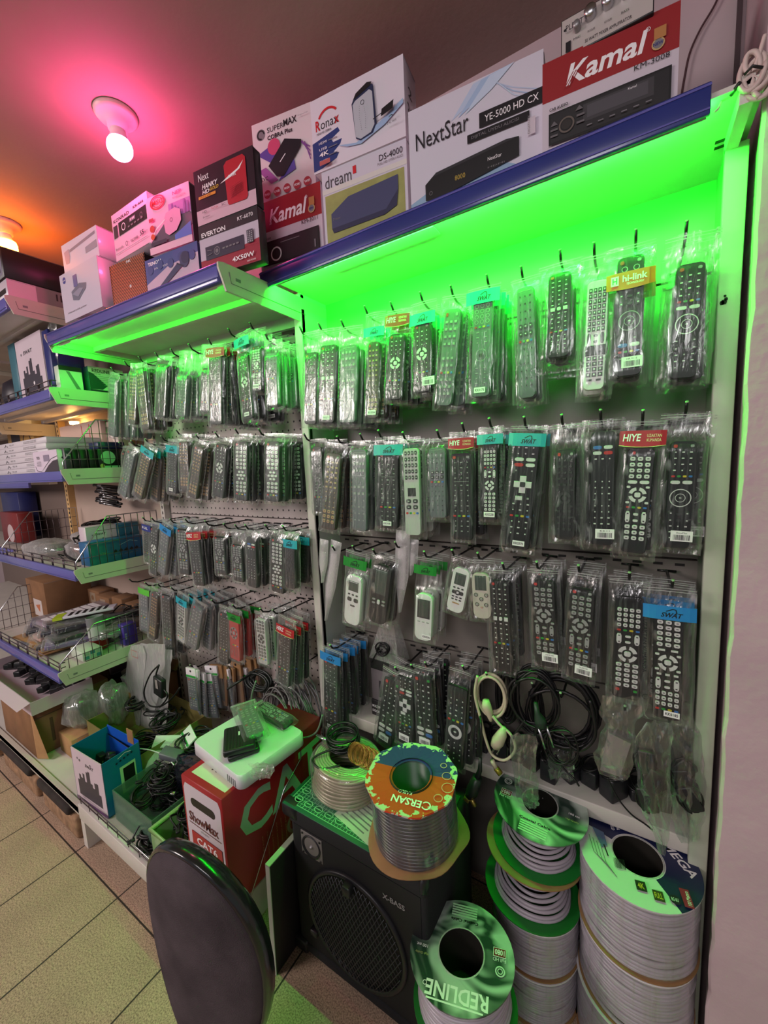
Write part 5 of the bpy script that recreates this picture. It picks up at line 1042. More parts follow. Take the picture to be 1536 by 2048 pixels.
# cable spools
WC = mat((178, 170, 180), .3, spec=.6); SILK = None
def silk_mat(base, hi, name):
    m = bpy.data.materials.new(name); m.use_nodes = True; nt = m.node_tree; b = nt.nodes['Principled BSDF']; L = nt.links
    tc = nt.nodes.new('ShaderNodeTexCoord'); n = nt.nodes.new('ShaderNodeTexNoise'); n.inputs['Scale'].default_value = 9; n.inputs['Distortion'].default_value = 2.5; n.inputs['Detail'].default_value = 1
    cr = nt.nodes.new('ShaderNodeValToRGB'); cr.color_ramp.elements[0].position = .38; cr.color_ramp.elements[0].color = (*lin(base), 1); cr.color_ramp.elements[1].position = .62; cr.color_ramp.elements[1].color = (*lin(hi), 1)
    L.new(tc.outputs['Object'], n.inputs[0]); L.new(n.outputs[0], cr.inputs[0]); L.new(cr.outputs[0], b.inputs['Base Color']); b.inputs['Roughness'].default_value = .3; return m
SILK = silk_mat((40, 62, 52), (176, 190, 180), 'silk_print')
def disc_art(mb, r, ri, z, m, art=None, n=48, th=.003):
    mb.lathe([(ri, z-th), (r, z-th), (r, z), (ri, z), (ri, z-th)], m, n, smooth=False)
    if art: A = Art(mb, (-r, -r, z), (1, 0, 0), (0, 1, 0), 2*r, 2*r); art(A)
def spool(name, label, loc, rot, r, ri, h, top, art, cm, bot=CARD, rc=None, wr=.0035, film_=False, full=True, seed=0, group=None, edge=None):
    t = thing(name, label, 'cable spool', loc, rot, group); rc = rc or r-.008
    mb = MB(); disc_art(mb, r, ri, h, top, art); mb.lathe([(ri, h), (ri-.001, h+.0008), (ri-.003, h)], m_(180, 180, 176), 32); mb.build('top_flange', t)
    if bot: mb = MB(); disc_art(mb, r, ri, .004, bot); mb.build('bottom_flange', t)
    mb = MB(); mb.lathe([(ri, h-.003), (ri, .003)], m_(40, 38, 34), 32); mb.lathe([(0, .004), (ri, .004)], m_(16, 16, 16), 24); mb.build('core', t)
    mb = MB(); z = .004+wr; rr = random.Random(seed)
    while z < h-.003-wr*.5:
        rad = rc*(1 if full else (.62+.34*abs(math.cos(math.pi*(z/h)))))+rr.uniform(-.0012, .0012)
        e1, e2 = rr.uniform(-.0015, .0015), rr.uniform(0, 6); mb.tube([((rad+.001*math.sin(a*.5+e2))*math.cos(a*math.pi/24), (rad+.001*math.sin(a*.5+e2))*math.sin(a*math.pi/24), z+e1*math.sin(a*math.pi/24+e2)) for a in range(48)], wr, cm, 6, closed=True); z += wr*1.92
    mb.build('cable_winding', t)
    if film_: mb = MB(); mb.lathe([(rc+wr+.0006, .006), (rc+wr+.0016, h*.5), (rc+wr+.0006, h-.004)], SHRINK, 40); mb.build('film_wrap', t)
    return t
NAV = m_(26, 32, 74)
def a_mega(A):
    A.ring(.5, .5, .5, .275, NAV, 40, -63, 150)
    A.text('MEGA', .74, .70, .34, .085, LWHT, True, .15, rot=-62); A.text('RG/6 U6', .36, .88, .14, .03, LWHT, True, rot=-85); A.text('COAXIAL', .42, .91, .13, .03, LWHT, True, rot=-85); A.text('CABLE', .48, .92, .1, .03, LWHT, True, rot=-85); A.text('TRISHIELD', .31, .87, .15, .03, LWHT, True, rot=-85)
    A.disc(.62, .86, .03, PALEB); A.line([(.56, .80), (.62, .88), (.7, .86)], .01, PALEB)
    for k in range(4): A.line([(.10+.03*k, .60-.03*k), (.12+.03*k, .42-.03*k), (.22+.02*k, .30-.03*k)], .006, LGREY)
    A.poly([(.14, .70), (.24, .66), (.25, .52), (.20, .48)], m_(90, 110, 150)); A.line([(.22, .52), (.24, .40)], .012, TXTB)
    A.bars(.28, .30, .09, .1, TXTB); A.rect(.42, .14, .50, .23, m_(40, 44, 30)); A.text('4K', .435, .16, .05, .05, YEL, True); A.rect(.54, .09, .62, .18, m_(60, 56, 20)); A.text('FULL', .55, .11, .06, .05, YEL, True); A.disc(.70, .14, .04, TXTB); A.text('RG 6U', .675, .125, .05, .03, LWHT); A.rect(.76, .10, .83, .26, m_(150, 30, 60)); A.text('100 Meters', .82, .12, .12, .03, LWHT, rot=90)
spool('cable_spool', 'navy and white topped spool of white coaxial cable, topmost of the right stack', (.026, -.168, .305), (0, 0, R(12)), .115, .050, .165, mat((206, 204, 206), .35, coat=.3), a_mega, WC, CARD, film_=True, seed=1, wr=.0045)
spool('cable_spool', 'film-wrapped white cable spool directly under the navy-topped one', (.026, -.168, .152), (0, 0, R(60)), .113, .046, .15, WHITE, None, WC, CARD, film_=True, seed=2, wr=.0045)
spool('cable_spool', 'film-wrapped white cable spool on the floor, bottom of the right stack', (.022, -.17, .001), (0, 0, R(20)), .113, .046, .149, WHITE, None, WC, CARD, film_=True, seed=3, wr=.0045)
def a_silk(A):
    A.text('REDLINE', .26, .83, .5, .1, LWHT, True); A.text('REDLINE', .265, .835, .49, .09, m_(40, 60, 50), True); A.line([(.26, .95), (.76, .95)], .012, LWHT); A.text('Coaxial Cable', .34, .205, .32, .03, m_(20, 24, 20), True)
    for k in range(5): A.rect(.36, .06+.028*k, .64, .078+.028*k, m_(190, 206, 190)); A.k -= 1
    A.k += 1; A.rect(.08, .40, .20, .48, LWHT); A.rect(.085, .405, .195, .475, m_(120, 30, 34)); A.text('1080', .095, .415, .09, .05, LWHT, True); A.text('Full HD', .08, .36, .12, .03, LWHT); A.ring(.12, .60, .045, .012, m_(200, 210, 200)); A.ring(.12, .60, .025, .008, m_(200, 210, 200)); A.text('100 mt', .8, .50, .11, .03, LWHT, True); A.text('High Quality', .78, .42, .13, .025, m_(190, 180, 120))
spool('cable_spool', 'silky grey-green topped spool of white cable, topmost of the middle stack', (-.183, -.160, .395), (R(2), R(3), R(0)), .108, .043, .108, SILK, a_silk, WC, mat((24, 120, 44), .4), rc=.088, full=False, seed=4, wr=.0042)
t5 = spool('cable_spool', 'open card spool of white cable with green rim, second in the middle stack', (-.195, -.175, .272), (R(-2), R(2), 0), .113, .043, .118, CARD, None, WC, mat((30, 120, 44), .4), rc=.092, full=False, seed=5, wr=.0042)
spool('cable_spool', 'film-wrapped white cable spool, third in the middle stack', (-.188, -.172, .137), (0, 0, 0), .105, .043, .128, WHITE, None, WC, CARD, rc=.097, film_=True, seed=6, wr=.0042)
spool('cable_spool', 'film-wrapped white cable spool on the floor, bottom of the middle stack', (-.188, -.172, .001), (0, 0, 0), .105, .043, .134, WHITE, None, WC, CARD, rc=.097, film_=True, seed=7)
def a_silk2(A):
    A.text('REDLINE', .22, .14, .54, .10, LWHT, True); A.text('REDLINE', .226, .146, .53, .088, m_(34, 46, 40), True); A.line([(.22, .27), (.72, .27)], .014, LWHT)
    A.text('Coaxial Cable', .36, .775, .28, .03, m_(20, 24, 20), True)
    for k in range(5): A.rect(.36, .82+.026*k, .62, .838+.026*k, m_(190, 206, 190)); A.k -= 1
    A.k += 1; A.rect(.80, .54, .92, .62, LWHT); A.rect(.805, .545, .915, .615, m_(120, 30, 34)); A.text('1080', .815, .555, .09, .05, LWHT, True); A.text('Full HD', .80, .50, .12, .03, LWHT); A.ring(.87, .42, .045, .012, m_(200, 210, 200)); A.ring(.87, .42, .025, .008, m_(200, 210, 200)); A.text('100 mt', .07, .46, .11, .03, LWHT, True); A.text('High Quality', .06, .40, .13, .025, m_(190, 180, 120))
def a_silk_r(A):   # the print is upside down for the viewer
    A.O = A.O+A.U*A.W+A.V*A.H; A.U = -A.U; A.V = -A.V; a_front(A)
def a_front(A):
    A.text('REDLINE', .22, .79, .56, .12, LWHT, True); A.line([(.26, .93), (.76, .93)], .014, LWHT); A.ring(.79, .83, .02, .006, LWHT)
    A.text('Coaxial Cable', .36, .2, .28, .03, m_(20, 24, 20), True)
    for k in range(5): A.rect(.38, .055+.026*k, .64, .073+.026*k, m_(190, 206, 190)); A.k -= 1
    A.k += 1; A.rect(.08, .38, .20, .46, LWHT); A.rect(.085, .385, .195, .455, m_(120, 30, 34)); A.text('1080', .095, .395, .09, .05, LWHT, True); A.text('Full HD', .08, .47, .12, .03, LWHT); A.ring(.13, .58, .045, .012, m_(200, 210, 200)); A.ring(.13, .58, .025, .008, m_(200, 210, 200)); A.text('100 mt', .82, .53, .11, .03, LWHT, True); A.text('High Quality', .80, .60, .13, .025, m_(190, 180, 120))
spool('cable_spool', 'nearest spool with silky green top and large hole, in front of the two stacks', (-.283, -.418, .192), (R(-4), R(-3), R(14)), .110, .050, .108, SILK, a_silk_r, WC, mat((30, 120, 44), .4), rc=.094, seed=8, wr=.004)
spool('cable_spool', 'white cable spool on the floor under the nearest green-topped one', (-.288, -.412, .001), (0, 0, 0), .108, .046, .178, WHITE, None, WC, CARD, rc=.097, film_=True, seed=9)
# orange spool on the mat
WEAR = None
def worn():
    m = bpy.data.materials.new('worn_print'); m.use_nodes = True; nt = m.node_tree; b = nt.nodes['Principled BSDF']; L = nt.links; N = lambda t: nt.nodes.new('ShaderNode'+t)
    tc = N('TexCoord'); n = N('TexNoise'); n.inputs['Scale'].default_value = 75; n.inputs['Detail'].default_value = 6; L.new(tc.outputs['Object'], n.inputs[0])
    le = N('VectorMath'); le.operation = 'LENGTH'; sc = N('VectorMath'); sc.operation = 'MULTIPLY'; sc.inputs[1].default_value = (1, 1, 0); L.new(tc.outputs['Object'], sc.inputs[0]); L.new(sc.outputs[0], le.inputs[0])
    mr = N('MapRange'); mr.inputs[1].default_value = .058; mr.inputs[2].default_value = .088; mr.inputs[3].default_value = .0; mr.inputs[4].default_value = .50; L.new(le.outputs['Value'], mr.inputs[0])
    lt = N('Math'); lt.operation = 'LESS_THAN'; L.new(n.outputs[0], lt.inputs[0]); L.new(mr.outputs[0], lt.inputs[1])
    sp = N('SeparateXYZ'); L.new(tc.outputs['Object'], sp.inputs[0]); gt = N('Math'); gt.operation = 'GREATER_THAN'; gt.inputs[1].default_value = .012; L.new(sp.outputs['Y'], gt.inputs[0])
    c1 = N('MixRGB'); c1.inputs[1].default_value = (*lin((214, 58, 28)), 1); c1.inputs[2].default_value = (*lin((56, 44, 130)), 1); L.new(gt.outputs[0], c1.inputs[0])
    c2 = N('MixRGB'); c2.inputs[2].default_value = (*lin((196, 196, 170)), 1); L.new(lt.outputs[0], c2.inputs[0]); L.new(c1.outputs[0], c2.inputs[1]); L.new(c2.outputs[0], b.inputs['Base Color']); b.inputs['Roughness'].default_value = .6; return m
c = Vector((-.425, -.345, .4565)); t = ERS = thing('cable_spool', 'worn orange and purple topped spool of dark cable on the cutting mat', 'cable spool', c, (R(3), R(-2), R(10)))
mb = MB(); oc = [(.1*math.cos(R(22.5+45*k)), .1*math.sin(R(22.5+45*k))) for k in range(8)]; WM = worn()
pl8 = []
for k in range(8):
    a, b_ = Vector(oc[k]), Vector(oc[(k+1) % 8]); pl8 += [a.lerp(b_, .12), a.lerp(b_, .5)*1.005, a.lerp(b_, .88)]
n = len(pl8); ri = .04; H0 = .150
v = [(p.x, p.y, H0+.002*math.sin(i*.9)) for i, p in enumerate(pl8)]+[(ri*p.normalized().x, ri*p.normalized().y, H0) for p in pl8]; v += [(x, y, z-.004) for x, y, z in v]
mb.add(v, [(i, (i+1) % n, (i+1) % n+n, i+n) for i in range(n)]+[(i, i+2*n, (i+1) % n+2*n, (i+1) % n) for i in range(n)]+[(i+2*n, i+3*n, (i+1) % n+3*n, (i+1) % n+2*n) for i in range(n)], WM)
A = Art(mb, (-.1, -.1, H0+.002), (1, 0, 0), (0, 1, 0), .2, .2); A.O = A.O+A.U*A.W+A.V*A.H; A.U = -A.U; A.V = -A.V
A.text('ERSAN', .30, .77, .30, .08, LWHT, True); A.text('KABLO', .42, .70, .14, .04, LWHT); A.ring(.25, .81, .045, .012, LWHT, a0=30, a1=330)
for (x, y, r_) in ((.14, .42, .05), (.10, .56, .06), (.16, .70, .045), (.2, .3, .035)): A.ring(x, y, r_, .008, m_(220, 150, 140))
mb.build('top_flange', t)
mb = MB(); mb.lathe([(.044, H0+.004), (.046, H0-.001), (.038, H0-.004), (.036, .05), (.0, .05)], mat((24, 60, 44), .4), 32); mb.lathe([(.012, .051), (.0, .052)], BLACK, 16); mb.build('core', t)
mb = MB(); z = .012; rr = random.Random(61)
while z < .142: mb.tube([((.084+.001*math.sin(z*400))*math.cos(a*math.pi/22), (.084)*math.sin(a*math.pi/22), z) for a in range(44)], .0042, mat((58, 58, 66), .3, coat=.3), 6, closed=True); z += .0082
mb.build('cable_winding', t); mb = MB(); mb.lathe([(.089, .01), (.0905, .04), (.089, .08), (.090, .14)], SHRINK, 40); mb.build('film_wrap', t)
mb = MB(); vs = []; n = 48
for rad in (.03, .07, .105):
    for i in range(n): a = 2*math.pi*i/n; q_ = rad*(1+.05*math.sin(a*3+1)+.02*math.sin(a*7)); vs.append((q_*math.cos(a), q_*math.sin(a), .004+(max(0, rad-.08)*.35*(1+math.sin(a*5+rad*30)*.7))))
vs += [(x, y, z-.003) for x, y, z in vs]
mb.add(vs, [(k*n+i, k*n+(i+1) % n, (k+1)*n+(i+1) % n, (k+1)*n+i) for k in (0, 1) for i in range(n)]+[(3*n+k*n+i, 3*n+(k+1)*n+i, 3*n+(k+1)*n+(i+1) % n, 3*n+k*n+(i+1) % n) for k in (0, 1) for i in range(n)]+[(2*n+i, 2*n+(i+1) % n, 5*n+(i+1) % n, 5*n+i) for i in range(n)], CARD, smooth=True); mb.build('bottom_flange', t)
ERS.scale = (1.13, 1.13, 1.06)
# black board leaning beside the speaker
t = thing('framed_board', 'black board with a pale edge standing between the red carton and the loudspeaker', 'board', (-.786, -.36, .0), (0, R(2), 0)); mb = MB(); mb.rbox(-.004, -.15, 0, .006, .15, .335, mat((26, 26, 30), .5), .001); mb.build('board', t); mb = MB(); mb.box(-.009, -.1505, 0, -.004, .15, .336, m_(186, 190, 180)); mb.box(-.009, -.152, 0, .006, -.15, .336, m_(176, 178, 170)); mb.box(-.009, -.152, .335, .006, .15, .338, m_(176, 190, 170)); mb.build('pale_edge', t)
# red network cable carton on the deck
RC = mat((158, 28, 34), .45, noise_=.06, nscale=15); CAT = m_(150, 178, 160)
x0, x1, y0, y1, z0, z1 = -1.07, -.888, -.548, -.16, .1635, .503; W = x1-x0; D = y1-y0; H = z1-z0
t = thing('network_cable_box', 'tall red and white cable carton on the deck, carrying the white recorder', 'box', ((x0+x1)/2, (y0+y1)/2, z0))
mb = MB(); mb.rbox(-W/2, -D/2, 0, W/2, D/2, H, RC, .003, 1); mb.build('carton', t)
mb = MB(); A = Art(mb, (-W/2, -D/2, 0), (1, 0, 0), (0, 0, 1), W, H); A.poly([(.05, 0), (.05, .90), (.1, .95), (.9, .95), (.95, .90), (.95, 0)], m_(206, 196, 204)); A.disc(.5, .80, .0, m_(0, 0, 0)) if False else None
A.rect(.28, .77, .74, .845, m_(14, 12, 12)); A.disc(.28, .807, .037, m_(14, 12, 12), 16); A.disc(.74, .807, .037, m_(14, 12, 12), 16); A.text('ShowMax', .13, .62, .72, .085, m_(90, 22, 30), True); A.line([(.12, .60), (.9, .60)], .006, m_(90, 22, 30)); A.text('SM-4077', .4, .56, .2, .02, LGREY)
A.rect(.16, .05, .9, .53, m_(168, 34, 40)); A.text('CAT6', .28, .43, .5, .07, LWHT, True); A.text('APPLICATIONS', .24, .375, .56, .035, m_(230, 190, 190))
for k in range(8): A.text(('5 26W PATCH CORD', '1 GIGABIT ETHERNET', '100 BASE TX', 'ATM 155', 'TOKEN RING', 'TP-PMD', 'VOICE', 'DATA')[k], .22, .33-.035*k, .6-.04*(k % 3), .02, m_(220, 160, 160))
mb.build('printed_front', t)
mb = MB(); A = Art(mb, (W/2, -D/2, 0), (0, 1, 0), (0, 0, 1), D, H); A.text('CAT', .12, .47, .86, .36, CAT, True); A.ring(.62, .22, .1, .03, m_(150, 110, 110)); A.text('CE', .8, .2, .1, .08, m_(150, 110, 110), True)
for k in range(8): A.text('CATEGORY 6 UTP', .3+.045*k, .1, .25, .012, m_(200, 120, 110), rot=90)
mb.build('printed_side', t)
mb = MB(); A = Art(mb, (W/2, D/2, H), (-1, 0, 0), (0, -1, 0), W, D); A.rect(.06, .46, .88, .95, m_(206, 208, 186)); A.text('ShowMax', .12, .78, .7, .085, m_(60, 24, 30), True); A.line([(.12, .76), (.86, .76)], .008, m_(60, 24, 30)); A.text('SM-4077', .35, .68, .26, .025, TXTB); mb.build('top_label', t)
t = thing('steel_rod', 'thin bright rod leaning against the red carton side', 'rod', (-.880, -.47, .16)); mb = MB(); mb.tube([(0, -.03, 0), (.002, .12, .22), (.002, .20, .27)], .002, STEEL, 6); mb.build('rod', t)
# white recorder and the things on it
WD = mat((214, 214, 220), .35, coat=.2)
t = thing('media_recorder', 'flat white recorder with rounded corners on top of the red carton', 'recorder', (-.972, -.385, .5045), (0, 0, R(-6))); mb = MB(); pts = []
for cx_, cy_, a0 in ((1, 1, 0), (-1, 1, 90), (-1, -1, 180), (1, -1, 270)):
    for k in range(6): a = R(a0+18*k); pts.append((cx_*(.128-.02)+.02*math.cos(a), cy_*(.112-.02)+.02*math.sin(a)))
n = len(pts); v = []
for z, s_ in ((0, .97), (.004, 1), (.037, 1), (.042, .97)): v += [(x*s_, y*s_, z) for x, y in pts]
mb.add(v, [tuple(range(n-1, -1, -1)), tuple(range(3*n, 4*n))], WD); mb.add(v, [(k*n+i, k*n+(i+1) % n, (k+1)*n+(i+1) % n, (k+1)*n+i) for k in range(3) for i in range(n)], WD, smooth=True)
for k in range(5): mb.box(.065+.009*k, -.1127, .006, .068+.009*k, -.1119, .026, m_(90, 90, 94))
mb.build('case', t)
t = thing('power_brick', 'black ribbed power brick lying on the white recorder, lower of two', 'power adapter', (-.955, -.425, .547), (0, 0, R(-30))); mb = MB(); mb.rbox(-.056, -.043, 0, .056, .043, .016, BLKPLAS, .006); mb.build('case', t)
t = thing('power_brick', 'black ribbed power brick lying on the white recorder, upper of two, with a white mark', 'power adapter', (-.955, -.430, .5632), (0, 0, R(-38))); mb = MB(); mb.rbox(-.056, -.043, 0, .056, .043, .02, BLKPLAS, .006)
for k in range(9): mb.box(-.05, -.035+.0085*k, .0199, .05, -.031+.0085*k, .0208, BLACK)
mb.build('case', t); mb = MB(); mb.box(-.02, -.002, .0209, -.002, .002, .0212, LWHT); mb.build('paper_label', t)
packaged_remote('grey', .155, .05, .03, seed=900, label='bagged grey remote lying across the white recorder, over the power bricks', loc=(-1.075, -.318, .580), rot=(R(-90), R(0), R(62)), bagw=.08)
packaged_remote('mid', .15, .045, .02, seed=901, label='black remote lying at the back edge of the white recorder', loc=(-1.06, -.28, .560), rot=(R(-90), 0, R(84)), bagw=.06)
crumple('crumpled clear bag end at the front corner of the white recorder', [(495, 545, 1528), (505, 550, 1538), (500, 545, 1548), (505, 540, 1556)], -.48, .008, FILM, 30)
# chair back
s_ = .85; Cc = Vector((-.757, -.723, .334)); FAB = mat((78, 70, 74), 1.0, spec=.1, noise_=.35, nscale=9, bump=.9, bscale=500)
t = thing('office_chair', 'dark fabric office chair back with a glossy rounded black rim, in the foreground', 'chair', (Cc.x, Cc.y+.03, 0), (0, 0, R(7)))
aW, bW = .170, .262; n = 48
def ring_(sc, y): return [(aW*sc*math.cos(2*math.pi*i/n)*(1+.09*math.sin(2*math.pi*i/n)), y-.03+.03*sc*sc*(math.cos(2*math.pi*i/n)**2), Cc.z+bW*sc*math.sin(2*math.pi*i/n)) for i in range(n)]
mb = MB(); v = []
for sc, y in ((.965, -.008), (.94, -.016), (.85, -.020), (.6, -.023), (.3, -.024), (.02, -.025)): v += ring_(sc, y)
mb.add(v, [(k*n+i, k*n+(i+1) % n, (k+1)*n+(i+1) % n, (k+1)*n+i) for k in range(5) for i in range(n)]+[tuple(5*n+i for i in range(n))], FAB, smooth=True); mb.build('cushion', t)
mb = MB(); v = []
for sc, y in ((.955, -.008), (.975, -.014), (.992, -.008), (1.0, .004), (.98, .02), (.93, .03), (.5, .036), (.02, .037)): v += ring_(sc, y)
mb.add(v, [(k*n+i, k*n+(i+1) % n, (k+1)*n+(i+1) % n, (k+1)*n+i) for k in range(7) for i in range(n)], mat((24, 24, 30), .2, coat=.5), smooth=True); mb.build('rim', t)
mb = MB(); mb.rbox(-.025, .02, .1, .025, .032, Cc.z, BLKPLAS, .004); mb.build('back_bar', t)
# ================================================================ ON THE DECK
SW = mat((206, 190, 200), .45, noise_=.04, nscale=8); TEAL = mat((14, 112, 150), .4); BLUEI = mat((20, 84, 190), .45)
def skyline(A, x0, x1, y0, y1):
    h = (.5, .7, .62, .78, .55, .9, .95, .6, .5, .7, .72, .4)
    for k, v_ in enumerate(h): A.rect(x0+(x1-x0)*k/12, y0, x0+(x1-x0)*(k+1)/12, y0+(y1-y0)*v_, m_(58, 54, 64)); A.k -= 1
    A.k += 1
x0, x1, y0, y1, z0, z1 = -1.742, -1.528, -.578, -.45, .1635, .368; W = x1-x0; D = y1-y0; H = z1-z0; th = .0025
t = thing('open_carton', 'open blue and white carton printed with a dark skyline, standing at the deck edge', 'box', ((x0+x1)/2, (y0+y1)/2, z0), (0, 0, R(3)))
mb = MB(); mb.box(-W/2, -D/2, 0, W/2, -D/2+th, H, SW); mb.box(W/2-th, -D/2, 0, W/2, D/2, H, TEAL); mb.box(-W/2, D/2-th, 0, W/2, D/2, H*1.03, BLUEI); mb.box(-W/2, -D/2, 0, -W/2+th, D/2, H, TEAL); mb.box(-W/2, -D/2, 0, W/2, D/2, th, TEAL)
mb.box(-W/2+th, -D/2+th, th, W/2-th, -D/2+th+.0006, H-.001, TEAL); mb.box(W/2-th-.0006, -D/2+th, th, W/2-th, D/2-th, H-.001, BLUEI); mb.box(W/2-.07, D/2-.004, H-.02, W/2-.03, D/2-.001, H+.035, CARD); mb.build('carton', t)
mb = MB(); A = Art(mb, (-W/2, -D/2, 0), (1, 0, 0), (0, 0, 1), W, H); skyline(A, .12, .86, .12, .72); A.text('SWAT', .44, .76, .26, .06, m_(50, 46, 56), True, .2); A.ring(.62, .83, .03, .01, m_(50, 46, 56), a1=200); A.disc(.2, .85, .02, LGREY); A.disc(.27, .83, .025, LGREY); A.rect(0, 0, 1, .05, m_(100, 60, 110)); mb.build('printed_front', t)
mb = MB(); A = Art(mb, (W/2, -D/2, 0), (0, 1, 0), (0, 0, 1), D, H); A.rect(.42, .25, .84, .75, m_(176, 216, 170)); A.rect(.5, .3, .8, .7, m_(24, 28, 24)); A.rect(.55, .08, .8, .16, LWHT); A.line([(.4, .93), (.6, .97), (.75, .94)], .01, LWHT)
for k in range(5): A.disc(.36+.1*k, .86+.012*k, .018, m_(20, 40, 60), 10)
mb.build('printed_side', t)
rr = random.Random(71)
for k in range(4):
    t = thing('bagged_adapter', 'small black adapter in a clear bag inside the blue carton, %s from its left' % ORD[k], 'power adapter', (x0+.04+.045*k, -.51+.012*(k % 2), .27+.012*k), (rr.uniform(-.4, .4), rr.uniform(-.5, .5), rr.uniform(0, 3)), 'adapters in the blue carton')
    mb = MB(); mb.rbox(-.016, -.013, -.03, .016, .013, .03, BLKPLAS, .004); mb.build('case', t); bag_mesh(.045, .05, .0, .03, .03, .02, k+200).build('bag', t)
def open_box(label, x0, x1, y0, y1, z0, z1, m, th=.003, rz=0, name='open_carton', flaps=(), mi=None, lean=0, cat='box'):
    cx, cy = (x0+x1)/2, (y0+y1)/2; W, D, H = x1-x0, y1-y0, z1-z0; t = thing(name, label, cat, (cx, cy, z0), (0, 0, R(rz))); mb = MB()
    mb.box(-W/2, -D/2, 0, W/2, -D/2+th, H, m); mb.box(-W/2, D/2-th, 0, W/2, D/2, H, m); mb.box(-W/2, -D/2+th, 0, -W/2+th, D/2-th, H, m); mb.box(W/2-th, -D/2+th, 0, W/2, D/2-th, H, m); mb.box(-W/2+th, -D/2+th, 0, W/2-th, D/2-th, th, m); mb.build('carton', t)
    for (edge, ln, ang) in flaps:
        mb = MB(); a = R(ang)
        if edge == 'f': mb.add([(-W/2, -D/2, H), (W/2, -D/2, H), (W/2-.01, -D/2-ln*math.cos(a), H+ln*math.sin(a)), (-W/2+.01, -D/2-ln*math.cos(a), H+ln*math.sin(a))], [(0, 1, 2, 3)], m)
        if edge == 'r': mb.add([(W/2, -D/2, H), (W/2, D/2, H), (W/2+ln*math.cos(a), D/2-.01, H+ln*math.sin(a)), (W/2+ln*math.cos(a), -D/2+.01, H+ln*math.sin(a))], [(0, 1, 2, 3)], m)
        if edge == 'b': mb.add([(-W/2, D/2, H), (W/2, D/2, H), (W/2-.01, D/2+ln*math.cos(a), H+ln*math.sin(a)), (-W/2+.01, D/2+ln*math.cos(a), H+ln*math.sin(a))], [(0, 1, 2, 3)], m)
        mb.build('flap', t)
    return t
OLIVE = mat((120, 110, 56), .8, noise_=.1, nscale=20)
open_box('olive open carton full of black cables, behind the blue carton on the deck', -1.99, -1.55, -.44, -.14, .1635, .30, OLIVE, flaps=(('f', .05, 60),))
def cable_pile(label, x0, x1, y0, y1, z0, z1, n, seed, r=.003, m=CABBLK, group=None, ru=.05):
    rr = random.Random(seed)
    for k in range(n):
        c = Vector((rr.uniform(x0, x1), rr.uniform(y0, y1), z0+(z1-z0)*(k+.5)/n)); t = thing('black_cable', label % ORD[k] if '%s' in label else label, 'cable', c, (rr.uniform(-.25, .25), rr.uniform(-.25, .25), rr.uniform(0, 3)), group)
        mb = MB(); mb.tube(loops((0, 0, 0), (1, 0, .1), (0, 1, .15), ru*rr.uniform(.8, 1.3), ru*rr.uniform(.5, .9), rr.choice((4, 5, 6)), seed*10+k, .012, .005), r*rr.uniform(.8, 1.2), m)
        e_ = rr.uniform(0, 6); mb.tube(spline([(ru*math.cos(e_), ru*math.sin(e_), 0), (ru*1.6*math.cos(e_+.5), ru*1.6*math.sin(e_+.5), .02), (ru*1.9*math.cos(e_+1.1), ru*1.9*math.sin(e_+1.1), -.002)]), r, m); mb.build('cable', t)
        mb = MB(); q = Vector((ru*1.9*math.cos(e_+1.1), ru*1.9*math.sin(e_+1.1), -.002)); mb.rbox(-.006, -.01, -.004, .006, .012, .004, (STEEL if k % 3 == 0 else BLKPLAS), .002, M=Matrix.Translation(q)@Matrix.Rotation(e_, 4, 'Z')); mb.build('connector', t)
cable_pile('black cable coil in the olive carton, %s from its bottom', -1.93, -1.66, -.38, -.22, .19, .315, 8, 81, .0036, group='cables in the olive carton')
CRATE = clearplastic('smoky_green_plastic', (96, 130, 110), .55); LIMEP = mat((130, 176, 104), .35)
open_box('smoky translucent crate of black leads, beside the blue carton', -1.50, -1.25, -.56, -.34, .1635, .275, CRATE, name='plastic_crate', cat='crate')
cable_pile('black lead in the smoky crate, %s from its bottom', -1.43, -1.32, -.50, -.40, .18, .315, 9, 82, .0028, group='leads in the smoky crate', ru=.042)
t = open_box('pale green plastic basket with a thick rolled rim, left of the red carton', -1.235, -1.09, -.572, -.33, .1635, .262, clearplastic('pale_green_plastic', (150, 190, 130), .8), name='plastic_basket', cat='basket')
mb = MB(); mb.tube([(-.0725, -.121, .1), (.0725, -.121, .1), (.0725, .121, .1), (-.0725, .121, .1)], .008, LIMEP, 8, closed=True); mb.build('rolled_rim', t)
cable_pile('black lead in the pale green basket, %s from its bottom', -1.19, -1.13, -.50, -.40, .19, .30, 6, 83, .003, group='leads in the pale green basket', ru=.034)
cable_pile('black cable heaped on the deck behind the crates, %s from the bottom', -1.52, -1.15, -.32, -.14, .175, .34, 13, 84, .0034, group='cables heaped behind the crates', ru=.06)
cable_pile('black cable lying on the bare deck before the crates, %s from the bottom', -1.30, -1.26, -.555, -.54, .170, .20, 3, 85, .003, group='cables on the bare deck', ru=.035)
for k, (x, y, z, rz, m, lab) in enumerate(((-1.40, -.40, .335, 20, B_GRY, 'grey-cased adapter lying on top of the smoky crate leads'), (-1.28, -.33, .35, -30, BLKPLAS, 'black boxy adapter on the cable heap, beside the green-topped pack'), (-1.15, -.46, .31, 50, BLKPLAS, 'black adapter on the pale green basket'), (-1.22, -.22, .37, 10, BLKPLAS, 'black adapter on the cable heap, nearest the white recorder'))):
    t = thing('power_adapter', lab, 'power adapter', (x, y, z), (.2, .15, R(rz))); mb = MB(); mb.rbox(-.04, -.02, -.014, .04, .02, .014, m, .005); mb.build('case', t); mb = MB(); mb.tube(spline([(.04, 0, 0), (.07, .01, .01), (.10, -.02, -.01), (.12, -.05, -.03)]), .0025, CABBLK); mb.build('cable', t)
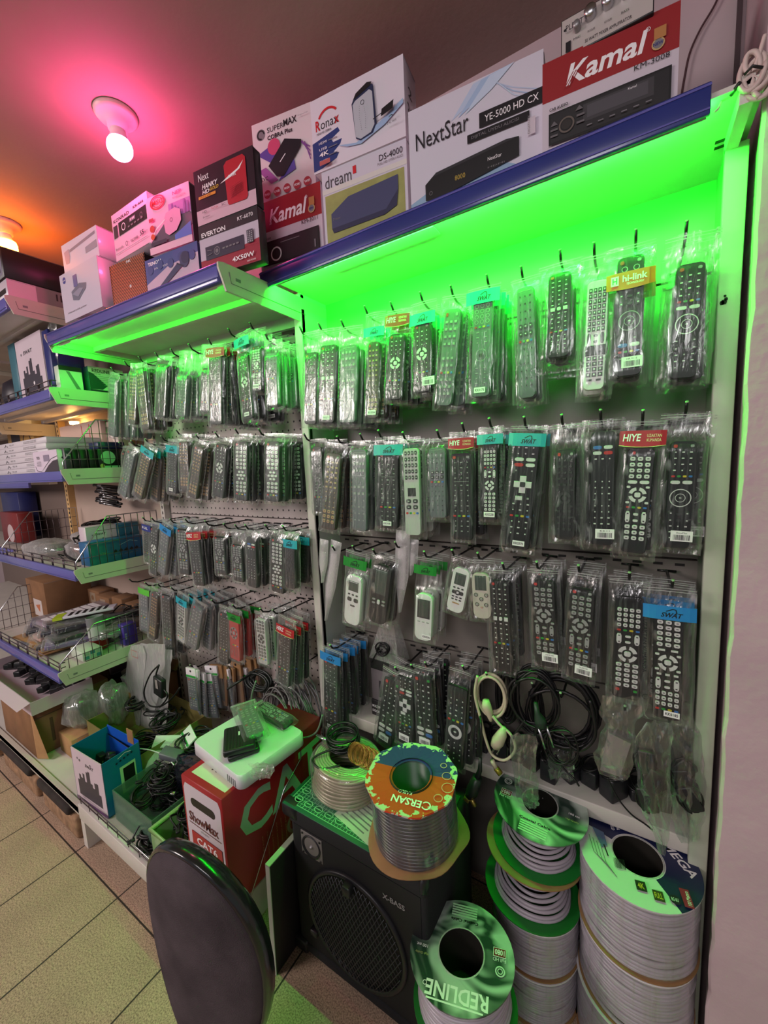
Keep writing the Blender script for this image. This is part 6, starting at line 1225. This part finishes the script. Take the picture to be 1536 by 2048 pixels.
# green-headed packs lying on the heap
for k, (a, rz, lab) in enumerate(((P(372, 1478, Y=-.33), -20, 'clear pack with white and green card header lying on the cable heap'), (P(330, 1490, Y=-.35), 30, 'white folded card pack beside the green-headed one on the cable heap'))):
    t = thing('cable_pack', lab, 'package', a, (R(-55), 0, R(rz))); mb = MB(); mb.rbox(-.05, -.003, -.01, .05, .003, .035, WHITE, .001); A = Art(mb, (-.05, -.0033, -.01), (1, 0, 0), (0, 0, 1), .1, .045)
    if k == 0: A.rect(0, .05, 1, .25, KGN); A.disc(.5, .6, .12, TXTB)
    mb.build('header_card', t); bag_mesh(.1, .11, -.02, .08, .08, .02, 300+k).build('bag', t)
    mb = MB(); mb.rbox(-.04, -.008, -.09, .04, .008, -.02, B_LGR if k else mat((140, 160, 120), .5), .003); mb.build('contents', t)
crumple('black glossy bag on the cable heap, left of the red carton', [(355, 405, 1508), (350, 410, 1530), (345, 400, 1560), (360, 385, 1590)], -.42, .02, mat((24, 26, 36), .18, coat=.4), 33)
c = P(300, 1500, Y=-.40); t = thing('white_lead', 'thin white lead lying across the cable heap', 'cable', c); mb = MB(); mb.tube(spline([P(x, y, Y=yy)-c for x, y, yy in ((262, 1496, -.45), (300, 1500, -.42), (330, 1512, -.4), (348, 1530, -.42))]), .002, WHITE); mb.build('cable', t)
# ================================================================ FAR LEFT SHELVES
XR = -2.03
def side_box(label, pl_, pr_, zb, h, dx, m, side=None, name='cardboard_box', xr=XR, group=None, msid=None):
    "box seen by its right side: left/right pixels on the plane X = xr"
    ya = P(*pl_, X=xr).y; yb = P(*pr_, X=xr).y
    return carton(label, xr-dx, xr, zb, zb+h, min(ya, yb), abs(yb-ya), m, side=side, msid=msid, name=name, group=group)
Z1, Z2, Z3, Z4, Z5 = 2.0285, 1.7085, 1.3785, .9535, .5435
def s_vent(A):
    A.rect(.0, .0, .22, 1, m_(226, 190, 206)); A.rect(.22, 0, 1, 1, m_(150, 136, 140))
    for k in range(16): A.rect(.38+.036*k, .5, .395+.036*k, .85, m_(60, 50, 56)); A.k -= 1
    A.k += 1; A.disc(.72, .22, .1, m_(110, 84, 96)); A.rect(.3, .6, .3, .6, m_(60, 50, 56)) if False else None
carton('pale low console with vent slots, on the highest far left shelf', -2.62, -2.02, Z1, Z1+.075, -.475, .4, mat((190, 186, 196), .35), side=s_vent, art=lambda A: (A.rect(.6, .35, .97, .6, DARK), A.rect(.7, .1, .9, .2, LGREY)), name='console')
carton('black carton lying on the pale console, highest far left shelf', -2.62, -2.015, Z1+.0765, Z1+.185, -.48, .4, m_(30, 22, 26), art=lambda A: (A.rect(.5, .1, .98, .9, m_(120, 120, 140)), A.rect(.7, .2, .95, .6, m_(50, 50, 60))), name='cardboard_box')
def a_swat(A): A.rect(0, 0, 1, 1, SW); skyline(A, .14, .86, .08, .68); A.text('SWAT', .28, .74, .34, .06, m_(40, 36, 44), True, .2); A.disc(.55, .25, .03, LWHT); A.disc(.2, .76, .02, LGREY)
def shelf_px(label, pl_, pr_, yf, dep, zb, m, art=None, name='cardboard_box', side=None, msid=None, x1=None):
    a = P(*pl_, Y=yf); b = P(*pr_, Y=yf); return carton(label, a.x, x1 or b.x, zb, (a.z+b.z)/2, yf, dep, m, art=art, side=side, msid=msid, name=name)
shelf_px('white carton printed with a dark skyline, on the second far left shelf', (28, 682), (80, 664), -.35, .12, Z2, SW, a_swat)
shelf_px('narrow navy carton beside the skyline carton on the second far left shelf', (82, 662), (94, 658), -.35, .12, Z2, m_(30, 40, 110))
shelf_px('narrow teal carton left of the skyline carton on the second far left shelf', (14, 690), (27, 686), -.34, .1, Z2, m_(60, 110, 124))
crumple('tall clear bag hanging beside the navy carton on the second far left shelf', [(96, 112, 640), (95, 114, 680), (97, 116, 720), (98, 118, 762)], -.33, .012, FILM, 51)
t = thing('round_basket', 'dark round-topped appliance at the left edge of the second far left shelf', 'appliance', (-2.66, -.26, Z2)); mb = MB(); mb.lathe([(.0, 0), (.09, 0), (.1, .06), (.09, .12), (.05, .15), (0, .155)], m_(36, 34, 44), 32); mb.build('housing', t)
def s_green(A): A.rect(.0, .0, 1, 1, m_(200, 200, 196)); A.rect(0, .82, 1, 1, DARK); A.poly([(.3, .8), (.45, .8), (.9, .1), (.7, .1)], m_(110, 116, 120))
side_box('green-lit pale carton at the shelf end, second far left shelf', (120, 760), (166, 768), Z2, .105, .1, m_(200, 200, 196), s_green)
def s_redl(A):
    A.rect(0, 0, 1, 1, m_(196, 200, 190)); A.rect(0, 0, 1, .18, m_(20, 40, 50)); A.poly([(0, .18), (0, .8), (.12, .75), (.5, .35), (.35, .2)], m_(24, 60, 56)); A.text('REDLINE', .1, .80, .5, .12, TXTB, True); A.text('G-50 HD', .14, .72, .2, .05, TXTB)
    for k in range(6): A.rect(.2+.04*k, .66-.06*k, .62, .675-.06*k, LGREY); A.k -= 1
    A.k += 1; A.text('FULL HD', .1, .05, .16, .06, LWHT, True)
side_box('green-lit receiver carton with a dark arrow print, second far left shelf behind the first remotes', (180, 772), (250, 784), Z2, .12, .12, m_(40, 90, 90), s_redl, name='receiver_box')
# third shelf
a0_ = P(0, 950, Y=-.36).x-.05; b0_ = P(100, 946, Y=-.36).x
def a_flat(A): A.text('YKS 3M', .80, .3, .07, .25, TXTB); A.disc(.765, .5, .22, TXTB, 10); A.disc(.745, .3, .15, TXTB, 8); A.text('HDMI KABLO 1.5 M BAKIR', .30+.58, .5, .0001, .1, TXTB) if False else A.text('AC DC ADAPTOR 12V 3A', .90, .4, .09, .2, TXTB)
for k in range(6):
    t = carton('flat white carton with small print, %s from bottom of its stack, third far left shelf' % ORD[k], a0_, b0_, Z3+.0265*k, Z3+.0265*k+.0255, -.36+.004*(k % 2), .3, m_(206, 200, 206), name='flat_box')
    mb = MB(); Wd = b0_-a0_; A = Art(mb, (-Wd/2, -.15, 0), (1, 0, 0), (0, 0, 1), Wd, .0255); A.text('YKS 3M', .34, .35, .09, .28, TXTB); A.disc(.27, .5, .22, TXTB, 10); A.disc(.25, .3, .15, TXTB, 8); A.disc(.30, .3, .15, TXTB, 8); A.text('AC DC ADAPTER 12 VOLT 3 AMP', .62, .55, .22, .18, TXTB); A.text('POWER SUPPLY MODEL SERIES', .62, .3, .22, .16, TXTB); mb.build('printed_front', t)
def a_cab(A):
    A.rect(0, 0, 1, 1, m_(214, 200, 216)); A.poly([(.4, 0), (.6, .3), (.8, .5), (1, .55), (1, 0)], m_(60, 50, 56)); A.line([(.05, .3), (.1, .08), (.3, .02), (.5, .3), (.75, .6), (1, .7)], .03, TXTB); A.line([(.3, .02), (.6, .36), (.8, .58), (1, .6)], .02, LWHT); A.rect(.44, .5, .68, .8, m_(140, 130, 150)); A.text('YKS', .14, .62, .14, .14, LGREY, True)
    for k in range(5): A.rect(.14, .5-.05*k, .32, .515-.05*k, LGREY)
def s_dots(A):
    for (x, y) in ((.5, .7), (.3, .62), (.68, .55), (.48, .5)): A.disc(x, y, .05, TXTB, 10)
    A.text('YKS', .3, .35, .4, .06, TXTB)
a = P(65, 905, Y=-.385); b = P(113, 902, Y=-.385); carton('small white carton printed with a looping cable, in front of the flat carton stack', a.x, b.x, Z3, a.z, -.385, .06, m_(206, 204, 206), art=a_cab, side=s_dots)
def a_el(A): A.rect(0, 0, 1, 1, m_(206, 176, 160)); A.text('ELITE', .08, .55, .25, .16, TXTB, True); A.rect(.55, .35, .78, .62, m_(80, 50, 60)); A.line([(.58, .4), (.56, .95)], .02, LRED); A.line([(.74, .4), (.74, .95)], .02, LRED); [A.rect(.1, .45-.07*k, .4, .47-.07*k, LGREY) for k in range(4)]
shelf_px('pale carton with a red antenna print, at the back of the third far left shelf', (118, 852), (200, 842), -.14, .05, Z3, m_(206, 176, 160), a_el)
shelf_px('pale carton with a headset print at the back right of the third far left shelf', (196, 846), (232, 842), -.12, .05, Z3, m_(200, 176, 166), lambda A: (A.ring(.5, .5, .25, .05, m_(230, 210, 200)), A.rect(.1, .8, .9, .9, m_(110, 90, 90))))
shelf_px('low pale carton lying behind the looping cable carton on the third far left shelf', (84, 890), (160, 880), -.2, .1, Z3, m_(200, 170, 168), lambda A: (A.text('ELITE', .08, .6, .2, .15, TXTB), A.rect(.5, .6, .56, .75, LRED)))
side_box('small grey carton inside the wire divider, third far left shelf', (133, 938), (147, 938), Z3, .095, .05, m_(70, 66, 76), lambda A: (A.rect(.15, .5, .85, .9, m_(40, 40, 60)), A.text('3000', .2, .65, .6, .1, LWHT, True)))
for k, (l, r_) in enumerate(((148, 162), (163, 180), (181, 198))): side_box('plain black carton inside the wire divider, %s from the front, third far left shelf' % ORD[k], (l, 938), (r_, 938), Z3, .09, .1, m_(14, 14, 16))
side_box('black carton with a large pale green disc print, third far left shelf', (199, 938), (243, 936), Z3, .092, .1, m_(18, 26, 26), lambda A: (A.disc(.45, .58, .32, m_(150, 196, 160), 32), A.rect(.1, .06, .95, .18, m_(150, 196, 160)), A.disc(.15, .18, .1, m_(190, 170, 90))), name='cardboard_box')
side_box('navy carton lying on the black cartons, third far left shelf', (197, 898), (250, 896), Z3+.093, .03, .09, m_(24, 34, 80), lambda A: A.ring(.85, .5, .3, .08, LGREY))
shelf_px('cream carton with black figures near the warm lamp, third far left shelf', (10, 845), (62, 843), -.12, .05, Z3, m_(220, 180, 110), lambda A: (A.rect(.15, .5, .5, .95, m_(40, 40, 56)), A.ring(.75, .6, .2, .04, m_(90, 60, 50))))
# fourth shelf
MILKD = film('dusty_bag_film', (.9, .86, .88), .30, .40, .7, 35)
def heap(label, cx, cy, z, sx, sy, sz, m, seed, rz=0, name='filled_bag', cont=None, group=None, sub=True):
    t = thing(name, label, 'bag', (cx, cy, z), (0, 0, R(rz)), group); mb = MB(); n, k_ = 22, 12; o = Vector((seed, seed*2.3, 0)); v = []
    for j in range(k_+1):
        ph = math.pi*j/k_
        for i in range(n):
            a = 2*math.pi*i/n; d = Vector((math.sin(ph)*math.cos(a), math.sin(ph)*math.sin(a), math.cos(ph))); q = 1+.28*noise.noise(d*2.2+o)+.12*noise.noise(d*6+o)
            sg = lambda x: math.copysign(abs(x)**.75, x); v.append((sg(d.x)*sx*q/2, sg(d.y)*sy*q/2, max(0, sz/2+sg(d.z)*sz*q/2)))
    mb.add(v, [(j*n+i, j*n+(i+1) % n, (j+1)*n+(i+1) % n, (j+1)*n+i) for j in range(k_) for i in range(n)], m, smooth=True); mb.build('bag', t)
    if cont:
        mb = MB(); mb.tube(loops((0, 0, sz*.5), (1, 0, .1), (0, 1, 0), sx*.28, sy*.28, 6, seed, .012, .006), .004, cont); mb.build('contents', t)
    return t
heap('pinkish bag of leads at the front of the fourth far left shelf', -2.52, -.30, Z4, .30, .18, .085, MILKD, 3, 10, cont=CABGREY)
heap('pinkish bag of leads lying behind the front one on the fourth far left shelf', -2.36, -.16, Z4, .30, .18, .13, MILKD, 4, -8, cont=CABBLK)
heap('lumpy pinkish bag at the middle of the fourth far left shelf', -2.27, -.24, Z4, .2, .14, .09, MILKD, 5, 20, cont=mat((150, 40, 44), .4))
cable_pile('black lead on the fourth far left shelf, %s from the bottom of the heap', -2.34, -2.2, -.30, -.12, Z4+.01, Z4+.10, 8, 91, .0032, group='leads on the fourth shelf', ru=.05)
cable_pile('black lead lying on top of the pinkish bags, %s of the pair', -2.42, -2.3, -.2, -.12, Z4+.14, Z4+.16, 2, 92, .004, group='leads on the pinkish bags', ru=.06)
def s_teal(A):
    A.rect(0, 0, 1, 1, m_(30, 84, 130)); A.rect(0, 0, .32, 1, m_(24, 110, 120)); A.text('12V', .2, .4, .1, .1, m_(110, 140, 60)); A.line([(.55, .7), (.75, .85), (.9, .75)], .02, m_(140, 180, 190))
    for k in range(5): A.poly([(.42+.1*k, .45), (.47+.1*k, .55), (.50+.1*k, .45), (.46+.1*k, .38)], DARK); A.rect(.42+.1*k, .28, .48+.1*k, .3, LGREY)
side_box('teal and blue carton behind the wire divider, fourth far left shelf', (181, 1132), (288, 1108), Z4, .105, .09, m_(26, 90, 140), s_teal)
side_box('white carton with a dark skyline standing upright behind the teal one, fourth far left shelf', (176, 1100), (236, 1086), Z4, .165, .07, SW, a_swat, xr=XR-.095)
side_box('upright teal carton next to the white skyline one, fourth far left shelf', (235, 1100), (282, 1080), Z4, .16, .07, m_(24, 96, 120), lambda A: A.text('A B', .3, .6, .4, .1, TXTB), xr=XR-.095)
for k in range(9):
    p = P(212+3*(k % 3), 972+4.6*k, Y=-.14); t = thing('bagged_rod', 'glossy black rod bundled under the third far left shelf, %s from the top' % ORD[k], 'rod', p, (0, R(4), R(rnd.uniform(-8, 8))), 'bundle of black rods'); mb = MB()
    mb.tube([(-.10, 0, 0), (-.095, 0, 0), (-.09, 0, 0), (.12, 0, 0)], [.006, .009, .0065, .0065], mat((18, 16, 20), .12, coat=.6), 8); mb.tube([(-.06, -.0005, 0), (-.03, -.0005, 0)], .0075, STEEL, 8); mb.build('rod', t)
hook(P(250, 990, Y=-.05), 'short black wire hook under the third far left shelf, carrying the bundle of black rods', .05, None)
shelf_px('navy upright carton at the left picture edge, fourth far left shelf', (0, 985), (34, 985), -.12, .1, Z4, m_(34, 40, 96))
shelf_px('red carton with a pale round print at the left picture edge, fourth far left shelf', (0, 1030), (32, 1020), -.22, .08, Z4, m_(120, 34, 34), lambda A: A.disc(.5, .3, .3, m_(200, 180, 180)))
# fifth shelf
rr = random.Random(95); pc = [(60, 54, 96), (206, 170, 150), (36, 32, 48), (120, 104, 150), (40, 38, 50), (196, 160, 150), (44, 40, 60), (28, 26, 36), (90, 84, 110), (150, 130, 150), (34, 30, 44), (40, 36, 54)]
nm = ['purple', 'cream', 'black', 'violet', 'charcoal', 'pink', 'dark violet', 'glossy black', 'slate', 'mauve', 'inky', 'dark plum']
for k in range(12):
    t = thing('long_package', '%s long flat package in the heap on the fifth far left shelf' % nm[k], 'package', (-2.46+.10*(k % 4)-.03*(k//4), -.30+.03*(k//4), Z5+.014+.028*(k//3)), (R(rr.uniform(-3, 3)), R(rr.uniform(-4, 4)), R(rr.uniform(-28, 8))), 'long packages on the fifth shelf')
    t.location.x -= .05; mb = MB(); mb.rbox(-.055, -.17, -.012, .055, .17, .012, mat(pc[k], .3, coat=.3, bump=.5, bscale=30), .006, 2)
    if k == 9:
        for j in range(7): mb.box(-.045, -.15+.035*j, .0121, .045, -.125+.035*j, .014, LWHT)
    mb.build('contents', t); mb = MB(); mb.rbox(-.062, -.182, -.013, .062, .182, .0135, FILM, .006, 2); mb.build('film_sleeve', t)
t = thing('long_package', 'lime-ended white strip package on top of the heap, fifth far left shelf', 'package', (-2.31, -.27, Z5+.135), (R(4), R(3), R(-40))); mb = MB(); mb.rbox(-.03, -.13, -.006, .03, .13, .006, m_(206, 200, 214), .002); mb.box(-.031, -.131, -.0065, .031, -.09, .0068, m_(170, 190, 40)); [mb.box(-.025, -.07+.03*j, .006, .025, -.055+.03*j, .0068, TXTB) for j in range(6)]; mb.build('strip', t)
for k in range(4):
    t = thing('envelope', 'brown paper envelope at the front of the fifth far left shelf, %s from the bottom' % ORD[k], 'envelope', (-2.42-.02*k, -.375, Z5+.003+.006*k), (0, 0, R(-6+4*k)), 'brown envelopes'); mb = MB(); mb.rbox(-.16, -.09, 0, .16, .09, .005, CARD, .001, 1); mb.build('paper', t)
c = Vector((-2.13, -.30, Z5)); t = thing('tube_can', 'grey cardboard tube can with a red band, inside the fifth far left shelf divider', 'can', c, (R(0), R(-5), 0)); mb = MB(); mb.lathe([(0, 0), (.036, 0), (.036, .045), (.0361, .045)], m_(176, 34, 40), 28); mb.lathe([(.036, .045), (.036, .15), (.037, .152), (.033, .153), (.033, .145), (0, .145)], m_(120, 122, 126), 28); mb.lathe([(.0364, .06), (.0364, .11)], m_(170, 176, 170), 28); mb.build('can', t)
side_box('low white carton with teal squares print, fifth far left shelf by the divider', (165, 1312), (205, 1298), Z5, .042, .12, m_(196, 206, 190), lambda A: [A.rect(.08+.3*k, .1+.45*j, .32+.3*k, .48+.45*j, (m_(60, 140, 140), m_(150, 190, 160))[(k+j) % 2]) for k in range(3) for j in range(2)])
side_box('small purple carton at the back of the fifth far left shelf', (250, 1284), (276, 1276), Z5, .10, .05, m_(64, 44, 140), lambda A: A.text('MICRO USB', .2, .3, .5, .08, LWHT, rot=90))
heap('clear bag with silvery parts, behind the divider of the fifth far left shelf', -2.13, -.17, Z5, .12, .16, .09, FILM, 7, cont=STEEL)
heap('greenish clear bag lying flat inside the fifth far left shelf divider', -2.10, -.24, Z5+.043, .1, .14, .05, film('greenish_bag_film', (.85, .93, .86), .2, .3, .6, 40), 8, cont=CABGREY)
cable_pile('tangled lead at the back of the fifth far left shelf, %s from the bottom', -2.2, -2.1, -.12, -.08, Z5+.08, Z5+.13, 2, 97, .003, group='leads at the back of the fifth shelf', ru=.05)
for k, (x0, x1, h, d) in enumerate(((-2.75, -2.58, .12, -.10), (-2.57, -2.42, .11, -.12), (-2.41, -2.30, .12, -.11), (-2.29, -2.2, .10, -.1))):
    carton('small brown carton at the back of the fifth far left shelf, %s from left' % ORD[k], x0, x1, Z5, Z5+h+.03, d, .08, KRAFT, art=(lambda A: (A.rect(.3, .5, .7, .9, m_(150, 130, 110)), A.disc(.5, .7, .1, KRAFT))) if k != 2 else None)
carton('large brown carton with a white caution label, left edge of the fifth far left shelf', -3.0+.02, -2.72, Z5, Z5+.24, -.30, .22, KRAFT, art=lambda A: (A.rect(.3, .15, .75, .55, m_(200, 190, 186)), A.poly([(.4, .4), (.65, .45), (.6, .25)], m_(190, 110, 70))))
# deck
open_box('white open tray carton of black parts, on the brown carton of the left deck', -2.78, -2.10, -.585, -.36, .372, .43, m_(196, 178, 186), name='tray_carton', flaps=(('f', .045, -25),))
rr = random.Random(99)
for k in range(12):
    t = thing('black_part', 'black plastic part in the white tray carton, %s from the left' % ORD[k], 'spare part', (-2.72+.05*k, -.47+.03*(k % 3), .385+.01*(k % 2)), (rr.uniform(-.3, .3), 0, rr.uniform(0, 3)), 'black parts in the tray'); mb = MB(); mb.rbox(-.04, -.018, -.008, .04, .018, .02, BLKPLAS, .004); mb.rbox(-.01, -.025, .0, .012, .025, .03, BLACK, .003); mb.build('case', t)
t = carton('big brown carton under the white tray, on the left deck', -2.55, -2.16, .151, .370, -.575, .30, KRAFT, side=lambda A: (A.rect(.0, .78, 1, .80, m_(80, 56, 40)), A.rect(.2, .2, .24, .7, m_(80, 56, 40)))); mb = MB(); mb.add([(.195, -.15, .0), (.26, -.13, .01), (.215, -.15, .21), (.195, -.15, .215)], [(0, 1, 2, 3)], CARDIN); mb.add([(.197, -.15, .0), (.262, -.13, .01), (.217, -.15, .21), (.197, -.15, .215)], [(3, 2, 1, 0)], CARDIN); mb.build('flap', t)
t = carton('pale brown carton between the big brown carton and the olive one, left deck', -2.13, -2.0, .151, .24, -.50, .2, CARDIN)
heap('dusty clear bag with dark parts, standing between the brown cartons on the left deck', -2.07, -.42, .243, .12, .13, .15, film('dusty_film', (.7, .68, .66), .35, .3, .7, 40), 11, 10, cont=CABBLK)
heap('long dusty clear bag leaning behind the dusty one, left deck', -2.02, -.32, .2, .11, .12, .2, film('dusty_film_pale', (.75, .73, .72), .3, .3, .7, 40), 12, 30, cont=CABBLK)
open_box('brown open carton at the back of the left deck, behind the bags', -2.35, -1.99, -.26, -.03, .151, .33, CARD, flaps=(('r', .07, 30), ('b', .08, 60)))
for k, (p, s, m, lab) in enumerate((((-2.13, -.18, .34), (.03, .04, .02), B_LGR, 'white socket block in the back carton of the left deck'), ((-2.2, -.12, .35), (.035, .07, .02), mat((130, 140, 120), .4), 'pale bagged strip in the back carton of the left deck'), ((-2.05, -.10, .35), (.05, .06, .022), mat((110, 160, 110), .5), 'green carton with white print in the back carton of the left deck'), ((-2.26, -.18, .345), (.04, .05, .02), BLKPLAS, 'black adapter in the back carton of the left deck'))):
    t = thing('socket_block' if k == 0 else 'spare_part', lab, 'spare part', p, (.2, -.1, .4*k)); mb = MB(); mb.rbox(-s[0], -s[1], -s[2], s[0], s[1], s[2], m, .005); mb.build('case', t)
    if k == 0:
        mb = MB(); [mb.lathe([(.006, .0205), (0, .0205)], BLACK, 10, Matrix.Translation((x, y, 0))) for x in (-.01, .01) for y in (-.02, .0, .02)]; mb.build('socket_holes', t)
    if k == 2:
        mb = MB(); A = Art(mb, (-s[0], -s[1], s[2]), (1, 0, 0), (0, 1, 0), 2*s[0], 2*s[1]); A.rect(.0, .1, .5, .35, LWHT); A.rect(.55, .1, .85, .3, LWHT); mb.build('paper_label', t)
cable_pile('black lead in the back carton of the left deck, %s from the bottom', -2.28, -2.08, -.18, -.1, .19, .31, 6, 98, .0035, group='leads in the back carton', ru=.05)
# ================================================================ TOP RIGHT CORNER
CW = mat((206, 186, 180), .5); c = P(1500, 140, Y=-.24); t = thing('cable_tangle', 'knot of cream cables tied at the wall corner above the right post', 'cable', c); q = lambda x, y, Y=-.24: P(x, y, Y=Y)-c
mb = MB(); mb.tube(spline([q(1385, 208, -.20), q(1420, 193, -.22), q(1450, 196, -.22), q(1480, 170), q(1505, 150), q(1520, 130), q(1512, 105), q(1495, 110), q(1490, 135), q(1500, 150), q(1520, 160), q(1528, 140), q(1520, 170), q(1500, 195, -.21)]), .0035, CW)
mb.tube(spline([q(1530, 70), q(1518, 110), q(1508, 140), q(1500, 170), q(1512, 185), q(1530, 170), q(1535, 150)]), .003, CW); mb.tube(spline([q(1445, 195, -.22), q(1438, 215), q(1428, 225)]), .0018, CW)
for k in range(3): mb.tube(loops(q(1508+8*k, 140+10*k), (1, 0, .3), (0, .2, 1), .016, .026, 2, 200+k, .003, .003), .0034, CW)
mb.build('cable', t); mb = MB(); mb.tube([q(1488, 150, -.247), q(1505, 132, -.252), q(1525, 135, -.247)], .002, CABBLK); mb.tube([q(1462, 190, -.235), q(1480, 165, -.248)], .003, CABBLK); mb.build('cable_tie', t)
t = thing('wall_cable', 'thin dark cable hanging down the wall right of the large red stereo box', 'cable', P(1440, 0, Y=.04)); c = t.location.copy(); mb = MB(); mb.tube(spline([P(x, y, Y=.05)-c for x, y in ((1448, -60), (1434, 0), (1400, 60), (1380, 105), (1370, 150), (1362, 200), (1358, 250))]), .0022, mat((70, 44, 48), .5)); mb.build('cable', t)
mb = MB(); p = P(1477, 100, Y=.045); mb.box(p.x-.004, .052, 1.9, p.x+.004, .06, 2.35, mat((70, 56, 60), .6)); struct('trim_1', mb)
